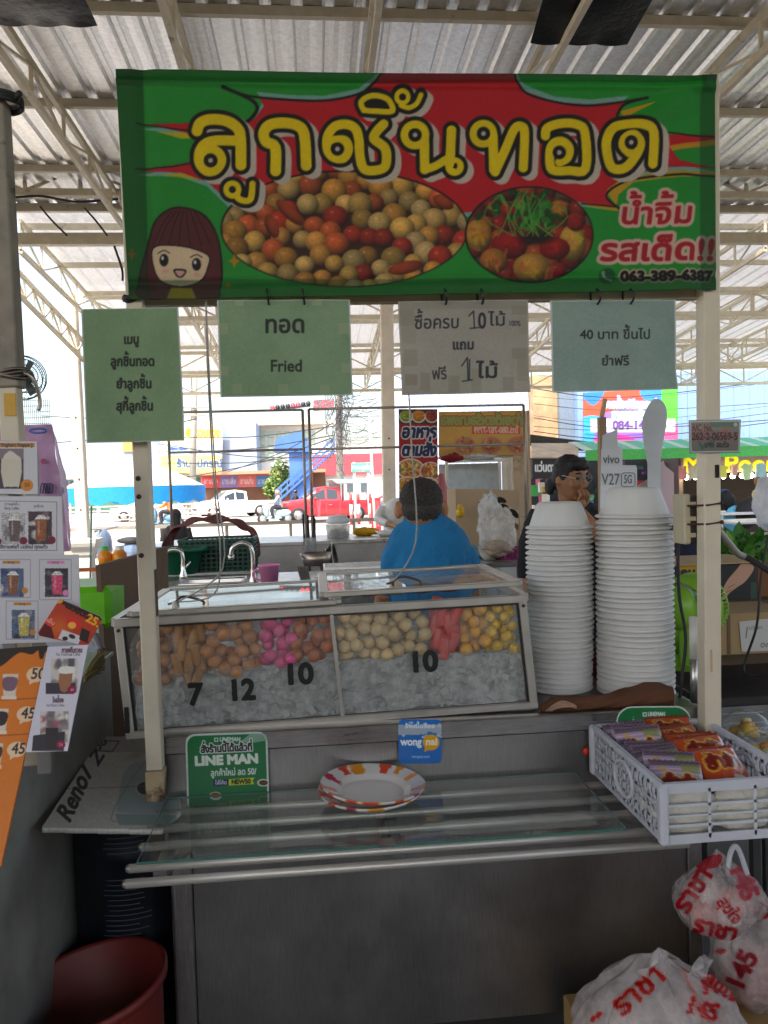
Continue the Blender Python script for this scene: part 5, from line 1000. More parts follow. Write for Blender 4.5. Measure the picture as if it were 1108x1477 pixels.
def bowl(px, Y, r_, h, col, label, name='bowl', lumpy=None):
    x = at(px, 800, Y).x; c = Vector((x, Y, zt_)); t = empty(name, label, 'bowl', loc=c); b = MB(); b.lathe([(0, 0), (r_*.5, 0), (r_*.8, h*.4), (r_, h), (r_*1.03, h), (r_*.96, h*.95), (r_*.75, h*.4), (0, h*.12)], M(col, .4, trans=.1), c, 26); part(b, 'body', t)
    if lumpy: b = MB(); b.ell(c+Vector((0, 0, h*.7)), (r_*.8, r_*.8, h*.3), M(lumpy, .6), lump=.4); part(b, 'food', t)
bowl(706, 5.55, .085, .10, '#d8d4c8', 'white bowl of food beside the blue shirt', lumpy='#8a8a40'); bowl(694, 5.75, .09, .09, '#8fb4c8', 'pale blue bowl behind the white bowl'); 
x = at(738, 800, 5.6).x; c = Vector((x, 5.6, zt_)); t = empty('basket', 'magenta plastic basket between the bowl and the foam bowls', 'basket', loc=c); b = MB()
for k in range(28): a_ = 2*math.pi*k/28; b.bar(c+Vector((.12*math.cos(a_), .09*math.sin(a_), 0)), c+Vector((.15*math.cos(a_), .11*math.sin(a_), .075)), .012, .006, M('#a02a78', .45))
for z, k_ in ((.002, .8), (.04, .92), (.077, 1.0)): b.tube([c+Vector((.152*k_*math.cos(2*math.pi*k/28), .112*k_*math.sin(2*math.pi*k/28), z)) for k in range(29)], .007, M('#a02a78', .45), 6, False)
part(b, 'lattice', t)
def sack(name, label, px, py, Y, rad, mat, seed, cat='plastic bag', lump=.35):
    c = at(px, py, Y); b = MB(); b.ell(c, rad, mat, 34, 26, None, lump, seed, 3.5); return tag(b.build(name), label, cat)
sack('plastic_bag', 'clear bag of light plastic bags hung before the printed carton', 707, 758, 5.75, (.09, .07, .24), FILM(clear=.55, ws=18), 2); sack('plastic_bag', 'tall clear plastic bag bulging in front of the stove picture', 724, 770, 5.7, (.1, .08, .2), FILM((.8, .74, .68), .45, ws=22), 5); sack('plastic_bag', 'crumpled brown tinted plastic bag beside the magenta basket', 718, 792, 5.5, (.10, .08, .06), FILM((.62, .48, .36), .35, ws=22), 9)
b = MB(); c = at(666, 735, 5.9); t = empty('toy', 'small yellow plastic figure on the carton edge', 'toy', loc=c)
b.ell(c+Vector((-.02, -.05, -.02)), (.035, .03, .04), M('#d8a818', .4)); b.ell(c+Vector((-.02, -.05, .015)), (.025, .022, .03), M('#d8a818', .4)); part(b, 'body', t)

# ================================================================== THE CART
YP = 2.0                                          # plane of the cart's front posts
zSh = atz(228, 1174, 0).z + 0.794                 # shelf height
CT = 0.965                                        # cart top
PAINT = M('#cfc3ac', .5, var=.08, ns=10, dirt='#5d4535', dirt_at=.70); RUST = M('#b7a27e', .6, var=.2, ns=14, dirt='#4a2f1e', dirt_at=.52)
FRONT = STEEL(.31, .36, (30, 1, 1.0), (1, .965, .93), .13); BAND = STEEL(.38, .32, (1.2, 1, 30), (1, .965, .935), .16)
cxl, cxr = at(236, 1100, 2.04).x, at(1010, 1040, 2.04).x
cart = empty('food_cart', 'stainless steel food cart with cream posts carrying the banner', 'food cart', loc=((cxl+cxr)/2, 2.4, 0))
b = MB(); b.span(cxl, cxr, 2.06, 3.05, CT-.02, CT, BAND, .003); part(b, 'top', cart)
zb1 = at(600, 1068, 2.04).z
b = MB(); b.span(cxl-.012, cxr+.004, 2.035, 2.06, zb1, CT+.004, BAND, .004); part(b, 'front_band', cart)
b = MB(); b.span(cxl-.006, cxr, 2.052, 2.07, zSh-.12, zb1-.004, FRONT); part(b, 'upper_panel', cart)
lxl, lxr = at(248, 1290, 2.04).x, at(1002, 1400, 2.04).x; zlo = at(800, 1466, 2.04).z
b = MB(); b.span(lxl+.055, lxr-.012, 2.055, 2.07, zlo, zSh-.125, FRONT); part(b, 'lower_panel', cart)
for x0, x1 in ((lxl, lxl+.052), (lxr-.010, lxr+.03)): b = MB(); b.span(x0, x1, 2.045, 2.085, .1 if x0 < 0 else zlo, zSh-.12, STEEL(.40, .36, (26, 1, 1), (1, .97, .94), .2), .003); part(b, 'corner_strip', cart)
b = MB(); b.span(lxl+.01, lxl+.03, 2.041, 2.0455, zSh-.15, zSh-.13, RUST); b.ell((lxl+.022, 2.043, zSh-.10), (.006, .003, .006), M((.05, .04, .04), .5, .8), 8, 6); b.ell((lxl+.022, 2.043, zSh-.17), (.006, .003, .006), M((.05, .04, .04), .5, .8), 8, 6); part(b, 'bolt', cart)
for x, nm in ((cxl, 'side_panel'), (cxr-.015, 'side_panel')): b = MB(); b.span(x, x+.015, 2.075, 3.03, zlo, CT-.022, FRONT); part(b, nm, cart)
b = MB(); b.span(lxl, lxr, 2.09, 3.0, zlo-.02, zlo, M((.1, .1, .1), .6, .6)); part(b, 'bottom_shelf', cart)
for x in (lxl+.06, lxr-.06):
    for y in (2.16, 2.9): b = MB(); b.tube([(x, y, .02), (x, y, zlo-.02)], .018, SSD, 8); b.tube([(x-.015, y, .035), (x+.015, y, .035)], .035, M((.02, .02, .02), .7), 12); part(b, 'wheel_leg', cart)
# posts
tpl = Vector((0, 0, 0))
p0, p1 = at(226.5, 1152, YP), at(182, 112, YP); d_ = (p1-p0)
b = MB(); mid = p0 + d_*((at(226, 1108, YP).z-p0.z)/d_.z); b.bar(mid, p1, .040, .040, PAINT, up=(0, 1, 0), bev=.003); pl_ = part(b, 'post', cart)
b = MB(); b.bar(p0, mid-Vector((0, 0, .001)), .047, .047, RUST, up=(0, 1, 0), bev=.003); part(b, 'post_sleeve', cart); post_l = (p0, p1)
for py in (690, 716, 800):
    b = MB(); q = p0 + d_*((at(214, py, YP).z-p0.z)/d_.z); b.lathe([(0, 0), (.0065, 0), (.0065, .002), (0, .003)], M((.05, .03, .02), .8), q+Vector((-.008, -.0205, 0)), 10, Matrix.Rotation(R(90), 3, 'X')); part(b, 'screw_hole', cart)
b = MB(); q = p0 + d_*((at(222, 855, YP).z-p0.z)/d_.z); b.box(q+Vector((.0204, 0, 0)), (.0012, .03, .12), M('#5b4434', .9, var=.5, ns=40)); part(b, 'rust_mark', cart)
q0, q1 = at(1023, 1050, YP), at(1020, 112, YP)
b = MB(); b.bar(q0-Vector((0, 0, .05)), q1, .046, .046, PAINT, up=(0, 1, 0), bev=.003); part(b, 'post', cart); post_r = (q0, q1)
b = MB(); a_, c_ = at(190, 434, YP+.03), at(1030, 424, YP+.03); b.bar(a_, c_, .022, .03, PAINT); part(b, 'crossbar', cart)
b = MB(); q = at(1030, 680, YP-.0); b.box(q+Vector((-.004, -.0235, 0)), (.012, .001, .035), M((.02, .015, .012), .9, var=.6, ns=60)); part(b, 'rust_mark', cart); b = MB(); q = at(1028, 950, YP); b.box(q+Vector((-.016, -.0235, 0)), (.006, .001, .06), RUST); part(b, 'rust_mark', cart)
# shelf: tubes on brackets in front of the cart
TUBE = M('#b9b5ad', .4, .5, var=.08, ns=12, stretch=(1, 30, 30))
xr_ = at(985, 1213, 1.66).x
rails = [(182, 1275, 1.635, .0095), (187, 1253, None, .0095), (205, 1222, None, .0095), (216, 1197, None, .0095), (229, 1174, None, .0095)]
RY = []
for px, py, Y, r_ in rails:
    p = at(px, py, Y) if Y else atz(px, py, zSh); RY.append(p.y); b = MB(); b.tube([(p.x, p.y, p.z), (xr_, p.y, p.z)], r_, TUBE, 14); b.ell((p.x, p.y, p.z), r_*.98, M('#8a8580', .4, .6), 10, 6); part(b, 'shelf_tube', cart)
for px in (250, 565, 940):
    x = at(px, 1200, 1.85).x; b = MB(); b.bar((x, RY[1]+.005, zSh-.018), (x, 2.05, zSh-.018), .03, .014, SSD); b.bar((x, RY[1]+.02, zSh-.03), (x, 2.05, zSh-.13), .025, .008, SSD); part(b, 'bracket', cart)
# glass panes on the tubes
GL = GLASS((.88, .94, .92), .01, .03, 1.45); GE = M((.10, .26, .21), .1, trans=.4, coat=.5)
def pane(x0, x1, y0, y1, z, label):
    t = empty('glass_shelf', label, 'glass shelf', loc=((x0+x1)/2, y0, z)); b = MB(); b.quad((x0, y0, z+.006), (x1, y0, z+.006), (x1, y1, z+.006), (x0, y1, z+.006), GL); part(b, 'pane', t); b = MB()
    for a_, c_ in (((x0, y0), (x1, y0)), ((x1, y0), (x1, y1)), ((x1, y1), (x0, y1)), ((x0, y1), (x0, y0))): b.quad((*a_, z), (*c_, z), (*c_, z+.006), (*a_, z+.006), GE)
    part(b, 'edge', t)
zg = zSh+.0105; x0, x1, x2, x3 = at(194, 1246, 1.66).x, at(549, 1220, 1.68).x, at(566, 1219, 1.68).x, at(903, 1197, 1.68).x
pane(x0, x1, RY[1]-.008, 2.03, zg, 'clear glass pane lying on the shelf tubes under the green sticker'); pane(x2, x3, RY[1]-.008, 2.03, zg, 'clear glass pane lying on the shelf tubes beside the white basket')
b = MB(); b.span(x1-.004, x2+.004, RY[1]-.012, RY[1]+.02, zg+.0062, zg+.0085, SSD); part(b, 'clip', cart)

# ================================================================== ICE CASE
YC = 2.10
TL, TR, BR, BL_ = at(164, 893, YC), at(758, 857, YC), at(776, 1021, YC), at(183, 1066, YC); DP = Vector((0, .52, 0)); ALU = M('#b9b4ab', .38, .75, var=.06, ns=20); ALUD = M('#8f8b84', .4, .7, var=.08, ns=20)
case = empty('ice_case', 'aluminium framed glass case of bagged meatballs on crushed ice, with stick on numbers', 'display case', loc=(TL+TR+BR+BL_)/4+Vector((0, .25, -.15)))
ux = (TR-TL).normalized(); uz = (TL-BL_).normalized(); fw_ = .022
b = MB(); b.bar(TL+ux*.0-uz*fw_*.5, TR-uz*fw_*.5, fw_, fw_, ALU, bev=.002); b.bar(BL_+uz*.011, BR+uz*.011, fw_, fw_*.9, ALU, bev=.002); b.bar(TL+ux*.012-uz*fw_, BL_+ux*.012+uz*.02, fw_, fw_, ALU, (0, 1, 0), .002); b.bar(TR-ux*.012-uz*fw_, BR-ux*.012+uz*.02, fw_, fw_, ALU, (0, 1, 0), .002)
b.bar(TL+DP-uz*.011, TR+DP-uz*.011, fw_, fw_, ALU); b.bar(TL-uz*.011+Vector((0, .012, 0)), TL+DP-uz*.011, fw_, fw_, ALU); b.bar(TR-uz*.011+Vector((0, .012, 0)), TR+DP-uz*.011, fw_, fw_, ALU); b.bar(TL+DP+ux*.012-uz*.02, BL_+DP+ux*.012, fw_, fw_, ALU, (0, 1, 0)); b.bar(TR+DP-ux*.012-uz*.02, BR+DP-ux*.012, fw_, fw_, ALU, (0, 1, 0))
part(b, 'frame', case)
b = MB()
for P in (TL+ux*.012-uz*.03, TR-ux*.012-uz*.03): b.lathe([(0, 0), (.005, 0), (.005, .002), (0, .003)], M((.06, .04, .03), .5, .6), P+Vector((0, -.0115, 0)), 10, Matrix.Rotation(R(90), 3, 'X'))
part(b, 'screw', case)
gx = lambda u, v, y=0.0: TL+(TR-TL)*u+((BL_-TL)*(1-u)+(BR-TR)*u)*v+Vector((0, y, 0))
b = MB(); b.quad(gx(.02, .06, .004), gx(.98, .06, .004), gx(.98, .95, .004), gx(.02, .95, .004), GLASS((.95, .96, .95), .015, .035)); gp = part(b, 'front_pane', case)
b = MB()
for P in ((.022, .075, .98, .075), (.022, .945, .98, .945)): b.bar(gx(P[0], P[1], .001), gx(P[2], P[3], .001), .006, .007, M((.015, .015, .016), .5))
for u in (.023, .977): b.bar(gx(u, .08, .001), gx(u, .94, .001), .007, .006, M((.015, .015, .016), .5), (0, 1, 0))
part(b, 'seal', case)
b = MB(); b.quad(gx(.03, .47, .0055), gx(.97, .47, .0055), gx(.97, .94, .0055), gx(.03, .94, .0055), GLASS((.97, .97, .96), .1, .13)); part(b, 'condensation', case)
b = MB(); b.bar(gx(.515, .075, .0), gx(.515, .94, .0), .010, .008, ALU, (0, 1, 0)); part(b, 'divider', case)
b = MB()
for u in (.012, .988): b.quad(gx(u, .06), gx(u, .06, .51), gx(u, .97, .51), gx(u, .97), GLASS((.9, .93, .92), .02, .08))
b.quad(gx(.02, .06, .515), gx(.98, .06, .515), gx(.98, .97, .515), gx(.02, .97, .515), GLASS((.9, .93, .92), .02, .06)); part(b, 'side_pane', case)
b = MB(); b.hexa([gx(0, 1.0, -.005), gx(1, 1.0, -.005), gx(1, 1.0, .53), gx(0, 1.0, .53), gx(0, .96, -.005), gx(1, .96, -.005), gx(1, .96, .53), gx(0, .96, .53)], ALUD); part(b, 'base', case)
# legs of plinth under the case so it rests on the cart top
b = MB(); lo = gx(0, 1.0); hi = gx(1, 1.0); b.hexa([(lo.x+.06, 2.11, CT-.0), (hi.x-.01, 2.11, CT), (hi.x-.01, 2.6, CT), (lo.x+.06, 2.6, CT), (lo.x+.06, 2.11, max(CT+.001, lo.z+.003)), (hi.x-.01, 2.11, hi.z+.002), (hi.x-.01, 2.6, hi.z+.002), (lo.x+.06, 2.6, max(CT+.001, lo.z+.003))], ALUD); part(b, 'plinth', case)
# lids
def lid(u0, u1, lift, label_clear):
    b = MB(); A, B_, C_, D_ = gx(u0, 0), gx(u1, 0), gx(u1, 0), gx(u0, 0); up = Vector((0, 0, lift)); y0, y1 = .015, .50
    P = [A+up+Vector((0, y0, 0)), B_+up+Vector((0, y0, 0)), B_+up+Vector((0, y1, 0)), A+up+Vector((0, y1, 0))]
    for i in range(4): b.bar(P[i], P[(i+1) % 4], .028, .014, ALU, bev=.002)
    lp = part(b, 'lid', case); b = MB(); b.quad(*[p+Vector((0, 0, .003)) for p in P], GLASS((.88, .92, .92), .02, .22)); part(b, 'lid_pane', lp)
    m0 = P[0].lerp(P[1], .20 if u0 < .4 else .36)+Vector((0, .03, .008)); m1 = m0+ux*.075; b = MB(); b.tube(catmull([m0, m0+Vector((0, 0, .012)), m0.lerp(m1, .25)+Vector((0, 0, .026)), m0.lerp(m1, .6)+Vector((0, 0, .022)), m1+Vector((0, 0, .010)), m1], 5), .0035, M('#4f443c', .4, .6), 8); b.tube([m0-ux*.02+Vector((0, 0, .008)), m0+Vector((0, 0, .012))], .003, M('#4f443c', .4, .6), 8); part(b, 'handle', lp); return m0
h1 = lid(.04, .53, .009, ''); h2 = lid(.50, .985, .030, '')
# price numbers stuck on the pane
def digits(t, px, py, size, w_, Yd, label, rot=0):
    cv = Canvas(px-40, py-60, px+40, py+30, '#121212', 2.0); cv.m *= 0; q = Canvas(px-40, py-60, px+40, py+30, '#000000', 2.0); q.text(t, px, py, size, '#ffffff', width=w_, bold=1.9, rot=R(rot)); cv.m = q.a[..., 0]
    xs = np.where(cv.m.max(0) > .3)[0]; ys = np.where(cv.m.max(1) > .3)[0]; x0, x1, y0, y1 = cv.x0+xs[0]/2-1, cv.x0+xs[-1]/2+1, cv.y0+ys[0]/2-1, cv.y0+ys[-1]/2+1
    o = sheet('price_number', cv, [(x0, y0), (x1, y0), (x1, y1), (x0, y1)], plane_y(Yd), PRINT('vinyl_cut', trans=0, rough=.4), gp, thick=.0008, step=.55, cut=True); o['label'] = label
digits('7', 282, 1016, 22.5, 21, YC+.0005, 'black number 7 stuck on the glass', -2); digits('12', 349, 1009, 21.5, 40, YC+.0005, 'black number 12 stuck on the glass', -3); digits('10', 431, 986, 21.5, 44, YC+.0005, 'black number 10 stuck below the pink meatballs', -3); digits('10', 611, 968, 21.5, 43, YC+.0005, 'black number 10 stuck below the pale meatballs', -3); digits('1', 184, 1056, 26, 16, YC-.0135, 'black number 1 stuck on the frame corner', -3)
# crushed ice: one heap of chips
ICE = _new('ice')[0]; n_ = ICE.node_tree; bb_ = n_.nodes['Principled BSDF']; bb_.inputs['Base Color'].default_value = (.86, .86, .82, 1); bb_.inputs['Roughness'].default_value = .08; bb_.inputs['Transmission Weight'].default_value = .25; bb_.inputs['IOR'].default_value = 1.2
b_t = n_.nodes.new('ShaderNodeBsdfTranslucent'); b_t.inputs[0].default_value = (.8, .82, .79, 1); b_m = n_.nodes.new('ShaderNodeMixShader'); b_m.inputs[0].default_value = .4; n_.links.new(bb_.outputs[0], b_m.inputs[1]); n_.links.new(b_t.outputs[0], b_m.inputs[2]); n_.links.new(b_m.outputs[0], n_.nodes['Material Output'].inputs[0])
b = MB(); zice = lambda u: .50 + .03*math.sin(u*7)
for k in range(1500):
    u, y = random.uniform(.03, .97), .014+abs(random.gauss(0, .12)); v = random.uniform(zice(u)+random.uniform(-.05, .08), .94)
    if y > .49: continue
    c = gx(u, v, y); s_ = random.uniform(.008, .028)*(1.5 if k % 9 == 0 else 1); Rm = Matrix.Rotation(random.uniform(0, 6), 3, random.choice('XYZ')) @ Matrix.Rotation(random.uniform(0, 6), 3, random.choice('XYZ')); c.y = max(c.y, YC+.007+s_*.6)
    b.box(c, (s_*random.uniform(.5, 1), s_*random.uniform(.4, .9), s_*random.uniform(.35, .8)), ICE, rot=Rm)
HP = M((.70, .70, .67), .2, var=.45, ns=26, bump=1.0, bscale=60, trans=.3)
def heap(u, v):
    p = gx(.025+.95*u, zice(u)+.02*math.sin(u*23)+(.945-zice(u))*v); return p+Vector((0, .022+.022*mnoise.noise(p*34)+.008*mnoise.noise(p*90)+.05*max(0, .25-v), 0))
b.grid(heap, 150, 50, HP); b.grid(lambda u, v: gx(.025+.95*u, zice(u), .026+.46*v)+Vector((0, 0, .012*mnoise.noise(Vector((u*30, v*20, 0))))), 80, 20, HP); ice = b.build('ice'); tag(ice, 'crushed ice filling the lower half of the glass case', 'ice', kind='stuff')
# bags of balls
def ballbag(u, v0, v1, w_, kind, cols, label, r_=.017, n=22, yoff=.050):
    v1 += .05; n = int(n*2.2); r_ *= .88; w_ *= 1.08
    c0 = gx(u, (v0+v1)/2, yoff); h = (gx(u, v0)-gx(u, v1)).length; t = empty('meatball_bag', label, 'bag of meatballs', 'bags of meatballs in the ice case', c0); pts = []
    for k in range(600):
        if len(pts) >= n: break
        a, zz = random.uniform(-1, 1), random.uniform(-.5, .5); wz = w_/2*(1 - .25*max(0, zz*2)); q = Vector((a*(wz-r_*.6), random.uniform(-.030, .020), zz*(h-r_)))
        if all((q-p).length > r_*1.6 for p in pts): pts.append(q)
    first = None
    for q in pts:
        if kind == 'ball': 
            if first is None: b = MB(); b.ell(c0, r_, cols[0], 14, 10, None, .05, 1, 2.5); first = part(b, 'meatball', t); first.location = q; o = first
            else: o = first.copy(); COL.objects.link(o); o.location = q
            o.rotation_euler = (random.random()*6, random.random()*6, 0); o.scale = (random.uniform(.9, 1.08),)*3
        else:
            if first is None: b = MB(); L_ = .032; b.tube(catmull([c0+Vector((0, 0, -L_)), c0+Vector((0, 0, -L_*.8)), c0, c0+Vector((0, 0, L_*.8)), c0+Vector((0, 0, L_))], 3), [.004, .008, r_*.75, r_*.85, r_*.9, r_*.92, r_*.92, r_*.92, r_*.9, r_*.85, r_*.75, .008, .004], cols[0], 12); first = part(b, 'sausage', t); first.location = q; o = first
            else: o = first.copy(); COL.objects.link(o); o.location = q
            o.rotation_euler = (random.uniform(-.3, .3), random.uniform(-.35, .35), random.random()*6)
    b = MB(); b.ell(c0, (w_/2+.016, .062, h/2+.016), FILM((.85, .85, .83), .935, .10, .6, 40), 40, 28, None, .08, int(u*97), 3.0); part(b, 'plastic_bag', t)
def MBALL(c, v=.14): return M(c, .45, var=v, ns=60, bump=.15, bscale=160, sss=.05)
TAN, PINK, PALE, BRN, RED, YEL = MBALL('#c08048'), MBALL('#e0588f'), MBALL('#d3b888'), MBALL('#b86a3e'), MBALL('#c8453f'), MBALL('#d8a03a')
for a_ in ((.085, .09, .52, .105, 'ball', [MBALL('#a87040')], 'bag of brown meatballs at the case end, beside the cream post', .020, 20), (.165, .09, .50, .10, 'sausage', [MBALL('#b07a3c')], 'bag of tan sausages behind the number 7', .017, 12), (.262, .07, .50, .15, 'ball', [TAN], 'bag of large tan meatballs above the number 12', .022, 26), (.375, .07, .45, .10, 'ball', [PINK], 'bag of bright pink meatballs', .0215, 20), (.463, .07, .42, .115, 'ball', [BRN], 'bag of brown orange meatballs left of the divider', .022, 18),
           (.585, .07, .44, .15, 'ball', [PALE], 'bag of pale meatballs right of the divider', .023, 22), (.70, .09, .46, .12, 'ball', [MBALL('#c2a878')], 'bag of pale meatballs above the single number 10', .022, 18), (.795, .06, .44, .085, 'sausage', [RED], 'bag of red crab sticks', .020, 12), (.868, .06, .44, .075, 'ball', [YEL], 'bag of yellow orange meatballs', .022, 13), (.935, .06, .46, .085, 'ball', [MBALL('#d8b030', .4)], 'bag of mottled yellow dumplings at the case corner', .019, 22)): ballbag(*a_)
b = MB()
for k in range(5): c = gx(.55+k*.075, .02, .30); b.ell(c, (.05, .04, .016), MBALL(('#b8a070', '#a83a34', '#c8b48c', '#6a5a40', '#b04040')[k]), 14, 8)
tag(b.build('skewer_tray'), 'row of pale and red skewered snacks under the raised lid', 'skewers')

# ================================================================== BOARD ON THE DRUM, BUCKET, LEFT SIDE
zbd = .80
bp = [atz(60, 1194, zbd), atz(233, 1197, zbd), atz(262, 1170, zbd), atz(250, 1062, zbd), atz(152, 1063, zbd), atz(136, 1078, zbd)]
pl_b = (Vector((0, 0, zbd)), Vector((0, 0, 1)))
cv = Canvas(50, 1050, 270, 1205, '#d6d3ca', 1.25)
cv.poly([(140, 1070), (150, 1063), (250, 1062), (250, 1085), (135, 1085)], '#b8b2ac'); cv.speckle(.10, 2)
cv.poly([(185, 1105), (232, 1100), (250, 1130), (255, 1172), (178, 1172), (170, 1160)], '#aebfbe', smooth=4); cv.stroke([(228, 1080), (200, 1110), (180, 1140), (163, 1172), (170, 1186), (255, 1186)], 1.4, '#8fa3a2', smooth=5); cv.poly([(166, 1174), (255, 1176), (255, 1190), (172, 1190)], '#97a9a8')
cv.ell(211, 1137, 16, 12, '#c8ccca'); cv.ell(211, 1137, 13, 9.5, '#3a3d44'); cv.stroke([(85, 1138), (215, 1134)], .8, '#77756f')
cv.ell(200, 1088, 24, 7, '#a8918c', .5, rot=-.3, soft=.6)
an = -math.radians(56)
def skew_text(t, x0, y0, x1, y1, size, bold=.8):  # lettering running up the board's edge
    cv.text(t, (x0+x1)/2, (y0+y1)/2, size, '#26262a', width=math.hypot(x1-x0, y1-y0), bold=bold, rot=math.atan2(y1-y0, x1-x0), shear=.3)
skew_text('Reno7', 100, 1188, 135, 1112, 18, 1.1); skew_text('Z', 141, 1106, 151, 1090, 14, .7); cv.stroke([(134, 1082), (145, 1068), (172, 1069), (162, 1084)], 1.2, '#26262a', closed=True); skew_text('5G', 143, 1082, 155, 1071, 7, .5)
cv.mask_poly([(60, 1194), (136, 1078), (152, 1063), (250, 1062), (262, 1170), (233, 1197)])
tag(sheet('phone_display_board', cv, [(56, 1060), (266, 1060), (266, 1199), (56, 1199)], pl_b, PRINT('card', trans=0, rough=.6), thick=.012, cut=True), 'dirty white printed phone display board lying over the black drum', 'board')
dc = Vector((at(192, 1300, 2.25).x, 2.30, 0)); t = empty('drum', 'black drum with faint printed lines under the white board', 'drum', loc=dc); b = MB(); b.lathe([(0, 0), (.155, 0), (.16, .02), (.165, .3), (.168, .31), (.165, .32), (.168, .6), (.171, .61), (.168, .62), (.166, zbd-.06), (.172, zbd-.055), (.172, zbd-.013), (0, zbd-.013)], M((.006, .007, .012), .35, var=.3, ns=8), dc, 36); part(b, 'body', t); b = MB()
for k in range(22):
    z = .34+k*.014+(0.06 if k > 15 else 0); a0, a1 = -1.9+random.uniform(0, .12), -1.1-random.uniform(0, .25)
    b.tube([dc+Vector((.1685*math.cos(a), .1685*math.sin(a), z)) for a in np.linspace(a0, a1, 14)], .0011, M('#5a6270', .6), 4)
part(b, 'print', t)
bc = Vector((at(155, 1440, 1.92).x, 1.94, .0)); t = empty('bucket', 'red plastic bucket on the floor below the board', 'bucket', loc=bc); RB_ = M('#70231d', .5, var=.15, ns=8, trans=.05, dirt='#4a1410', dirt_at=.6); rm = Matrix.Rotation(R(-7), 3, 'Y'); zr_ = .395
b = MB(); b.lathe([(q*1.12, z) for q, z in ((0, .02), (.115, .02), (.118, .03), (.155, zr_-.03), (.158, zr_-.022), (.168, zr_-.02), (.170, zr_), (.162, zr_+.004), (.155, zr_-.004), (.112, .04), (0, .035))], RB_, bc, 44, rm); part(b, 'body', t)
b = MB(); kp = bc + rm @ Vector((-.035, -.172, zr_-.055)); b.lathe([(0, 0), (.016, 0), (.016, .02), (.011, .03), (0, .032)], M('#c9b79c', .5), kp, 14, Matrix.Rotation(R(100), 3, 'X')); b.tube(catmull([kp+Vector((0, -.015, 0)), kp+Vector((.05, -.03, -.05)), kp+Vector((.14, .0, -.08)), kp+Vector((.19, .08, -.05))], 5), .003, M((.2, .2, .2), .4, .8), 6); part(b, 'handle', t)
b = MB(); b.lathe([(0, .10), (.128, .10)], M((.02, .012, .01), .3), bc, 28, rm); part(b, 'contents', t)
# neighbouring drink stall
GREY = M('#94928a', .5, .15, var=.3, ns=5, dirt='#3f3f3a', dirt_at=.64)
xk = at(155, 950, 2.68).x; zk = at(158, 946, 2.68).z
st = empty('drink_stall', 'dented grey metal drink stall counter on the left', 'market stall', loc=(xk-.5, 1.9, 0)); b = MB(); b.span(xk-1.3, xk, 1.52, 2.72, .12, zk-.012, GREY, .004); part(b, 'body', st); b = MB(); b.span(xk-1.3, xk+.006, 1.50, 2.74, zk-.011, zk+.004, M('#a7a8a4', .35, .8), .002); part(b, 'top', st)
b = MB(); b.span(xk+.001, xk+.014, 1.60, 1.63, .55, .80, M('#8f8c82', .5, .4)); b.span(xk-.05, xk+.004, 1.50, 1.518, .12, 1.0, M('#5a5b55', .5, .4, dirt='#2f2f2a')); part(b, 'edge_strip', st)
for y in (1.6, 2.6):
    for x in (.05, 1.25): b = MB(); b.bar((xk-x, y, 0), (xk-x, y, .12), .05, .05, GREY); part(b, 'leg', st)
# brown board between the stalls
b = MB(); A, B_, C_, D_ = at(145, 815, 2.85), at(242, 788, 3.6), at(245, 1000, 3.6), at(160, 1062, 2.85); C_.z = .02; D_.z = .02; nrm = (B_-A).cross(D_-A).normalized()*.018; b.hexa([D_, C_, C_+nrm, D_+nrm, A, B_, B_+nrm, A+nrm], M('#6b503a', .75, var=.25, ns=3, stretch=(1, 1, .25), dirt='#3a2a1e', dirt_at=.62)); tag(b.build('plywood_board'), 'brown stained plywood board standing between the drink stall and the cart', 'board')
b = MB(); c = at(116, 880, 2.9); b.span(c.x-.10, c.x+.12, 2.85, 3.2, at(130, 905, 2.9).z, at(130, 845, 2.9).z, M('#6fc81a', .35, trans=.2), .02); tag(b.build('storage_bin'), 'bright green plastic bin behind the printed drink menus', 'bin')
b = MB(); c = at(132, 822, 5.0); b.span(c.x-.25, c.x+.12, 5, 5.03, c.z-.01, c.z+.012, M('#c0622a', .6)); tag(b.build('wooden_bar'), 'orange brown bar crossing behind the green bin', 'bar'); 
# leaning menu boards
PLN = (at(97, 932, 1.45), Vector((0, -math.cos(R(30)), math.sin(R(30)))))
cv = Canvas(-70, 925, 75, 1265, '#d8771e', 1.4); cv.rect(-70, 925, 75, 935, '#2b211c'); cv.poly([(-70, 925), (75, 925), (75, 938), (66, 940), (62, 950), (57, 949), (55, 938), (46, 944), (30, 941), (18, 948), (6, 958), (-6, 962), (-20, 950), (-70, 958)], '#241b17', smooth=3); cv.speckle(.05, 2)
for y in (1010, 1061): cv.stroke([(-70, y+4), (70, y-4)], 1.2, '#8f4410')
for x, y, t_ in ((52, 973, '50'), (38, 1030, '45'), (24, 1081, '45')): cv.ell(x, y, 14, 11, '#ecc9a4', rot=-.2); cv.poly([(x-9, y+6), (x-10, y+15), (x+2, y+8)], '#ecc9a4'); cv.text(t_, x+2, y+6, 11.5, '#1c1a1c', width=20, shear=.15, bold=.3)
for x, y, c1 in ((14, 990, '#7a5a6a'), (0, 1040, '#2a1a1e'), (-8, 1090, '#3a2a2a')): cv.poly([(x-10, y-18), (x+13, y-18), (x+8, y+16), (x-9, y+16)], '#d6c8b8'); cv.poly([(x-9, y-12), (x+11, y-12), (x+7, y+5), (x-8, y+5)], c1, smooth=3); cv.rect(x-12, y+14, x+10, y+19, '#e4d2bc')
tag(sheet('menu_board', cv, [(-62, 940), (69, 931), (1, 1250), (-130, 1262)], PLN, PRINT('card', trans=0, rough=.5), thick=.006), 'orange menu board with dripping chocolate and prices leaning on the drink stall', 'menu board')
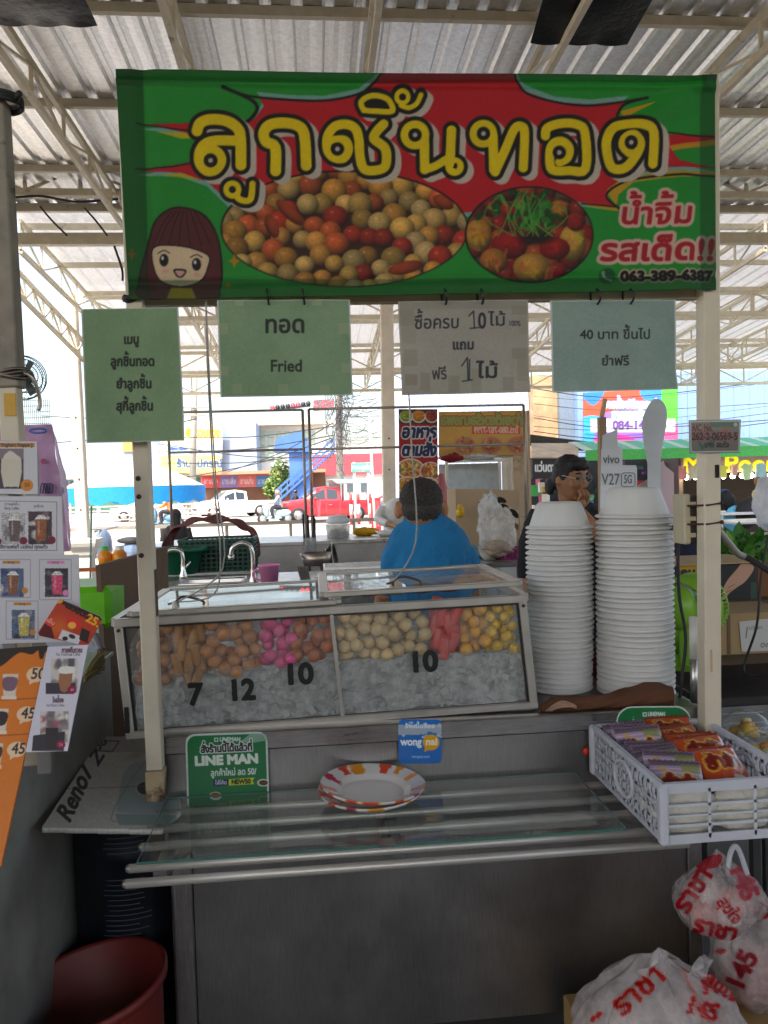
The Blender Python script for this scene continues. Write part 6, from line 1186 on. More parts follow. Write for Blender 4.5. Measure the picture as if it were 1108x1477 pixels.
cv = Canvas(32, 925, 130, 1090, '#d6d2dc', 1.6); cv.text('กาแฟโบราณ', 104, 941, 5, '#4a2030', width=30, bold=.3); cv.text('Thai Traditional Coffee', 98, 946, 3.5, '#4a4048', width=36)
cv.snap(74, 950, 112, 999, ['#cfc9c0', '#8a8078', '#4a4450', '#e8e4dc', '#6a6068', '#c04a50'], 30); cv.poly([(66, 985), (110, 985), (106, 1001), (66, 1001)], '#3a3844'); cv.poly([(86, 969), (105, 969), (99, 996), (87, 996)], '#a07050', smooth=2); cv.poly([(87, 962), (108, 962), (105, 971), (86, 971)], '#e8e4de', smooth=2); cv.ell(104, 995, 6.5, 6, '#8a1f44')
cv.text('โอเลี้ยง', 84, 1013, 5, '#3a2030', width=16, bold=.3); cv.text('Iced Black Coffee', 80, 1019, 3, '#5a5058', width=26)
cv.snap(58, 1026, 98, 1070, ['#cfc9c0', '#8a8078', '#d8c8c0', '#e8e4dc', '#6a6068', '#a04a58'], 30); cv.poly([(48, 1061), (94, 1055), (92, 1083), (46, 1083)], '#2e2c38'); cv.rect(66, 1050, 84, 1080, '#26242e'); cv.ell(88, 1074, 6.5, 6, '#8a1f44'); cv.text('35', 88, 1076, 3, '#e8d0d8'); cv.text('40', 104, 997, 3, '#e8d0d8')
# keep the pictures following the board's lean
tag(sheet('menu_card', cv, [(69, 933), (127, 930), (97, 1083), (37, 1085)], (PLN[0]+PLN[1]*.012, PLN[1]), PRINT('card', trans=0, rough=.35, coat=.2), thick=.004), 'white laminated coffee menu card overlapping the orange menu board', 'menu board')
def drink(cv, x, y, w_, h, liquid, bg):
    cv.rect(x, y, x+w_, y+h, bg[0]); cv.snap(x, y, x+w_, y+h, bg, 18); cx = x+w_*.55; cv.poly([(cx-w_*.26, y+h*.25), (cx+w_*.26, y+h*.25), (cx+w_*.2, y+h*.93), (cx-w_*.2, y+h*.93)], liquid); cv.poly([(cx-w_*.28, y+h*.24), (cx-w_*.12, y+h*.1), (cx+w_*.12, y+h*.1), (cx+w_*.28, y+h*.24)], '#e6e2de'); cv.ell(cx-w_*.1, y+h*.5, w_*.05, h*.25, '#ffffff', .35); cv.speckle(.4, 2, x, y, x+w_, y+h)
YM = 1.55
cv = Canvas(-40, 632, 62, 716, '#d4d2d8', 1.5); cv.rect(-40, 639, 50, 645, '#c88838'); cv.text('[ Yoghurt Frappe ]', 22, 644, 3.6, '#3a2a1a', width=50, bold=.2); cv.rect(-40, 647, 34, 705, '#4a4048'); cv.rect(-40, 647, 34, 662, '#8a7a80'); cv.poly([(2, 662), (31, 662), (28, 700), (24, 702), (9, 702), (5, 700)], '#d8d0bc', smooth=2); cv.poly([(4, 662), (14, 650), (24, 656), (30, 662)], '#dcd6ca', smooth=2); cv.ell(39, 700, 9, 8.5, '#d8892c'); cv.text('50', 39, 702, 4, '#4a2a10'); cv.stroke([(-40, 636), (54, 636), (55, 713)], .6, '#a09aa0')
tag(sheet('drink_menu', cv, [(-40, 634), (53, 637), (55, 713), (-40, 712)], plane_y(YM), PRINT('paper', trans=.1), thick=.003), 'white drink menu sheet showing one tall white frappe, topmost of the three sheets', 'menu sheet')
cv = Canvas(-40, 712, 104, 802, '#d4d2d8', 1.5); cv.stroke([(-40, 722), (82, 724), (82, 794), (-40, 794)], .7, '#55505a'); drink(cv, 3, 740, 33, 44, '#6a5a58', ['#b8b4b4', '#8a868a', '#5a565c', '#d8d4d0']); drink(cv, 41, 738, 33, 46, '#9a5a38', ['#4a3a40', '#8a767a', '#2e2a30', '#d8d4d0']); cv.ell(34, 780, 5.5, 5.5, '#7a1f3c'); cv.ell(75, 779, 5.5, 5.5, '#7a1f3c'); cv.ell(-3, 781, 5.5, 5.5, '#7a1f3c'); cv.text('กาแฟเย็น', 18, 729, 3, '#3a363c', width=22); cv.text('Dirty Coffee', 17, 735, 3, '#3a363c', width=22); cv.text('ชาไทย', 56, 732, 3, '#3a363c', width=14); cv.text('เราใช้กาแฟแท้ บดใหม่ ทุกแก้ว', 30, 791, 3.6, '#2a262c', width=78, bold=.2)
tag(sheet('drink_menu', cv, [(-40, 716), (89, 716), (92, 800), (-40, 801)], plane_y(YM-.02), PRINT('paper', trans=.1), thick=.003), 'white drink menu sheet with two dark iced drinks, middle of the three sheets', 'menu sheet')
cv = Canvas(-40, 796, 122, 934, '#d0ced4', 1.5)
for x0, y0, x1, y1, lq, hd in ((-12, 807, 44, 862, '#8a5a40', '#c88838'), (57, 807, 103, 865, '#d84a70', '#e08ac0'), (9, 867, 55, 922, '#c8b860', '#c88838')): cv.stroke([(x0, y0), (x1, y0), (x1, y1), (x0, y1)], .8, '#8a868c', closed=True); cv.rect((x0+x1)/2-12, y0+2, (x0+x1)/2+13, y0+6, hd); cv.text('เมนู', (x0+x1)/2, y0+5.5, 2.6, '#3a2a20', width=10); drink(cv, (x0+x1)/2-15, y0+13, 32, 40, lq, ['#5a6a88', '#8a8690', '#2a2a32', '#c8c4c0', '#3a4a78'] if lq != '#d84a70' else ['#3a3440', '#6a6470', '#2a2630']); cv.ell(x1-8, y1-10, 4.5, 4.5, hd)
tag(sheet('drink_menu', cv, [(-40, 800), (113, 800), (117, 925), (-40, 930)], plane_y(YM-.04), PRINT('paper', trans=.1), thick=.003), 'large white drink menu sheet with three framed drinks, lowest of the three sheets', 'menu sheet')
cv = Canvas(50, 858, 150, 936, '#b83a20', 1.8); cv.poly([(80, 860), (150, 890), (146, 895), (82, 868)], '#2a1612'); cv.ell(84, 905, 26, 22, '#d8702a', .7, soft=.8); cv.poly([(55, 915), (70, 890), (80, 925), (70, 935)], '#5a1a14'); cv.text('โอวัลติน', 110, 884, 9, '#2a1210', width=38, rot=.5, bold=.8); cv.ell(72, 898, 9, 5, '#d84030', rot=.55); cv.text('เย็น', 72, 899, 4.5, '#f4e0d0', rot=.55); cv.ell(106, 898, 12, 7, '#d82a28', rot=.5); cv.ell(104, 902, 6, 5, '#e8b040'); cv.poly([(90, 908), (118, 918), (112, 931), (84, 921)], '#cfcfd4'); cv.ell(104, 918, 5, 3, '#3a2a28', rot=.4); cv.ell(94, 921, 4, 3, '#3a1a14'); cv.text('25.', 132, 900, 9, '#e8b020', rot=.5, bold=.6); cv.poly([(118, 905), (130, 911), (126, 928), (114, 922)], '#2e2420'); cv.ell(86, 867, 5, 3.5, '#d89a28')
cv.mask_poly([(86, 864), (144, 889), (147, 894), (128, 929), (122, 931), (57, 917), (55, 912)])
tag(sheet('malt_drink_card', cv, [(52, 860), (149, 860), (149, 933), (52, 933)], plane_y(YM-.065), PRINT('card', trans=0, rough=.35, coat=.3), thick=.003, cut=True), 'orange and red malt drink advertising card tilted over the lowest menu sheet', 'card')
b = MB(); xq0, xq1 = at(-40, 940, YM).x, at(116, 940, YM).x; zb0, zb1_ = at(40, 940, YM).z, at(40, 640, YM).z; b.span(xq0, xq0+.02, YM+.008, YM+.02, zk-.2, zb1_, GREY); 
for px in (5, 48): x = at(px, 800, YM).x; b.span(x-.012, x+.012, YM+.006, YM+.016, zk, at(px, 650, YM).z, M('#8f8f8b', .4, .5))
tag(b.build('menu_stand'), 'thin metal uprights holding the drink menu sheets on the stall top', 'stand')
# lilac printed shopping bag behind the menus
Yg = 1.80; lil = FILM((.62, .40, .62), .18, .25, .5, 12); c0 = [at(-30, 614, Yg), at(75, 612, Yg), at(101, 795, Yg), at(-30, 800, Yg)]; bagt = empty('shopping_bag', 'lilac printed plastic shopping bag standing behind the drink menus', 'bag', loc=c0[3]); b = MB(); e = Vector((0, .12, 0)); p = c0; r1 = at(93, 668, Yg+.14)
b.grid(lambda u, v: p[0].lerp(p[1], u).lerp(p[3].lerp(p[2], u), v)+Vector((0, .012*mnoise.noise(Vector((u*5, v*6, 0))), 0)), 16, 16, M('#b48ab0', .4, var=.1, ns=8, bump=.3)); b.grid(lambda u, v: p[1].lerp(at(96, 690, Yg+.16), u).lerp(p[2].lerp(at(103, 790, Yg+.16), u), v)+Vector((0, .01*mnoise.noise(Vector((u*5, v*6, 4))), 0)), 8, 16, M('#a87aa8', .4, var=.1, ns=8, bump=.3)); part(b, 'body', bagt)
b = MB(); q = at(55, 621, Yg-.006); b.tube(catmull([q+Vector((math.cos(a)*.018, 0, math.sin(a)*.005)) for a in [2*math.pi*k/12 for k in range(12)]], 3, True), .002, M('#4a78c8', .4), 6); part(b, 'handle_hole', bagt)
b = MB(); q = at(63, 665, Yg-.004); b.lathe([(0, 0), (.006, 0)], M('#a03a60', .5), q, 12, Matrix.Rotation(R(90), 3, 'X'))
for k in range(4): b.tube(catmull([at(58+k*4, 712, Yg-.004), at(60+k*4, 698, Yg-.004), at(64+k*4, 700, Yg-.004), at(66+k*3, 712, Yg-.004)], 4), .0012, M('#3a3a68', .5), 5)
for k in range(14): q = at(79+random.uniform(0, 14), 680+k*7, Yg+.03+random.uniform(0, .02)); b.ell(q-Vector((0, .01, 0)), (.006, .003, .010), M(random.choice(['#5a88b8', '#c05a80', '#d8d0d8', '#6a3a80', '#8ab0a0']), .5), 8, 6)
part(b, 'print', bagt)
# post, wire grid, fan and yellow banner edge of the drink stall
YL = 1.62; lp = empty('stall_post', 'worn grey post of the drink stall with a wire clamp and cream lower sleeve', 'post', loc=(at(15, 640, YL).x, YL, zk)); b = MB(); a_, c_ = at(-8, 145, YL), at(15, 560, YL); b.bar(c_, a_, .048, .045, M('#8c8477', .75, var=.25, ns=16, dirt='#3a352e', dirt_at=.6), (0, 1, 0), .003); part(b, 'upper_tube', lp); b = MB(); d_ = at(22, 640, YL); b.bar(Vector((d_.x+.005, YL, zk)), c_, .036, .034, PAINT, (0, 1, 0), .002); part(b, 'lower_tube', lp); b = MB(); q = at(20, 585, YL); b.box(q+Vector((.0, -.019, 0)), (.022, .002, .045), M('#c8982a', .5)); part(b, 'sticker', lp)
b = MB(); q = at(18, 541, YL)
for k in range(4): b.tube(catmull([q+Vector((.03*math.cos(a), .03*math.sin(a), .004*k-.006+.004*math.sin(a*2+k))) for a in [2*math.pi*j/10 for j in range(10)]], 3, True), .0035, M('#6f675f', .35, .8), 6)
b.tube(catmull([q+Vector((.03, -.02, 0)), q+Vector((.05, -.03, -.01)), q+Vector((.058, -.02, -.05)), q+Vector((.055, -.02, -.075))], 5), .004, M('#8f877f', .35, .8), 6); part(b, 'clamp', lp)
b = MB(); q = at(5, 152, YL)
for k in range(3): b.tube(catmull([q+Vector((.034*math.cos(a), .034*math.sin(a), .006*k)) for a in [2*math.pi*j/10 for j in range(10)]], 3, True), .005, M((.015, .015, .015), .6), 6)
b.tube([q+Vector((.03, -.02, .0)), q+Vector((.045, -.035, .008))], .006, M((.015, .015, .015), .6), 6); part(b, 'cable_tie', lp)
cv = Canvas(-40, 385, 14, 565, '#d8c020', 1.2); cv.ell(-2, 520, 10, 9, '#b02028'); cv.rect(-40, 540, 14, 565, '#2a2420'); cv.text('ชา', -18, 470, 18, '#a02018', bold=1)
tag(sheet('stall_banner', cv, [(-40, 385), (6, 392), (10, 562), (-40, 565)], plane_y(YL+.05), PRINT('vinyl', trans=.3, rough=.45), thick=.003), 'edge of a yellow stall banner behind the worn grey post', 'banner')
Yf = 3.4; fc = at(33, 545, Yf); fn = empty('wall_fan', 'small grey fan with a wire cage behind the worn grey post', 'fan', loc=fc); ax = Vector((.55, -.83, 0)).normalized(); sx = Vector((ax.y, -ax.x, 0)).normalized()*-1; uzv = Vector((0, 0, 1)); rF = pxs(30, Yf)
b = MB(); WG = M('#5f7f78', .4, .5)
for rr_, dd in ((1, 0), (.97, .03), (.75, .05), (.5, .06), (.97, -.04), (.6, -.06)): b.tube([fc+ax*dd+(sx*math.cos(a)+uzv*math.sin(a))*rF*rr_ for a in [2*math.pi*k/40 for k in range(41)]], .0022, WG, 5, False)
for k in range(36): a = 2*math.pi*k/36; d = sx*math.cos(a)+uzv*math.sin(a); b.tube([fc+ax*.065+d*rF*.15, fc+ax*.05+d*rF*.75, fc+d*rF], .0012, WG, 4, False)
part(b, 'cage', fn)
for k in range(3): b = MB(); a = 1.1+2*math.pi*k/3; d = sx*math.cos(a)+uzv*math.sin(a); e = ax.cross(d); b.grid(lambda u, v: fc+d*rF*(.14+.72*u)+e*rF*.34*(v-.5)*(1-.25*(1-u))+ax*.03*(v-.5), 6, 4, M('#77757a', .4)); part(b, 'blade', fn)
b = MB(); b.tube([fc-ax*.12, fc+ax*.05], .035, M('#3a3a3e', .5), 14); b.tube([fc-ax*.1, fc-ax*.1+Vector((-.02, .05, -.25)), Vector((at(8, 600, 3.5).x, 3.5, fc.z-.3))], .014, M('#3a3a3e', .5), 8); part(b, 'motor', fn)
b = MB(); gm = M('#9fb4c0', .35, .6); g0, g1 = at(2, 578, 3.5), at(73, 622, 3.5)
for k in range(26): x = g0.x+(g1.x-g0.x)*k/25; b.tube([(x, 3.5, g1.z-.3), (x, 3.5, g0.z)], .0015, gm, 4, False)
for k in range(18): z = g1.z-.3+(g0.z-g1.z+.3)*k/17; b.tube([(g0.x, 3.5, z), (g1.x, 3.5, z)], .0015, gm, 4, False)
tag(b.build('wire_grid'), 'pale wire grid panel behind the lilac bag', 'wire grid')
# broom head lying on the stall edge
bt = empty('broom', 'straw hand broom lying on the drink stall edge', 'broom', loc=at(134, 950, 2.2)); b = MB(); random.seed(5)
for k in range(150):
    u = random.random(); p0_ = at(121+6*u, 985-14*random.random(), 2.22-random.random()*.04); p1_ = at(141+11*random.random(), 938+36*u*random.uniform(.6, 1), 2.26+random.random()*.06); b.tube([p0_, p0_.lerp(p1_, .5)+Vector((0, 0, .004)), p1_], .0012, M(('#8a7848', '#6f5f38', '#a08f5a')[k % 3], .8), 4, False)
part(b, 'bristles', bt); b = MB(); b.tube(catmull([at(146, 938, 2.3), at(140, 925, 2.32), at(136, 918, 2.34)], 4), [.012]*4+[.016]*4+[.012], M('#77777a', .5), 10); part(b, 'handle', bt)

# ================================================================== BANNER
def project(p):
    d = Vector(p)-CAM; z = d.dot(FW); return CX+F*d.dot(RT)/z, CY-F*d.dot(UP)/z
def paint(o, cv, back=None):
    """print a canvas on an object's mesh: colour attribute sampled where each vertex lies in the canvas's own units"""
    me = o.data; n = len(me.vertices); co = np.empty(n*3); me.vertices.foreach_get('co', co); co = co.reshape(-1, 3)+np.array(o.matrix_world.translation if o.parent is None else (o.location+o.parent.location))
    d = co-np.array(CAM); z = d@np.array(FW); px = CX+F*(d@np.array(RT))/z; py = CY-F*(d@np.array(UP))/z
    c = np.ones((n, 4)); c[:, :3] = lin(np.clip(cv.get(px, py), 0, 1)); me.color_attributes.new('ink', 'FLOAT_COLOR', 'POINT').data.foreach_set('color', c.astype(np.float32).ravel())
cv = Canvas(160, 92, 1040, 440, '#28a63a', .9)
burst = [(205, 179), (262, 178), (320, 174), (366, 172), (381, 152), (372, 139), (420, 143), (470, 144), (520, 134), (546, 112), (552, 96), (740, 96), (743, 112), (754, 131), (800, 147), (850, 151), (905, 145), (893, 158), (888, 172), (930, 184), (965, 194), (1036, 194), (1036, 200), (965, 210), (980, 232), (1036, 242), (960, 241), (905, 252), (877, 272), (876, 284), (892, 298), (830, 290), (760, 300), (600, 310), (340, 300), (300, 262), (262, 249), (199, 246), (262, 236), (300, 226), (300, 198), (262, 190)]
cv.poly([(x+3*(1 if x > 600 else -1)*(.6), y-7 if y < 160 else y+6) for x, y in burst], '#8fc0b4'); cv.poly([(225, 190), (280, 192), (300, 200), (262, 200)], '#d8c820'); cv.poly([(230, 252), (300, 248), (300, 260)], '#d8c820')
cv.poly([(965, 200), (1036, 198), (1036, 208), (965, 218)], '#d8a820'); cv.poly([(895, 160), (948, 146), (920, 160), (900, 172)], '#d8b020'); cv.poly([(872, 270), (905, 256), (960, 246), (1036, 248), (1036, 254), (960, 256), (915, 262), (893, 280), (890, 297)], '#d8b020'); cv.poly([(840, 284), (892, 298), (892, 304), (845, 296)], '#d8b020')
cv.poly(burst, '#d2202e'); 
for seg in (burst[:13], burst[12:14]): pass
cv.stroke([(322, 126), (360, 138), (420, 143), (475, 143), (525, 131), (548, 108), (553, 96)], 3.2, '#101410', smooth=5); cv.stroke([(322, 126), (360, 142), (371, 155), (362, 170), (345, 182)], 5, '#101410', smooth=4); cv.stroke([(742, 96), (745, 118), (762, 136), (810, 149), (860, 152), (934, 141)], 3, '#101410', smooth=5); cv.stroke([(934, 141), (902, 150), (891, 165), (890, 175)], 3.6, '#101410', smooth=4)
cv.stroke([(198, 178), (250, 186), (300, 190)], 2, '#101410'); cv.stroke([(196, 244), (250, 240), (300, 230)], 2, '#101410'); cv.stroke([(1036, 197), (990, 195), (960, 190)], 2, '#101410'); cv.stroke([(1036, 254), (970, 252), (915, 258), (885, 270), (876, 284), (894, 300)], 3, '#101410', smooth=5); cv.stroke([(840, 293), (892, 298)], 2, '#101410'); cv.poly([(548, 96), (556, 96), (400, 137), (390, 131), (470, 133), (525, 122)], '#8fc0b4', .0)
# meatball picture
pic = Canvas(312, 236, 684, 420, '#4a2e20', .9); random.seed(11)
def morsels(pic, cx, cy, rx, ry, rings, size, cols, shade=.75):
    pts = []
    for k in range(rings):
        for _ in range(60):
            a = random.uniform(0, 6.283); r_ = math.sqrt(random.random()); x, y = cx+rx*r_*math.cos(a), cy+ry*r_*math.sin(a)
            if all(math.hypot(x-p[0], y-p[1]) > size*1.25 for p in pts): pts.append((x, y)); break
    for x, y in sorted(pts, key=lambda p: p[1]):
        c = random.choice(cols); s_ = size*random.uniform(.85, 1.15); fq = random.uniform(.82, 1.1); c = tuple(min(1, v*fq) for v in hx(c)); pic.ell(x+1, y+3, s_*1.1, s_*1.08, '#3a2014', .55, soft=.4); pic.ell(x, y, s_, s_*random.uniform(.88, 1.02), c, shade=shade, rot=random.uniform(0, 3)*0)
        for _ in range(3): pic.ell(x+random.gauss(0, s_*.35), y+random.gauss(0, s_*.35), s_*random.uniform(.1, .4), s_*random.uniform(.05, .18), tuple(v*.8 for v in c), .35, rot=random.uniform(0, 3), soft=.6)
        pic.ell(x-s_*.3, y-s_*.38, s_*.22, s_*.16, '#fff2d0', .35, soft=.8)
morsels(pic, 497, 328, 182, 88, 230, 16, ['#e0c078', '#dcb870', '#e4bc62', '#d8ae58', '#e8c888', '#d8a048', '#d8703a', '#cc4630', '#e0a850', '#deba72'])
for x, y, r_, l in ((418, 305, .75, 26), (585, 385, -.2, 26), (392, 325, 1.2, 18), (640, 290, .5, 16)): pic.ell(x, y, l, 9, '#b8502a', rot=r_, shade=.6)
pic.speckle(.10, 2); pic.mask_ell(497, 329, 177, 83); cv.ell(497, 329, 179, 85, '#14100c'); cv.paste(pic)
pic = Canvas(664, 260, 868, 418, '#6a5a44', .9); random.seed(5)
morsels(pic, 764, 338, 88, 66, 60, 15, ['#b8402a', '#a02a20', '#c86a2a', '#b85a30', '#7a4028', '#c03028'], .8)
for x, y, a, b_, c in ((690, 340, 20, 24, '#d0a040'), (735, 353, 26, 20, '#b02424'), (826, 350, 19, 27, '#d8b04a'), (767, 386, 27, 21, '#d0a044'), (712, 376, 20, 18, '#c8843a'), (800, 358, 22, 16, '#b82622'), (806, 302, 14, 14, '#d08a30'), (830, 322, 12, 10, '#b83028')): pic.ell(x+1, y+3, a, b_, '#2a140c', .7, soft=.3); pic.ell(x, y, a, b_, c, shade=.7); [pic.ell(x+random.gauss(0, a*.35), y+random.gauss(0, b_*.35), a*.35, b_*.12, tuple(v*random.uniform(.6, 1.25) if v*1.25 < 1 else v for v in hx(c)), .6, rot=random.uniform(0, 3)) for _ in range(12)]
pic.ell(775, 342, 34, 14, '#1c120e', .8, soft=.6)
for k in range(70): x, y = 762+random.gauss(0, 24), 305+random.gauss(0, 14); pic.ell(x, y, random.uniform(4, 10), random.uniform(2, 5), random.choice(['#2f8a2c', '#3fa038', '#226a24', '#6ab840', '#1c5420']), .9, rot=random.uniform(0, 3))
for k in range(14): x = 755+random.gauss(0, 26); pic.stroke([(x, 285+random.gauss(0, 8)), (x+random.gauss(0, 12), 312), (x+random.gauss(6, 16), 340)], 1.6, '#6fae48', smooth=3)
pic.speckle(.10, 2); pic.mask_ell(764, 338, 91, 68, .0); cv.ell(764, 338, 93, 70, '#14100c'); cv.paste(pic)
# big lettering drawn with a round brush: white drop shadow, black edge, yellow body
def zz(sc_, ox, oy, pts): return [(ox+x/sc_, oy+y/sc_) for x, y in pts]
def circ(x, y, r_, n=14): return [(x+r_*math.cos(2*math.pi*k/n), y+r_*math.sin(2*math.pi*k/n)) for k in range(n+1)]
Z1 = lambda p: zz(5.036, 260, 120, p); Z2 = lambda p: zz(4.2615, 440, 120, p); Z3 = lambda p: zz(3.4625, 660, 120, p)
LET = [(Z1([(122, 345), (145, 290), (215, 262), (330, 270), (415, 322), (438, 400), (440, 590)]), 16), (Z1([(420, 415), (290, 412), (195, 430), (142, 490), (140, 575), (190, 632), (255, 625), (295, 570), (285, 515), (235, 480), (190, 500)]), 15),
       (Z1(circ(378, 768, 44)), 9), (Z1([(415, 775), (415, 825), (465, 850), (512, 832), (525, 725)]), 9.5), (Z1([(692, 630), (690, 460), (625, 420), (605, 360), (645, 300), (740, 282), (850, 300), (902, 370), (915, 590)]), 16),
       (Z2([(185, 345), (245, 345), (268, 395), (240, 452), (180, 450), (140, 405), (138, 325), (180, 262), (250, 245), (310, 272), (332, 340), (340, 450), (365, 520), (430, 530), (492, 508), (503, 440), (488, 385), (425, 335), (442, 290), (485, 245)]), 14),
       (Z2([(362, 160), (345, 112), (388, 78), (450, 72), (515, 98), (538, 165), (440, 166), (362, 160)]), 8.5), (Z2(circ(600, 80, 36)), 7), (Z2([(592, 132), (640, 146), (688, 120), (714, 68)]), 7.5),
       (Z2(circ(678, 312, 62)), 13), (Z2([(735, 320), (738, 525)]), 14), (Z2([(738, 525), (800, 505), (885, 455)]), 12), (Z2([(902, 285), (895, 440), (890, 490)]), 14), (Z2(circ(922, 508, 34)), 11),
       (Z3(circ(130, 250, 46)), 13.5), (Z3([(178, 262), (184, 430)]), 14), (Z3([(190, 440), (240, 330), (285, 228), (320, 215), (336, 250), (330, 420)]), 13.5),
       (Z3([(440, 262), (450, 222), (520, 200), (600, 206), (638, 250), (640, 425), (560, 436), (475, 430), (462, 360), (475, 305), (520, 288), (558, 320), (550, 370), (512, 392)]), 13.5),
       (Z3([(978, 400), (982, 245), (930, 208), (850, 205), (780, 222), (746, 280), (746, 345), (775, 420), (840, 420), (895, 355), (915, 295), (880, 258), (838, 275), (828, 312), (862, 345)]), 14)]
for dx, dy in ((9, 6), (6, 4), (4, 2)):
    for p, w_ in LET: cv.stroke([(x+dx, y+dy) for x, y in p], w_+11, '#d9cfc2', smooth=4)
for p, w_ in LET: cv.stroke(p, w_+11.5, '#17130c', smooth=4)
for p, w_ in LET: cv.stroke(p, w_, '#f2dc08', smooth=4)
for (x, y), r_ in ((Z1([(220, 558)])[0], 10), (Z1([(378, 768)])[0], 5), (Z2([(200, 397)])[0], 9.6), (Z2([(602, 80)])[0], 4.6), (Z2([(678, 312)])[0], 9.6), (Z3([(131, 249)])[0], 9.6), (Z3([(510, 344)])[0], 9.6), (Z3([(868, 295)])[0], 9.6)):
    cv.ell(x, y, r_, r_, '#17130c')
    if r_ > 8: cv.ell(x, y, 3.4, 3.4, '#d9cfc2')
cv.ell(*Z2([(928, 503)])[0], 2.5, 4, '#17130c'); cv.poly(Z2([(390, 145), (395, 112), (440, 98), (485, 115), (494, 148)]), '#17130c')
# side text and phone
cv.text('น้ำจิ้ม', 946, 322, 22, '#c0202c', width=104, bold=1.2, shear=.12, outline=[(6, '#e8c8b8')]); cv.text('รสเด็ด!!', 948, 375, 22, '#c0202c', width=166, bold=1.6, shear=.12, outline=[(6.5, '#e8c8b8')])
cv.text('063-389-6387', 962, 405, 10.5, '#1a1412', width=132, bold=1.3, outline=[(3.6, '#d8c0a8')]); cv.ell(877, 398, 12, 12, '#1f6a34'); cv.stroke([(871, 393), (874, 400), (882, 404)], 3, '#9ab8a0', smooth=3); cv.ell(871, 393, 2.5, 3, '#9ab8a0'); cv.ell(882, 404, 3, 2.5, '#9ab8a0')
# a plain cartoon girl with a brown bob
G = Canvas(194, 292, 330, 440, '#28a63a', .9); G.poly([(203, 430), (198, 408), (212, 350), (222, 318), (245, 300), (270, 299), (296, 310), (314, 340), (321, 385), (318, 415), (306, 432)], '#191012', smooth=6); G.poly([(206, 428), (201, 408), (214, 351), (224, 320), (246, 302), (270, 301), (294, 312), (312, 341), (318, 386), (316, 414), (304, 430)], '#6a2a2c', smooth=6)
for x0, x1 in ((246, 220), (252, 228), (257, 243), (262, 258), (266, 274), (272, 290), (278, 304)): G.stroke([(x0+2, 304), ((x0+x1)/2, 325), (x1, 354)], 1.2, '#2a1012', smooth=4)
G.poly([(219, 357), (245, 353), (275, 357), (301, 368), (300, 385), (290, 404), (262, 413), (232, 406), (220, 385)], '#191012', smooth=5); G.poly([(220.5, 358), (245, 354.5), (275, 358.5), (299.5, 369), (298.5, 385), (289, 402.5), (262, 411.5), (233, 404.5), (221.5, 385)], '#ecd8b8', smooth=5)
for x, y in ((236, 375), (283, 381)): G.ell(x, y, 6.5, 9, '#1c1216'); G.ell(x-2, y-3, 2, 3, '#f4f0e8'); G.stroke([(x-9, y-10), (x, y-14), (x+8, y-10)], 1.3, '#2a1618', smooth=3)
G.ell(238, 391, 7, 4, '#e8a898', .7, soft=.8); G.ell(284, 396, 7, 4, '#e8a898', .7, soft=.8); G.poly([(250, 388), (268, 389), (264, 398), (258, 400), (253, 397)], '#191012', smooth=3); G.poly([(252, 390), (266, 391), (262, 397), (257, 398)], '#e8b8b0', smooth=3); G.poly([(240, 430), (246, 414), (276, 415), (283, 432)], '#d8b820')
G.m = (np.abs(G.a-np.array(hx('#28a63a'))).sum(-1) > .02).astype(float); cv.paste(G)
for x, y, s_ in ((338, 376, 11), (190, 366, 10), (329, 411, 7), (194, 428, 9)): cv.poly([(x, y-s_), (x+s_*.25, y-s_*.25), (x+s_*.8, y), (x+s_*.25, y+s_*.25), (x, y+s_), (x-s_*.25, y+s_*.25), (x-s_*.8, y), (x-s_*.25, y-s_*.25)], '#d89a28')
# hems: weaker backlight through the doubled vinyl, painted in as darker green
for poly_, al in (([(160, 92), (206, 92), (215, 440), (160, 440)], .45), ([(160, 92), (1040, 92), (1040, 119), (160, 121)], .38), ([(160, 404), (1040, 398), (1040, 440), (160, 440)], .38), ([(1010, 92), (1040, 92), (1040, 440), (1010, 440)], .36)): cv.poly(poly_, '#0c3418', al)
cv.speckle(.04, 2)
VINYL = PRINT('banner', trans=.50, rough=.55, ribs=.0016, wrinkle=.02, wscale=3.2, var=.06)
def fold(U, V):                                   # taut banner with a few pulls at its corners
    d1 = np.exp(-((U-.945)/.02)**2)*.010*np.clip(.2+V, 0, 1); d2 = np.exp(-((U-.045)/.012)**2)*.012
    d3 = .012*np.exp(-(((1-U)*1.2-(V)*.62-.01)/.035)**2)*np.exp(-(1-U)/.14); d4 = .004*np.sin(U*19+V*3)*np.exp(-((V-.95)/.07)**2)+.003*np.sin(U*9+1+V*2)*(1-V); d5 = .006*np.sin(V*3.14)*np.sin(U*3.14)
    d6 = .005*np.exp(-((V-.055)/.018)**2)-.004*np.exp(-((V-.93)/.02)**2)
    return d1-d2*.4+d3+d4-d5+d6
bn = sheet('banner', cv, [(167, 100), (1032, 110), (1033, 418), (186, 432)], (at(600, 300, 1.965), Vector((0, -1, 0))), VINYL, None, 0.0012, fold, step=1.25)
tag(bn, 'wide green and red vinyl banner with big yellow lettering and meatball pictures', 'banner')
for px in (386, 437, 640, 692, 858, 905):
    b = MB(); c = at(px, 430, 1.985); b.tube(catmull([c+Vector((0, .02, .03)), c+Vector((0, -.03, .012)), c+Vector((.003, -.03, -.012)), c+Vector((.003, .02, -.02)), c+Vector((0, .03, .01))], 4, True), .0028, M((.012, .012, .012), .5), 6); tag(b.build('cable_tie'), 'black cable tie holding a hanging paper sign below the banner', 'cable tie', 'cable ties below the banner')
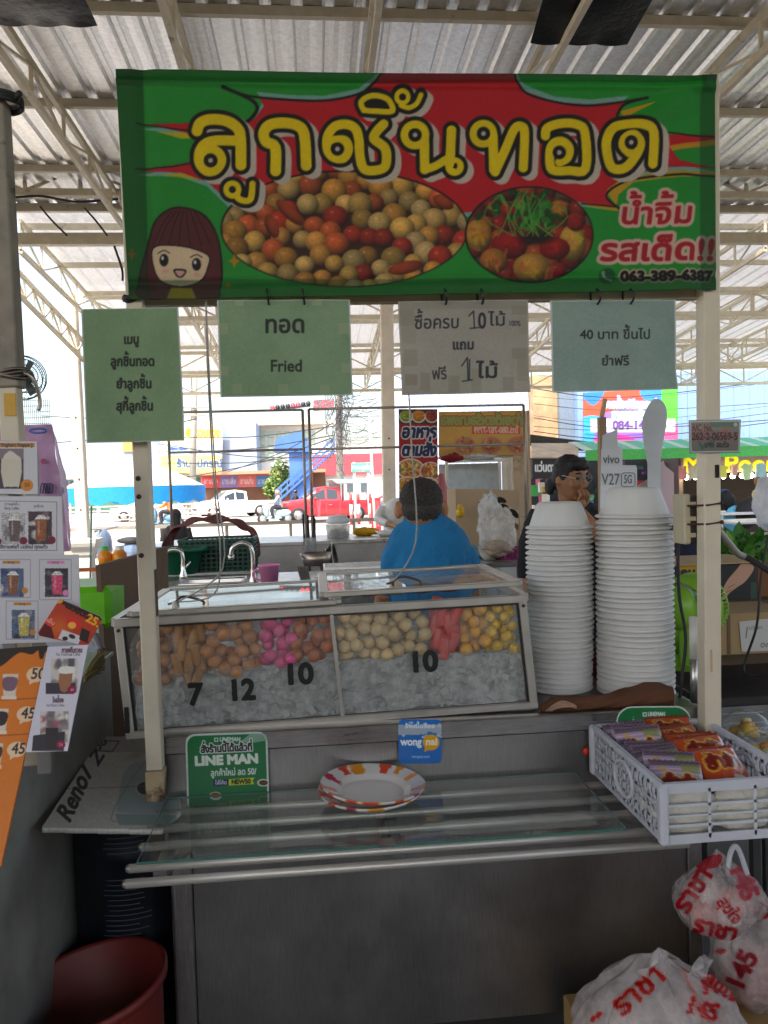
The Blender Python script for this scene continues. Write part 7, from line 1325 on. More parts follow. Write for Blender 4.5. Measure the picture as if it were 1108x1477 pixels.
b = MB(); c = at(187, 432, 1.985); b.ell(c, (.018, .018, .010), M((.02, .02, .02), .6), lump=.4); b.tube([c, c+Vector((.03, -.01, .004))], .004, M((.02, .02, .02), .6), 6); tag(b.build('cable_tie'), 'thick black tie knotted at the banner corner above the menu paper', 'cable tie')

# ================================================================== HANGING PAPER SIGNS
CARD = PRINT('laminated', trans=.14, rough=.6, wrinkle=.010, wscale=5, coat=0, var=.08)
def papersign(name, label, quad, Y, paper, texts, tapes=(), edge='#d8dcd8', bend=.004, strokes=()):
    xs, ys = [q[0] for q in quad], [q[1] for q in quad]; cv = Canvas(min(xs)-4, min(ys)-4, max(xs)+4, max(ys)+4, paper, 1.25)
    cv.speckle(.05, 3)
    for k in range(7): cv.ell(random.uniform(min(xs), max(xs)), random.uniform(min(ys), max(ys)), random.uniform(20, 60), random.uniform(20, 60), random.choice(['#a8c09a', '#8aa684', '#b4b8a0']), .12, soft=.9)
    for x, y, w_, h, c, al in tapes: cv.rect(x, y, x+w_, y+h, c, al)
    for tx in texts: cv.text(*tx[:5], **tx[5])
    for st_ in strokes: cv.stroke(st_, 1.8, '#20222e')
    q4 = [quad[0], quad[1], quad[2], quad[3], quad[0]]; cv.stroke([q4[0], q4[3]], 4, edge); cv.stroke([q4[1], q4[2]], 3.5, edge); cv.stroke([q4[3], q4[2]], 2.4, edge); cv.stroke([q4[0], q4[1]], 2, edge)
    return tag(sheet(name, cv, quad, plane_y(Y), CARD, None, .003, lambda U, V: bend*np.sin(U*3.1)*np.sin(V*2.6+.3)+.0015*np.sin(U*11)+.010*np.exp(-((1-U)**2+(1-V)**2)/.02)), label, 'paper sign')
INK = '#0c100c'
papersign('menu_sign', 'green paper menu sign with four lines of black lettering on the left post', [(117, 446), (257, 443), (267, 636), (125, 639)], 1.935, '#86a67a', [('เมนู', 190, 496, 9.5, INK, dict(width=23, bold=.62)), ('ลูกชิ้นทอด', 192, 528, 9.8, INK, dict(width=64, bold=.62)), ('ยำลูกชิ้น', 194, 560, 9.6, INK, dict(width=52, bold=.62)), ('สุกี้ลูกชิ้น', 195, 592, 9.6, INK, dict(width=54, bold=.62))])
tp = [(340, 433, 12, 8, '#b0bc90', .6), (450, 433, 14, 8, '#b0bc90', .6), (317, 466, 12, 16, '#a2b088', .7), (488, 466, 18, 16, '#a2b088', .7), (318, 528, 12, 14, '#a2b088', .7), (492, 524, 14, 14, '#a2b088', .7), (336, 554, 14, 14, '#a2b088', .6), (402, 554, 14, 14, '#a2b088', .6), (462, 556, 14, 12, '#a2b088', .6)]
papersign('paper_sign', 'green taped paper sign reading ทอด and Fried', [(313, 433), (505, 432), (509, 570), (318, 573)], 1.975, '#85a37c', [('ทอด', 411, 480, 18, INK, dict(width=60, bold=.8)), ('Fried', 413, 536, 12.5, INK, dict(width=47, bold=.4))], tp)
tp = [(574, 434, 190, 12, '#9a9488', .7), (576, 446, 22, 24, '#96907f', .7), (580, 470, 20, 26, '#a09a88', .6), (582, 504, 20, 24, '#968f7e', .6), (584, 540, 18, 16, '#8f8877', .7), (606, 538, 14, 26, '#968f7e', .7), (647, 542, 16, 24, '#968f7e', .7), (680, 532, 14, 34, '#968f7e', .6), (725, 544, 16, 20, '#968f7e', .7), (738, 502, 24, 16, '#968f7e', .7), (746, 510, 18, 40, '#9a9382', .7), (738, 440, 22, 14, '#968f7e', .7), (748, 456, 14, 26, '#a09a88', .6), (620, 446, 60, 4, '#a8a090', .4)]
sg = papersign('handwritten_sign', 'grey brown taped cardboard sign with handwritten blue black lettering', [(574, 435), (762, 432), (764, 566), (580, 570)], 1.975, '#aaa296', [('ซื้อครบ', 630, 474, 13.5, '#20222e', dict(width=66, bold=.3, shear=.05, rot=-.02)), ('0', 695, 474, 17, '#20222e', dict(width=12, bold=.62)), ('ไม้', 717, 470, 13, '#20222e', dict(width=26, bold=.2)), ('100%', 742, 470, 5.5, '#20222e', dict(width=18, bold=.1)), ('แถม', 668, 504, 10, '#20222e', dict(width=32, bold=.62)), ('ฟรี', 634, 547, 12, '#20222e', dict(width=22, bold=.25, rot=-.05)), ('ไม้', 703, 545, 15, '#20222e', dict(width=32, bold=.62))], tp, edge='#b8b0a4', strokes=([(676, 456), (683, 449), (684, 474)], [(678, 474), (690, 473)], [(666, 528), (674, 516), (675, 549)], [(667, 550), (681, 548)], [(677, 519), (677, 548)]))
papersign('paper_sign', 'blue green paper sign with two lines beginning with the number 40', [(794, 434), (975, 432), (976, 562), (797, 566)], 1.975, '#8ea49c', [('40 บาท ขึ้นไป', 887, 489, 9.6, INK, dict(width=102, bold=.3)), ('ยำฟรี', 887, 527, 9.6, INK, dict(width=40, bold=.3))], [(820, 548, 14, 14, '#9aaea4', .5), (860, 550, 14, 12, '#9aaea4', .5), (916, 548, 14, 12, '#9aaea4', .5), (950, 546, 16, 14, '#9aaea4', .5)])
def string(pts, label): b = MB(); b.tube(catmull(pts, 5), .0022, M('#a8a49e', .8, var=.3, ns=300), 6); tag(b.build('string'), label, 'string')
string([at(297, 434, 1.99), at(301, 560, 1.99), at(309, 700, 2.0), at(318, 800, 2.06), at(308, 858, YC), h1+Vector((0, 0, .012))], 'grey cord hanging from the banner to the left lid handle'); string([at(297, 434, 1.985), at(303, 560, 1.985), at(312, 700, 1.995), at(321, 820, 2.06), h1+Vector((.004, -.004, .012))], 'second grey cord looped beside the one to the left lid handle')
string([at(590, 570, 1.98), at(594, 650, 1.99), at(600, 780, 2.06), h2+Vector((0, 0, .012))], 'grey cord hanging from the handwritten sign to the right lid handle')
b = MB(); c = h1+Vector((-.002, -.01, -.004)); b.tube([c+Vector((0, 0, .02)), c+Vector((.003, -.004, .0)), c+Vector((.002, -.012, -.014))], [.006, .008, .003], M('#cfc9bf', .8), 8); tag(b.build('knot'), 'pale knotted cord end on the left lid handle', 'knot')

# ================================================================== ON THE CART TOP
FOAM = M((.80, .79, .76), .45, var=.02, ns=30, trans=.22)
def foam_bowl():
    b = MB(); R_ = 1.0; pr = [(0, .80), (.56, .80), (.60, .785), (.66, .73), (.78, .42), (.88, .13), (.90, .085), (.97, .075), (1.0, .05), (1.0, .02), (.975, 0), (.94, .012), (.90, .05), (.86, .12), (.64, .70), (.55, .765), (0, .765)]
    b.lathe(pr, FOAM, n=48, wob=lambda a, j: 1+.010*math.cos(a*36)*(1 if 3 <= j <= 5 else 0)); return b
def bowl_stack(px, Y, R_, n, ztop, tall, lab_top, lab, group):
    c = at(px, 1000, Y); h1_ = R_*.80; pitch = (ztop-CT-h1_)/(n-1); first = None; dx = dy = 0
    for k in range(n):
        if first is None: b = foam_bowl(); o = b.build('foam_bowl'); o.data.transform(Matrix.Scale(R_, 4)); first = o
        else: o = first.copy(); COL.objects.link(o)
        dx += random.gauss(0, .0007); dy += random.gauss(0, .0007); lean = (at(px, 760, Y).x-c.x)*(k/n)
        o.location = (c.x+dx+lean, Y+dy, CT+.001+k*pitch+(random.gauss(0, .0012) if 0 < k < n-1 else 0)); o.rotation_euler = (random.gauss(0, .008), random.gauss(0, .008), random.uniform(0, 6)); tag(o, lab if k < n-1 else lab_top, 'foam bowl', group if k < n-1 else None)
        if k == n-1 and 'group' in o: del o['group']
bowl_stack(806, 2.33, .1035, 33, at(803, 724, 2.33).z, 0, 'topmost white foam bowl of the shorter upturned stack beside the ice case', 'white foam bowl nested below the top of the shorter stack', 'foam bowls in the shorter stack')
bowl_stack(917, 2.24, .1140, 33, at(914, 703, 2.24).z, 0, 'topmost white foam bowl of the taller upturned stack beside the post', 'white foam bowl nested below the top of the taller stack', 'foam bowls in the taller stack')
# brown cloth rolled in front of the stacks
b = MB(); path = [(780, 1008, .012), (798, 1008, .030), (835, 1009, .031), (868, 1010, .029), (890, 1004, .034), (908, 998, .044), (935, 998, .050), (964, 1003, .046)]
rings = []
for i, p in enumerate(catmull([(x, y, 0) for x, y, r_ in path], 5)):
    r_ = float(np.interp(i, [5*k for k in range(len(path))], [q[2] for q in path])); c = at(p.x, p.y, 2.085); c.z = CT+r_*.62; rings.append([c+Vector((.004*math.sin(i*1.3+a*3), math.cos(a)*r_*.95*(1+.1*math.sin(a*5+i*.7)), math.sin(a)*r_*.62*(1+.12*math.sin(a*4+i*.5)))) for a in [2*math.pi*k/22 for k in range(22)]])
b.loft(rings, M('#5f3a22', .9, var=.18, ns=9, bump=.35, bscale=220)); clo = b.build('cloth'); tag(clo, 'rolled brown cloth lying in front of the foam bowl stacks', 'cloth')
b = MB(); c = at(812, 1013, 2.06); c.z = CT+.008
for k in range(5): b.tube(catmull([c+Vector((-.04+.01*math.sin(k), 0, .0)), c+Vector((-.01, -.012, .012+.004*k)), c+Vector((.03, -.006, .01+.004*math.sin(k*2))), c+Vector((.034, .006, .002)), c+Vector((-.02, .012, .003))], 5, True), .0022, M('#a08068', .8), 6)
tag(b.build('string'), 'loose pale brown apron string in front of the rolled cloth', 'string')
b = MB(); c = at(859, 992, 2.42); b.ell(Vector((c.x, 2.42, CT+.05)), (.02, .02, .05), M('#6a1a1c', .6), lump=.3); tag(b.build('sauce_bag'), 'dark red bag of sauce glimpsed between the two bowl stacks', 'bag')
# stickers on the band
YB = 2.033
STK = PRINT('sticker', trans=0, rough=.38, coat=.25)
cv = Canvas(258, 1048, 396, 1170, '#17703c', 2.0); o_ = rrect(267, 1055, 386, 1176, 14); o_ = [(x+(y-1060)*.03, y-(x-267)*.035+4) for x, y in o_]; cv.poly(o_, '#cfd6cc'); i_ = rrect(270, 1058, 383, 1176, 12); i_ = [(x+(y-1060)*.03, y-(x-267)*.035+4) for x, y in i_]; cv.poly(i_, '#17703c')
cv.rect(309, 1064, 315, 1070, '#d8e4dc'); cv.rect(310.5, 1065.5, 313.5, 1068.5, '#17703c'); cv.text('LINEMAN', 332, 1069, 4.2, '#d8e4dc', width=30, bold=.4); cv.poly([(346, 1070), (362, 1058), (383, 1058), (386, 1068), (360, 1072)], '#9fb5a4', .8); cv.text('สั่งร้านนี้ได้แล้วที่', 327, 1084, 7.6, '#1c2420', width=75, bold=.6, rot=-.05, outline=[(2, '#dfe4dc')]); cv.text('LINE MAN', 327, 1102, 9.5, '#e0e6d8', width=92, bold=1.3, rot=-.045); cv.text('ลูกค้าใหม่ ลด 50/', 337, 1118, 6.6, '#dfe6dc', width=66, bold=.35, rot=-.04); cv.poly([(308, 1125), (330, 1124), (330, 1133), (308, 1134)], '#1e2450'); cv.text('ใส่โค้ด', 319, 1131.5, 4, '#e4e6f0', width=17, bold=.2, rot=-.03); cv.poly([(330, 1124), (368, 1121.5), (364, 1126), (367, 1131), (330, 1133)], '#cdd22a'); cv.text('NEW50', 348, 1130.5, 4.8, '#1c2a18', width=28, bold=.5, rot=-.04); cv.ell(380, 1129, 9, 5.5, '#d8d8cc'); cv.ell(380, 1129, 6.5, 3.8, '#5a3a20'); cv.ell(311, 1148, 9, 6, '#d0cfc0'); cv.ell(311, 1147, 7, 4, '#8a4a24')
cv.mask_poly(o_); tag(sheet('sticker', cv, [(262, 1050), (393, 1050), (393, 1168), (262, 1168)], plane_y(YB), STK, None, .0012, step=.6, cut=True), 'large green delivery sticker with white lettering on the left of the steel band', 'sticker')
cv = Canvas(570, 1032, 642, 1106, '#1a6ab8', 2.0); o_ = rrect(575, 1038, 637, 1101, 6); cv.rect(570, 1045, 642, 1060, '#b8b8b8', .85)
for k in range(26): cv.ell(random.uniform(574, 638), random.choice([1046, 1060])+random.gauss(0, 1.6), random.uniform(2, 5), random.uniform(.8, 2), random.choice(['#1a6ab8', '#c4c6c8']), .9)
cv.text('ร้านนี้อร่อย', 606, 1050, 4.5, '#dfe8f2', width=44, bold=.3); cv.ell(622, 1071, 12, 11.5, '#e0a018'); cv.poly([(613, 1078), (612, 1085), (621, 1081)], '#e0a018'); cv.text('wong', 593, 1075, 8.2, '#e6eef6', width=30, bold=.62); cv.text('nai', 622.5, 1074.5, 7.5, '#f2e6c0', width=17, bold=.62); cv.text('wongnai.com', 607, 1093, 3, '#c8daf0', width=26, bold=.1)
cv.mask_poly(o_); tag(sheet('sticker', cv, [(573, 1036), (639, 1036), (639, 1103), (573, 1103)], plane_y(YB), STK, None, .0012, step=.6, cut=True), 'small blue scratched sticker with an orange speech bubble on the steel band', 'sticker')
cv = Canvas(884, 1014, 1002, 1060, '#17703c', 2.0); o_ = rrect(889, 1019, 997, 1070, 22); o_ = [(x, y-(x-889)*.01) for x, y in o_]; cv.poly(o_, '#cfd6cc'); cv.poly([(943+(x-943)*.965, 1050+(y-1050)*.93) for x, y in o_], '#17703c'); cv.rect(927, 1027.5, 933, 1033.5, '#d8e4dc'); cv.rect(928.5, 1029, 931.5, 1032, '#17703c'); cv.text('LINEMAN', 947, 1032.5, 4.2, '#d8e4dc', width=25, bold=.4); cv.text('สั่ง', 915, 1044, 5, '#d8e4dc')
cv.mask_poly(o_); tag(sheet('sticker', cv, [(886, 1016), (1000, 1016), (1000, 1058), (886, 1058)], plane_y(YB), STK, None, .0012, step=.6, cut=True), 'round topped green delivery sticker behind the white snack basket', 'sticker')
# striped plates on the glass
pc = atz(535, 1143, zg+.03); pc = Vector((pc.x, pc.y, zg+.0065)); Rp = .132
stripes = []; random.seed(21)
for k in range(13): stripes.append((2*math.pi*k/13+random.uniform(-.12, .12), random.uniform(.07, .13), random.uniform(.64, .80), random.choice(['#d8452c', '#c02a4a', '#b83a80', '#d8502a', '#e0902a'])))
for k in range(2):
    n_, rings_ = 160, [(r__, z__*1.3) for r__, z__ in ([(0, .008), (.3, .008), (.58, .008), (.63, .009), (.70, .016)]+[(.70+.30*j/12, .016+.012*j/12) for j in range(1, 13)]+[(1.0, .0275), (1.005, .025), (.97, .0215), (.68, .010), (.60, .003), (.55, 0), (0, .0)])]
    b = MB(); PM = PRINT('melamine', trans=0, rough=.22, coat=.4, var=.02); b.lathe([(r_*Rp, z) for r_, z in rings_], PM, pc, n_); nm = ('lower', 'upper')[k]; o = b.build('plate'); o.data.transform(Matrix.Translation(-pc)); o.location = pc+Vector(((0, .004, -.003)[k], (0, -.004, .003)[k], k*.0115+(.003, .005, .007)[k])); o.rotation_euler = ((.02, .05, .065)[k], (0, .015, -.01)[k], k*1.3)
    col = np.ones((len(o.data.vertices), 4)); base_ = lin(hx('#dcd6cf'))
    for i, v in enumerate(o.data.vertices):
        r_ = math.hypot(v.co.x, v.co.y)/Rp; a = math.atan2(v.co.y, v.co.x) % 6.283; c = base_
        for a0, w_, rin, sc_ in stripes:
            da = abs((a-a0+math.pi) % (2*math.pi)-math.pi); wv = w_*(1+.25*math.sin(r_*22+a0*5))
            if r_ > rin and da < wv and v.co.z > .0155: c = lin(hx(sc_))
            elif r_ > rin+.06 and wv <= da < wv+.045 and v.co.z > .0155 and int(a0*10) % 2: c = lin(hx('#e6b04a'))
        col[i, :3] = c
    o.data.color_attributes.new('ink', 'FLOAT_COLOR', 'POINT').data.foreach_set('color', col.astype(np.float32).ravel()); tag(o, f'{nm} white plate with red and orange rim stripes in the stack of two', 'plate', None)

# ================================================================== SNACK BASKET
MILK = M((.78, .79, .83), .35, var=.05, ns=12, trans=.38, spec=.6); zk0, zk1 = zSh+.0098, zSh+.0098+.128
bx0 = at(958, 1238, 1.60).x; by0, by1 = 1.60, 2.025; bx1 = bx0+.315
bk = empty('snack_basket', 'milky white slotted plastic basket full of instant noodle packets', 'basket', loc=((bx0+bx1)/2, (by0+by1)/2, zk0))
def wall(a, b_, name, slots, th=.004):
    """slotted side wall between two floor corners, with an oval handle ring in the middle"""
    a, b_ = Vector(a), Vector(b_); d = b_-a; L = d.length; u = d/L; m = MB(); nrm = Vector((u.y, -u.x, 0)); up = Vector((0, 0, 1)); H = zk1-zk0
    def bar(p0, z0, p1, z1, w_): m.bar(a+u*p0*L+up*z0, a+u*p1*L+up*z1, th, w_, MILK, up=u if abs(p0-p1)*L < abs(z1-z0) else (0, 0, 1))
    for z, w_ in ((H-.008, .016), (.010, .02), (H*.66, .006), (H*.48, .004), (H*.31, .006)): bar(0, z, 1, z, w_)
    n = slots
    for k in range(n+1): bar(k/n, .01, k/n, H-.008, .0055 if k % 3 else .013)
    for k in range(n):
        if abs((k+.5)/n-.5) > .16:
            for j in range(2 if n > 4 else 0): bar(k/n, .02+H*.2*j+.02, (k+1)/n, .02+H*.2*j+.05, .0035)
    for zc_, rx, rz_ in ((H*.52, .055, .042), )[:1 if n > 4 else 0]:
        m.tube([a+u*(L/2+rx*math.cos(t))+up*(zc_+rz_*math.sin(t))-nrm*.002 for t in [2*math.pi*k/28 for k in range(29)]], .006, MILK, 6, False)
        m.add([a+u*(L/2+rx*.95*math.cos(t))+up*(zc_+rz_*.95*math.sin(t)) for t in [2*math.pi*k/28 for k in range(28)]], [tuple(range(28))], FILM((.66, .67, .74), .45, .3, .2, 20))
    part(m, name, bk)
wall((bx0, by0, zk0), (bx0, by1, zk0), 'side_wall', 18); wall((bx1, by0, zk0), (bx1, by1, zk0), 'side_wall', 18); wall((bx0, by0, zk0), (bx1, by0, zk0), 'end_wall', 3); wall((bx0, by1, zk0), (bx1, by1, zk0), 'end_wall', 12)
for x in (bx0, bx1):
    for y in (by0, by1): b = MB(); b.box((x, y, (zk0+zk1)/2+.003), (.020, .024, zk1-zk0+.008), MILK, bev=.006); part(b, 'corner_post', bk)
b = MB(); b.span(bx0, bx1, by0, by1, zk0-.0005, zk0+.003, FILM((.7, .72, .76), .4, .3, .1, 10)); part(b, 'bottom', bk)
b = MB(); z = zk1+.004
for a_, c_ in (((bx0, by0), (bx1, by0)), ((bx1, by0), (bx1, by1)), ((bx1, by1), (bx0, by1)), ((bx0, by1), (bx0, by0))): b.bar((*a_, z), (*c_, z), .012, .007, MILK)
part(b, 'rim', bk)
FOIL = PRINT('foil', trans=0, rough=.24, wrinkle=.05, wscale=26, coat=.5, var=.12)
def packet(c, w_, h, rot, base, art, label, group, seed, thick=.016):
    """a sealed noodle packet: pillow with crimped ends; art paints its face in a 100 x 120 box"""
    c = Vector(c); cv = Canvas(0, 0, 100, 120, base, 1.0); art(cv); nu, nv = 30, 36; vs, cl = [], []
    for side in (1, -1):
        for j in range(nv+1):
            for i in range(nu+1):
                u, v = i/nu, j/nv; t = (math.sin(math.pi*u)**.5)*(math.sin(math.pi*min(1, max(0, (v-.06)/.88)))**.5) if .06 < v < .94 else 0; wr = .10*mnoise.noise(Vector((u*6, v*7, seed*3.7)))*(1 if 0 < u < 1 else 0)
                vs.append(c + rot @ Vector(((u-.5)*w_*(1-.04*t), -side*(t*thick*(1+2.2*wr)+.0006), (.5-v)*h+(.0015*math.sin(u*60) if v < .06 or v > .94 else 0)))); cl.append((u*100, v*120))
    N = (nu+1)*(nv+1); fs = [tuple(s_*N+q for q in (j*(nu+1)+i, j*(nu+1)+i+1, (j+1)*(nu+1)+i+1, (j+1)*(nu+1)+i)) for s_ in (0, 1) for j in range(nv) for i in range(nu)]
    b = MB(); b.add(vs, fs, FOIL, True); o = b.build('noodle_packet'); A = np.array(cl); col = np.ones((len(vs), 4)); col[:, :3] = lin(np.clip(cv.get(A[:, 0], A[:, 1]), 0, 1)); o.data.color_attributes.new('ink', 'FLOAT_COLOR', 'POINT').data.foreach_set('color', col.astype(np.float32).ravel()); tag(o, label, 'snack packet', group); return o
def art_o(cv): cv.rect(0, 0, 100, 9, '#8a2a14'); cv.rect(0, 111, 100, 120, '#8a2a14'); cv.text('ยำยำ', 50, 64, 26, '#7a1810', width=76, bold=3.5, shear=.1, outline=[(7, '#e0b040')]); cv.rect(18, 92, 80, 106, '#d8b428'); cv.ell(24, 22, 6, 6, '#e0b040'); cv.ell(24, 22, 3, 3, '#8a1c12'); cv.ell(72, 24, 5, 5, '#e0b040')
def art_p(cv):
    cv.rect(0, 0, 100, 9, '#5a4a5a'); cv.rect(0, 111, 100, 120, '#5a4a5a')
    for k in range(9): cv.rect(0, 10+k*11, 100, 14+k*11, '#241826' if k % 3 == 0 else '#d8c4dc', .7)
    cv.rect(60, 10, 100, 30, '#7f8a3a', .7); cv.text('ยำยำ', 50, 72, 24, '#8a1c18', width=72, bold=3.5, shear=.1, outline=[(7, '#d8c070')]); cv.ell(22, 24, 5, 5, '#d8a030')
random.seed(9); wx = bx0+.018
for k in range(10):
    y = by1-.035-k*.0335; r_ = Matrix.Rotation(R(random.uniform(-9, 9)), 3, 'Z') @ Matrix.Rotation(R(-34-random.uniform(0, 14)), 3, 'X') @ Matrix.Rotation(R(random.uniform(-5, 5)), 3, 'Y')
    last = k == 9; packet((wx+.062+random.uniform(-.004, .004), y, zk0+.094+random.uniform(-.006, .012)), .120, .128, r_, '#a892a8', art_p, 'purple foil noodle packet nearest the milky front wall' if last else 'purple foil noodle packet leaning in the basket row behind the nearest one', None if last else 'purple noodle packets behind the nearest one', k)
for k in range(5):
    y = by1-.05-k*.062; r_ = Matrix.Rotation(R(random.uniform(-18, 12)), 3, 'Z') @ Matrix.Rotation(R(-52-random.uniform(0, 8)), 3, 'X') @ Matrix.Rotation(R(random.uniform(-6, 6)), 3, 'Y'); last = k == 4
    packet((wx+.182+random.uniform(-.006, .006), y, zk0+.108+random.uniform(-.004, .012)), .122, .125, r_, '#c2481c', art_o, 'orange foil noodle packet lying nearest the front with its lettering up' if last else 'orange foil noodle packet leaning behind the nearest orange one', None if last else 'orange noodle packets behind the nearest one', 20+k, .018)
for k in range(4):
    b = MB(); c = Vector((bx0+.075+k%2*.13, by0+.05+(k//2)*.055, zk0+.05)); b.ell(c, (.078, .034, .058), M('#d6d0c0', .5, var=.08, ns=40, bump=.4, bscale=70, trans=.15), 26, 18, None, .16, k+2, 3.2); tag(b.build('noodle_bag'), 'cream white bag of dried noodles behind the basket end wall', 'bag of noodles', 'noodle bags at the basket end')
b = MB(); b.lathe([(0, 0), (.010, .002), (.011, .005), (.007, .008), (0, .009)], M('#d0301c', .4), at(845, 1083, 2.05)+Vector((0, .0, 0)), 16, Matrix.Rotation(R(90), 3, 'X')); tag(b.build('hook'), 'small red plastic hook on the steel panel beside the basket', 'hook')
# clear domed cups of yellow fruit
DOME = GLASS((.96, .97, .97), .03, .05)
rk = empty('wire_rack', 'dark wire rack under the domed cups beside the basket', 'rack', loc=at(1090, 1080, 2.0)); b = MB(); zc_ = at(1076, 1085, 2.02).z
xk0, xk1 = at(1040, 1085, 2.02).x, at(1190, 1085, 2.02).x
for k in range(14): x = xk0+(xk1-xk0)*k/13; b.tube([(x, 1.85, zc_-.052), (x, 2.32, zc_-.052)], .0022, M('#3a3a3a', .4, .8), 5)
for y in (1.85, 2.08, 2.32): b.tube([(xk0, y, zc_-.054), (xk1, y, zc_-.054)], .003, M('#3a3a3a', .4, .8), 5)
for z in (zc_-.02, zc_+.012): b.tube([(xk0, 1.85, z), (xk0, 2.32, z), (xk1, 2.32, z)], .003, M('#8a8a86', .4, .8), 6)
part(b, 'wire', rk)
for x in (xk0, xk1):
    for y in (1.86, 2.31): b = MB(); b.bar((x, y, 0), (x, y, zc_-.05), .02, .02, M('#4a4a48', .5, .6)); part(b, 'leg', rk)
for k, (px, py, Y, lb) in enumerate(((1077, 1040, 2.16, 'clear domed cup of yellow fruit behind the nearer cup'), (1104, 1070, 1.98, 'clear domed cup of yellow fruit cut by the photo edge'))):
    c = at(px, py, Y); c.z = zc_-.05; t = empty('fruit_cup', lb, 'food cup', loc=c); b = MB(); b.lathe([(0, 0), (.045, 0), (.062, .06), (.068, .062), (.068, .066)], FILM((.9, .9, .9), .7, .1, .05, 10), c, 28); part(b, 'cup', t); b = MB(); b.lathe([(.069, .062), (.07, .07), (.064, .085), (.05, .105), (.03, .118), (.024, .119), (0, .119)], DOME, c, 28); part(b, 'lid', t); b = MB()
    for j in range(16): a = random.uniform(0, 6.3); r_ = random.uniform(0, .04); b.ell(c+Vector((r_*math.cos(a), r_*math.sin(a), .045+random.uniform(0, .035))), (.018, .014, .011), M(('#d89a20', '#e0b430', '#c8842a', '#d8c890')[j % 4], .4), 10, 7, None, .2, j)
    part(b, 'fruit', t)

# ================================================================== BAGS AND BOX BELOW
def letter_bag(name, label, px, py, Y, rad, seed, clear, marks, prof, base='#e4dcd8', ears=()):
    c = at(px, py, Y); b = MB(); FM = FILM((.85, .82, .8), clear, .13, 1.0, 24, True); ic = MB()
    for k in range(7): ic.ell(c+Vector((random.uniform(-.4, .4)*rad[0], random.uniform(-.2, .3)*rad[1], random.uniform(-.55, .1)*rad[2])), tuple(r_*.38 for r_ in rad), M(random.choice(['#d8a8a0', '#d8d0c8', '#c8908c', '#e0d8d0']), .7), 18, 12, None, .3, k); b.ell(c, rad, FM, 160, 120, None, .07, seed, 2.6)
    o = b.build(name)
    for v in o.data.vertices:                     # crumple
        q = v.co-c; t_ = .5-q.z/rad[2]/2; a_ = math.atan2(q.y, q.x); k_ = float(np.interp(t_, np.linspace(0, 1, len(prof)), prof)); top = max(0, 1-t_*1.25)
        k_ *= 1+(.05+.16*top)*(abs(math.sin(a_*5.5+seed+2.5*mnoise.noise(Vector((q.x*8, q.y*8, q.z*9)))))-.6)-.10*abs(mnoise.noise(Vector((q.x*16+seed, q.y*16, q.z*11))))-.05*abs(mnoise.noise(Vector((q.x*40, q.y*40+seed, q.z*24))))
        v.co = c+Vector((q.x*k_, q.y*k_, q.z*(1+.06*math.sin(a_*3+seed)*top)))
    ic.build('contents', o)
    for ex, ez, h_, sx_ in ears:                  # stretched carrying loops
        e = MB(); p_ = c+Vector((ex, -.02, ez)); e.grid(lambda u, v: p_+Vector(((u-.5)*.075*(1-v*.55)+sx_*v*v, .012*math.sin(u*9+v*5)-.02*v, h_*v*(1-.25*(2*u-1)**2))), 16, 16, FILM((.85, .82, .8), clear+.1, .2, .7, 16)); e.build('handle_loop', o)
    w_ = pxs(1, Y); cv = Canvas(px-rad[0]/w_*1.5, py-rad[2]/w_*1.5, px+rad[0]/w_*1.5, py+rad[2]/w_*1.5, base, 1.0); marks(cv); paint(o, cv); return tag(o, label, 'plastic bag')
RD = '#c81c2c'
def m1(cv): cv.text('ราชา', 1010, 1290, 20, RD, width=70, bold=2, rot=-1.0); cv.text('145', 1062, 1276, 20, '#d05060', width=56, bold=2.4, rot=1.2); cv.text('สุขใจ', 1046, 1318, 13, RD, width=44, bold=1, rot=.9); cv.text('ราชา', 1030, 1350, 16, RD, width=66, bold=2, rot=.25); cv.poly([(1000, 1240), (1040, 1232), (1036, 1250), (1010, 1254)], RD, .8, smooth=3); cv.poly([(1062, 1240), (1092, 1246), (1084, 1290), (1066, 1280)], '#d86a74', .7, smooth=3)
def m2(cv): cv.text('145', 1082, 1405, 21, '#b81c34', width=60, bold=2.2, rot=-1.15); cv.ell(1100, 1312, 14, 14, RD); cv.ell(1100, 1312, 6, 6, '#d8cfcc'); cv.stroke([(1092, 1250), (1108, 1290)], 10, RD); cv.ell(1040, 1372, 9, 5, RD, .6)
def m3(cv): cv.text('ราชา', 930, 1438, 22, '#d82a1c', width=88, bold=1.9, rot=-.72); cv.stroke([(855, 1470), (866, 1462)], 8, '#d82a1c'); cv.poly([(1010, 1412), (1028, 1410), (1020, 1440)], '#d83a34', .8); cv.text('สุขใจ', 1036, 1432, 20, '#d8302c', width=60, bold=2, rot=.5); cv.text('145', 1010, 1466, 18, '#d8302c', width=50, bold=2, rot=.3); cv.stroke([(985, 1400), (1000, 1430), (1020, 1470)], 5, '#e88078', al=.6)
letter_bag('plastic_bag', 'clear bag of red printed bags hanging below the snack basket', 1036, 1290, 1.74, (.098, .07, .105), 3, .72, m1, [.30, .62, .95, 1.15, 1.2, 1.1, 1.0]); letter_bag('plastic_bag', 'milky bag with tall red digits standing behind the hanging bag', 1094, 1372, 1.86, (.115, .10, .145), 6, .52, m2, [.5, .75, .95, 1.05, 1.1, 1.1, 1.1]); letter_bag('plastic_bag', 'white bag with red lettering standing on the floor carton, lowest of the bags', 950, 1478, 1.66, (.185, .11, .165), 11, .50, m3, [.62, .92, 1.05, 1.12, 1.12, 1.1, 1.1], ears=((-.035, .115, .085, .03), (.06, .105, .07, .04)))
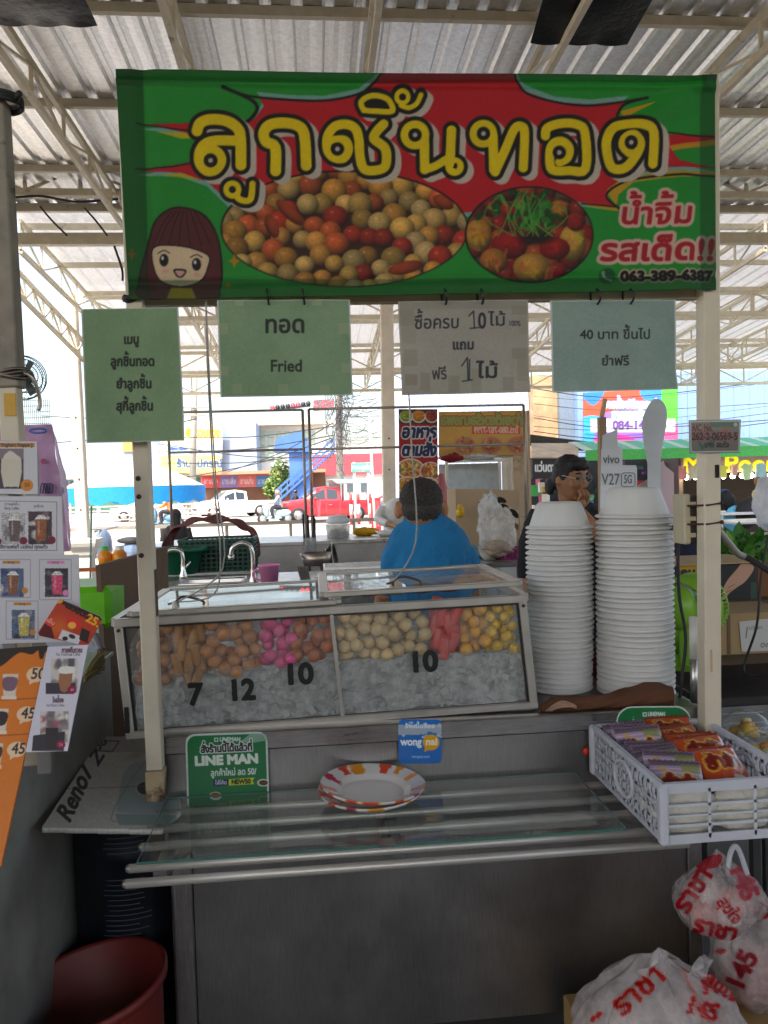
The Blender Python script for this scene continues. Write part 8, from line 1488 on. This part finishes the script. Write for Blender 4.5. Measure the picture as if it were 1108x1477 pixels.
def hang_loop(): 
    b = MB(); c = at(1060, 1232, 1.72); b.tube(catmull([c+Vector((-.02, 0, -.05)), c+Vector((-.012, 0, .0)), c+Vector((0, -.002, .02)), c+Vector((.014, 0, 0)), c+Vector((.03, 0, -.05))], 5), .006, FILM(clear=.4), 8); tag(b.build('bag_handle_loop'), 'twisted clear handle loop of the hanging bag of bags', 'bag handle')
hang_loop()
cb = empty('floor_carton', 'worn brown carton on the floor under the white bags', 'box', loc=at(1020, 1500, 1.7)); b = MB(); xa_, xb_ = at(885, 1500, 1.62).x, at(1190, 1500, 1.62).x; ztc = at(950, 1478, 1.66).z-.13; b.span(xa_, xb_, 1.55, 1.98, 0.0, ztc, M('#a5834f', .85, var=.12, ns=5), .004); part(b, 'body', cb); b = MB(); p = at(1086, 1470, 1.62); b.hexa([(xb_-.13, 1.56, ztc), (xb_, 1.56, ztc), (xb_, 1.60, ztc), (xb_-.13, 1.60, ztc), (xb_-.13, 1.50, ztc+.09), (xb_, 1.50, ztc+.11), (xb_, 1.505, ztc+.112), (xb_-.13, 1.505, ztc+.092)], M('#a5834f', .85, var=.12, ns=5)); part(b, 'flap', cb)

# ================================================================== RIGHT OF THE CART
# registration plate on the post
cv = Canvas(990, 600, 1074, 656, '#6f6a68', 2.2); cv.rect(997, 609, 1066, 650, '#6f6864'); cv.rect(1024, 609, 1066, 616, '#2f5a44'); cv.ell(1061, 612.5, 3, 3, '#9fb0a0'); cv.poly([(1004, 630), (1012, 650), (1042, 630), (1036, 628), (1014, 642)], '#2f5f48', .8); cv.poly([(1040, 618), (1052, 616), (1048, 628)], '#a04038', .6); cv.text('A/C. No.', 1013, 622, 7.5, '#1a1416', width=30, bold=.5, outline=[(1.2, '#b0504a')]); cv.text('262-2-06569-5', 1031, 634.5, 8, '#1a1416', width=66, bold=.5, outline=[(1.2, '#b0504a')]); cv.text('นาง สมใจ', 1034, 645, 5.5, '#1a1416', width=36, bold=.4); cv.stroke([(996, 608), (1067, 607), (1066, 651), (997, 652)], 2, '#b4bab4', closed=True)
tag(sheet('account_sign', cv, [(994, 606), (1069, 605), (1067, 653), (995, 654)], plane_y(1.972), PRINT('laminated2', trans=.1, rough=.25, coat=.4), None, .002), 'small laminated account number sign taped to the right post', 'sign')
# power box strapped to the post
pb = empty('power_box', 'cream and black electrical box strapped to the right post', 'electrical box', loc=at(998, 748, 2.05)); BX = M('#b8ad92', .55, var=.1, ns=8); b = MB(); p, q = at(985, 785, 2.04), at(1009, 712, 2.04); b.span(p.x, p.x+.020, 2.03, 2.10, p.z, q.z, BX, .004); part(b, 'cover', pb); b = MB(); b.span(p.x+.0205, q.x+.006, 2.032, 2.098, p.z+.004, q.z-.004, M((.03, .025, .02), .6), .003); part(b, 'body', pb); b = MB()
for py in (727, 772, 748): c = at(998, py, 2.03); b.box(c, (.022, .004, .012), BX)
part(b, 'socket', pb); b = MB()
for py in (727, 754):
    c = at(1021, py, YP); x0, x1 = at(1000, py, YP).x-.002, c.x+.026; b.tube([(x0, 2.028, c.z-.004), (x0+.03, 1.972, c.z-.002), (x1, 1.972, c.z+.003), (x1+.002, 2.04, c.z+.003)], .0026, M('#4a2420', .6), 6); b.ell((x1, 1.974, c.z+.002), (.006, .005, .006), M('#3a1c1a', .6), 8, 6)
part(b, 'strap', pb)
cable([at(982, 738, 2.12), at(978, 800, 2.12), at(980, 860, 2.14), at(989, 920, 2.15), at(984, 975, 2.15), at(980, 1012, 2.15)], .0048, 'black power cord hanging down from the electrical box', 'cord'); cable([at(985, 738, 2.1), at(968, 765, 2.2), at(940, 800, 2.6)], .006, 'dark blue cord leaving the electrical box towards the bowls', 'cord', mat=M('#1a2040', .5))
b = MB(); pts = catmull([at(1036, 765, 2.05), at(1050, 782, 2.1), at(1064, 798, 2.15), at(1074, 803, 2.18)], 14); b.tube(pts, [.0105 if i % 2 else .0085 for i in range(len(pts))], M('#9a948a', .5), 12); tag(b.build('conduit'), 'ribbed grey flexible conduit leaving the right post', 'conduit'); cable([at(1074, 803, 2.18), at(1092, 812, 2.15), at(1130, 838, 2.1)], .010, 'black cable sleeve continuing from the ribbed conduit', 'cord'); cable([at(1108, 775, 2.3), at(1098, 830, 2.3), at(1092, 900, 2.3), at(1078, 945, 2.35), at(1073, 968, 2.35), at(1085, 975, 2.3), at(1120, 968, 2.2)], .004, 'thin black cord looping down over the carton on the right', 'cord')
b = MB(); c = at(1000, 895, 2.12); b.tube([at(1000, 890, 2.12), at(1001, 950, 2.12)], .0125, M('#d4d0c8', .4), 16); tag(b.build('roller_handle'), 'white tube standing beside the right post above a steel rod', 'tube'); b = MB(); b.tube([at(1001, 950.5, 2.12), at(1002, 1013, 2.12)], .011, STEEL(.55, .3), 14); tag(b.build('rod'), 'steel rod standing below the white tube', 'rod')
# side table with boxes, greens, fan
tz_ = at(1070, 968, 2.9).z; sx0 = at(1000, 960, 2.62).x; stt = empty('side_counter', 'dark topped side counter to the right of the cart', 'table', loc=(sx0+.7, 3.0, 0)); b = MB(); b.span(sx0, sx0+1.5, 2.55, 3.6, tz_-.03, tz_, M('#3a3736', .35, .3, var=.2, ns=3), .003); part(b, 'tabletop', stt); b = MB(); b.span(sx0, sx0+1.5, 2.55, 2.57, tz_-.10, tz_-.031, M('#8d8d8b', .4, .6)); part(b, 'apron', stt)
for x in (sx0+.05, sx0+1.45):
    for y in (2.62, 3.55): b = MB(); b.bar((x, y, 0), (x, y, tz_-.03), .04, .04, M('#6a6a68', .5, .6)); part(b, 'leg', stt)
b = MB(); c = at(1075, 1000, 2.75); b.span(sx0+.1, sx0+1.2, 2.75, 3.4, tz_-.42, tz_-.40, M('#b4b8ba', .4, .4)); part(b, 'lower_shelf', stt)
def boxthing(name, label, px0, px1, py0, py1, Y, dpt, mat, flaps=None, cvs=None):
    p, q = at(px0, py1, Y), at(px1, py0, Y); t = empty(name, label, 'box', loc=((p.x+q.x)/2, Y+dpt/2, p.z)); b = MB(); b.span(p.x, q.x, Y, Y+dpt, p.z, q.z, mat, .003); part(b, 'body', t); return t, p, q
t, p, q = boxthing('carton', 'plain brown carton with a white shipping label on the side counter', 1030, 1150, 881, 946, 2.72, .26, M('#a58a62', .85, var=.08, ns=6)); b = MB(); b.span(p.x+.052, p.x+.064, 2.717, 2.7199, p.z+.004, q.z-.003, M('#6a5640', .8)); part(b, 'printed_edge', t)
cv = Canvas(1064, 895, 1110, 942, '#c8c6c0', 1.5); cv.text('OVE', 1104, 934, 5, '#2a2a2a', width=14); cv.stroke([(1078, 905), (1076, 920)], 1.2, '#4a4a4a'); cv.text('บริษัท', 1090, 908, 4, '#5a5a5a', width=20)
sheet('shipping_label', cv, [(1066, 897), (1130, 890), (1130, 938), (1070, 940)], plane_y(2.716), PRINT('paper', trans=0), t, .001)
t, p, q = boxthing('printed_box', 'black printed box showing a pointing hand, standing behind the carton', 975, 1092, 812, 868, 3.05, .22, M((.02, .022, .02), .6)); cv = Canvas(972, 808, 1110, 872, '#161a18', 1.8); cv.rect(972, 815, 1006, 850, '#c8a020'); cv.text('เกม', 990, 832, 9, '#1a1612', bold=1.2); cv.poly([(1072, 812), (1088, 818), (1076, 838), (1062, 848), (1050, 858), (1046, 868), (1042, 866), (1043, 850), (1050, 836), (1062, 822)], '#c89a80', smooth=4); cv.stroke([(1050, 848), (1060, 843)], 1, '#8a5a48'); cv.stroke([(1046, 855), (1055, 851)], 1, '#8a5a48'); cv.rect(1092, 812, 1110, 872, '#4a3020'); cv.rect(1083, 840, 1096, 868, '#2a4a40')
sheet('print', cv, [(976, 814), (1091, 813), (1091, 866), (976, 867)], plane_y(3.047), PRINT('carton', trans=0, rough=.5), t, .001); b = MB(); b.hexa([(p.x-.01, 3.02, q.z+.004), (q.x+.005, 3.02, q.z+.004), (q.x+.005, 3.29, q.z+.012), (p.x-.01, 3.29, q.z+.012), (p.x-.01, 3.02, q.z+.010), (q.x+.005, 3.02, q.z+.010), (q.x+.005, 3.29, q.z+.018), (p.x-.01, 3.29, q.z+.018)], M('#b89a70', .8)); part(b, 'flap', t)
b = MB(); b.span(p.x-.05, q.x+.3, 3.0, 3.32, tz_+.001, p.z-.002, M('#5a4632', .8, var=.2, ns=4)); tag(b.build('wooden_crate_lid'), 'brown board raising the black printed box on the side counter', 'board')
t, p, q = boxthing('carton', 'small brown carton at the photo edge beside the black printed box', 1093, 1180, 815, 872, 3.1, .2, M('#7a5230', .85, var=.1, ns=6))
gv = empty('greens', 'bunch of fresh green leafy vegetables behind the printed box', 'vegetables', loc=at(1080, 800, 3.5)); random.seed(4); b = MB()
for k in range(170):
    r0_ = at(random.uniform(1040, 1128), random.uniform(785, 815), 3.5+random.uniform(-.06, .1)); d = Vector((random.gauss(0, .5), random.gauss(-.1, .4), random.uniform(.2, 1))).normalized(); L = random.uniform(.05, .13); e = d.cross(Vector((0, -1, .2))).normalized()*L*random.uniform(.12, .26); m_ = M(('#3f7a28', '#5a9a34', '#2f6420', '#78ac48')[k % 4], .5, trans=.3)
    b.add([r0_, r0_+d*L*.35+e, r0_+d*L*.75+e*.8+Vector((0, -.008, 0)), r0_+d*L, r0_+d*L*.75-e*.8+Vector((0, -.008, 0)), r0_+d*L*.35-e], [(0, 1, 2, 3, 4, 5)], m_)
part(b, 'leaves', gv); b = MB()
for k in range(26): r0_ = at(random.uniform(1045, 1120), 815, 3.52); b.tube([r0_, r0_+Vector((random.gauss(0, .03), random.gauss(0, .02), random.uniform(.05, .12)))], .003, M('#9ac070', .5), 5)
part(b, 'stem', gv)
b = MB(); c = at(1098, 735, 4.2); b.ell(c+Vector((.06, 0, .04)), (.10, .08, .16), FILM((.85, .86, .9), .3, .2, .5, 14), 24, 18, None, .25, 4, 2.5); tag(b.build('plastic_bag'), 'pale plastic bag hanging at the photo edge above the greens', 'plastic bag')
c = at(1128, 815, 4.2); tb2 = empty('produce_table', 'table under the leafy greens', 'table', loc=(c.x, 3.6, 0)); zt2 = at(1080, 818, 3.5).z; b = MB(); b.span(at(1030, 818, 3.5).x, at(1250, 818, 3.5).x, 3.38, 4.1, zt2-.03, zt2, M('#8a8d90', .5, .4)); part(b, 'tabletop', tb2); 
for x in (at(1036, 818, 3.5).x, at(1240, 818, 3.5).x): b = MB(); b.bar((x, 3.5, 0), (x, 3.5, zt2-.03), .04, .04, M('#6a6a68', .5, .6)); part(b, 'leg', tb2)
# bright green desk fan seen from behind the cord
fc = at(1000, 872, 2.46); gf = empty('desk_fan', 'lime green plastic desk fan between the bowls and the right post', 'fan', loc=(fc.x, 2.5, CT)); LG = M('#8fc83a', .35, var=.05, ns=5, trans=.1); ax = Vector((.86, .35, .10)).normalized(); s1 = ax.cross(Vector((0, 0, 1))).normalized(); s2 = s1.cross(ax); rF = .105
b = MB(); b.tube([fc-ax*.045, fc-ax*.030, fc+ax*.015], [rF*.80, rF*.97, rF], LG, 40, caps=False)
for k in range(44): a = 2*math.pi*k/44; d = s1*math.cos(a)+s2*math.sin(a); b.tube([fc+ax*.015+d*rF, fc+ax*.045+d*rF*.96, fc+ax*.07+d*rF*.72, fc+ax*.078+d*rF*.2], .0018, LG, 5)
for rr_, dd in ((1, .015), (.96, .045), (.72, .07), (.45, .076), (.2, .078)): b.tube([fc+ax*dd+(s1*math.cos(a)+s2*math.sin(a))*rF*rr_ for a in [2*math.pi*k/40 for k in range(41)]], .0022, LG, 5, False)
part(b, 'cage', gf); b = MB(); b.ell(fc-ax*.06, (.055, .06, .075), LG, 18, 12); part(b, 'motor', gf); b = MB(); b.tube([fc-ax*.05-Vector((0, 0, .05)), Vector((fc.x-.035, 2.5, CT+.05))], [.03, .036], LG, 18); part(b, 'neck', gf); b = MB(); b.lathe([(0, 0), (.075, 0), (.075, .03), (.055, .05), (.03, .06)], LG, (fc.x-.02, 2.5, CT), 28); b.box((fc.x-.03, 2.43, CT+.10), (.07, .05, .19), LG, .1, .02); part(b, 'base', gf)
for k in range(3): b = MB(); a = .5+2.094*k; d = s1*math.cos(a)+s2*math.sin(a); e = ax.cross(d); b.grid(lambda u, v: fc+ax*(.02+.025*(v-.5))+d*rF*(.15+.7*u)+e*rF*.45*(v-.5), 6, 4, M('#d8dcd0', .4, trans=.3)); part(b, 'blade', gf)
# phone display made of white boards
WB = M('#d2d4da', .5, var=.05, ns=8); EDG = M('#3f4a48', .5); pd = empty('phone_display', 'white cardboard phone display stand with a tall rounded paddle behind the bowls', 'display stand', loc=at(915, 800, 2.72))
def boardpoly(pts, Y, name, mat=WB, smooth=0, th=.010):
    if smooth: pts = [(p.x, p.y) for p in catmull([(a, c_, 0) for a, c_ in pts], smooth, True)]
    P = [at(x, y, Y) for x, y in pts]; b = MB(); n = len(P); b.add(P, [tuple(range(n))], mat); Q = [p+Vector((.004, th, 0)) for p in P]; b.add(P+Q, [(k, k+n, (k+1) % n+n, (k+1) % n) for k in range(n)]+[tuple(range(2*n-1, n-1, -1))], EDG); part(b, name, pd)
boardpoly([(941, 577), (955, 578), (962, 592), (961, 615), (955, 650), (953, 700), (955, 957), (928, 957), (934, 700), (932, 660), (927, 625), (928, 600)], 2.74, 'paddle', M('#c4c8cc', .5, var=.12, ns=5), 6); boardpoly([(869, 628), (891, 619), (891, 650), (868, 652)], 2.76, 'upper_board'); boardpoly([(867, 648), (874, 645), (896, 644), (898, 648), (898, 671), (917, 671), (919, 676), (919, 700), (912, 957), (862, 957)], 2.73, 'name_board'); boardpoly([(951, 668), (957, 664), (960, 672), (972, 682), (973, 760), (970, 957), (940, 957), (920, 700), (936, 690), (942, 678)], 2.78, 'side_board', M('#d8bcc4', .5, var=.06, ns=8))
def boardtext(t, x, y, size, w_, name='lettering'):
    cv = Canvas(x-w_, y-size*3, x+w_, y+size, '#6f7478', 3.0); q_ = Canvas(x-w_, y-size*3, x+w_, y+size, '#000000', 3.0); q_.text(t, x, y, size, '#ffffff', width=w_, bold=.35); cv.m = q_.a[..., 0]
    ys = np.where(cv.m.max(1) > .3)[0]; xs = np.where(cv.m.max(0) > .3)[0]; o = sheet(name, cv, [(cv.x0+xs[0]/3-.6, cv.y0+ys[0]/3-.6), (cv.x0+xs[-1]/3+.6, cv.y0+ys[0]/3-.6), (cv.x0+xs[-1]/3+.6, cv.y0+ys[-1]/3+.6), (cv.x0+xs[0]/3-.6, cv.y0+ys[-1]/3+.6)], plane_y(2.7285), PRINT('card', trans=0), pd, 0, step=.33, cut=True)
boardtext('vivo', 882, 668, 9, 24); boardtext('V27', 881, 699, 12, 26); boardtext('5G', 906, 697, 9, 12)
b = MB(); c0_ = [at(x, y, 2.728) for x, y in rrect(896.5, 682, 916, 702, 4)]; b.tube(c0_+c0_[:1], .0016, M('#6f7478', .5), 5, False); part(b, 'lettering', pd)
# wooden post with a bent top behind the display
b = MB(); b.bar(at(876, 1220, 3.4), at(868, 602, 3.4), .032, .03, M('#a58a6a', .7, var=.1, ns=6), (0, 1, 0)); b.bar(at(868, 601, 3.4), at(873, 575, 3.4), .018, .016, M('#c8a884', .7), (0, 1, 0)); tag(b.build('wooden_post'), 'wooden post with a broken pale tip behind the phone display', 'post')
b = MB(); c = at(985, 795, 4.6); b.ell(c, (.20, .14, .10), M('#1c1f3a', .8, var=.3, ns=8), 22, 14, None, .3, 8); tag(b.build('cloth_bundle'), 'dark blue striped cloth bundle behind the green fan', 'cloth'); c.z = 0; bt2 = empty('bench', 'plain bench under the dark cloth bundle', 'bench', loc=(c.x, 4.6, 0)); zz_ = at(985, 795, 4.6).z-.09; b = MB(); b.span(c.x-.5, c.x+.5, 4.35, 4.9, zz_-.03, zz_, M('#c8c8c4', .5)); part(b, 'seat', bt2); 
for x in (c.x-.45, c.x+.45): b = MB(); b.span(x-.02, x+.02, 4.4, 4.85, 0, zz_-.03, M('#8a8a88', .5)); part(b, 'leg', bt2)
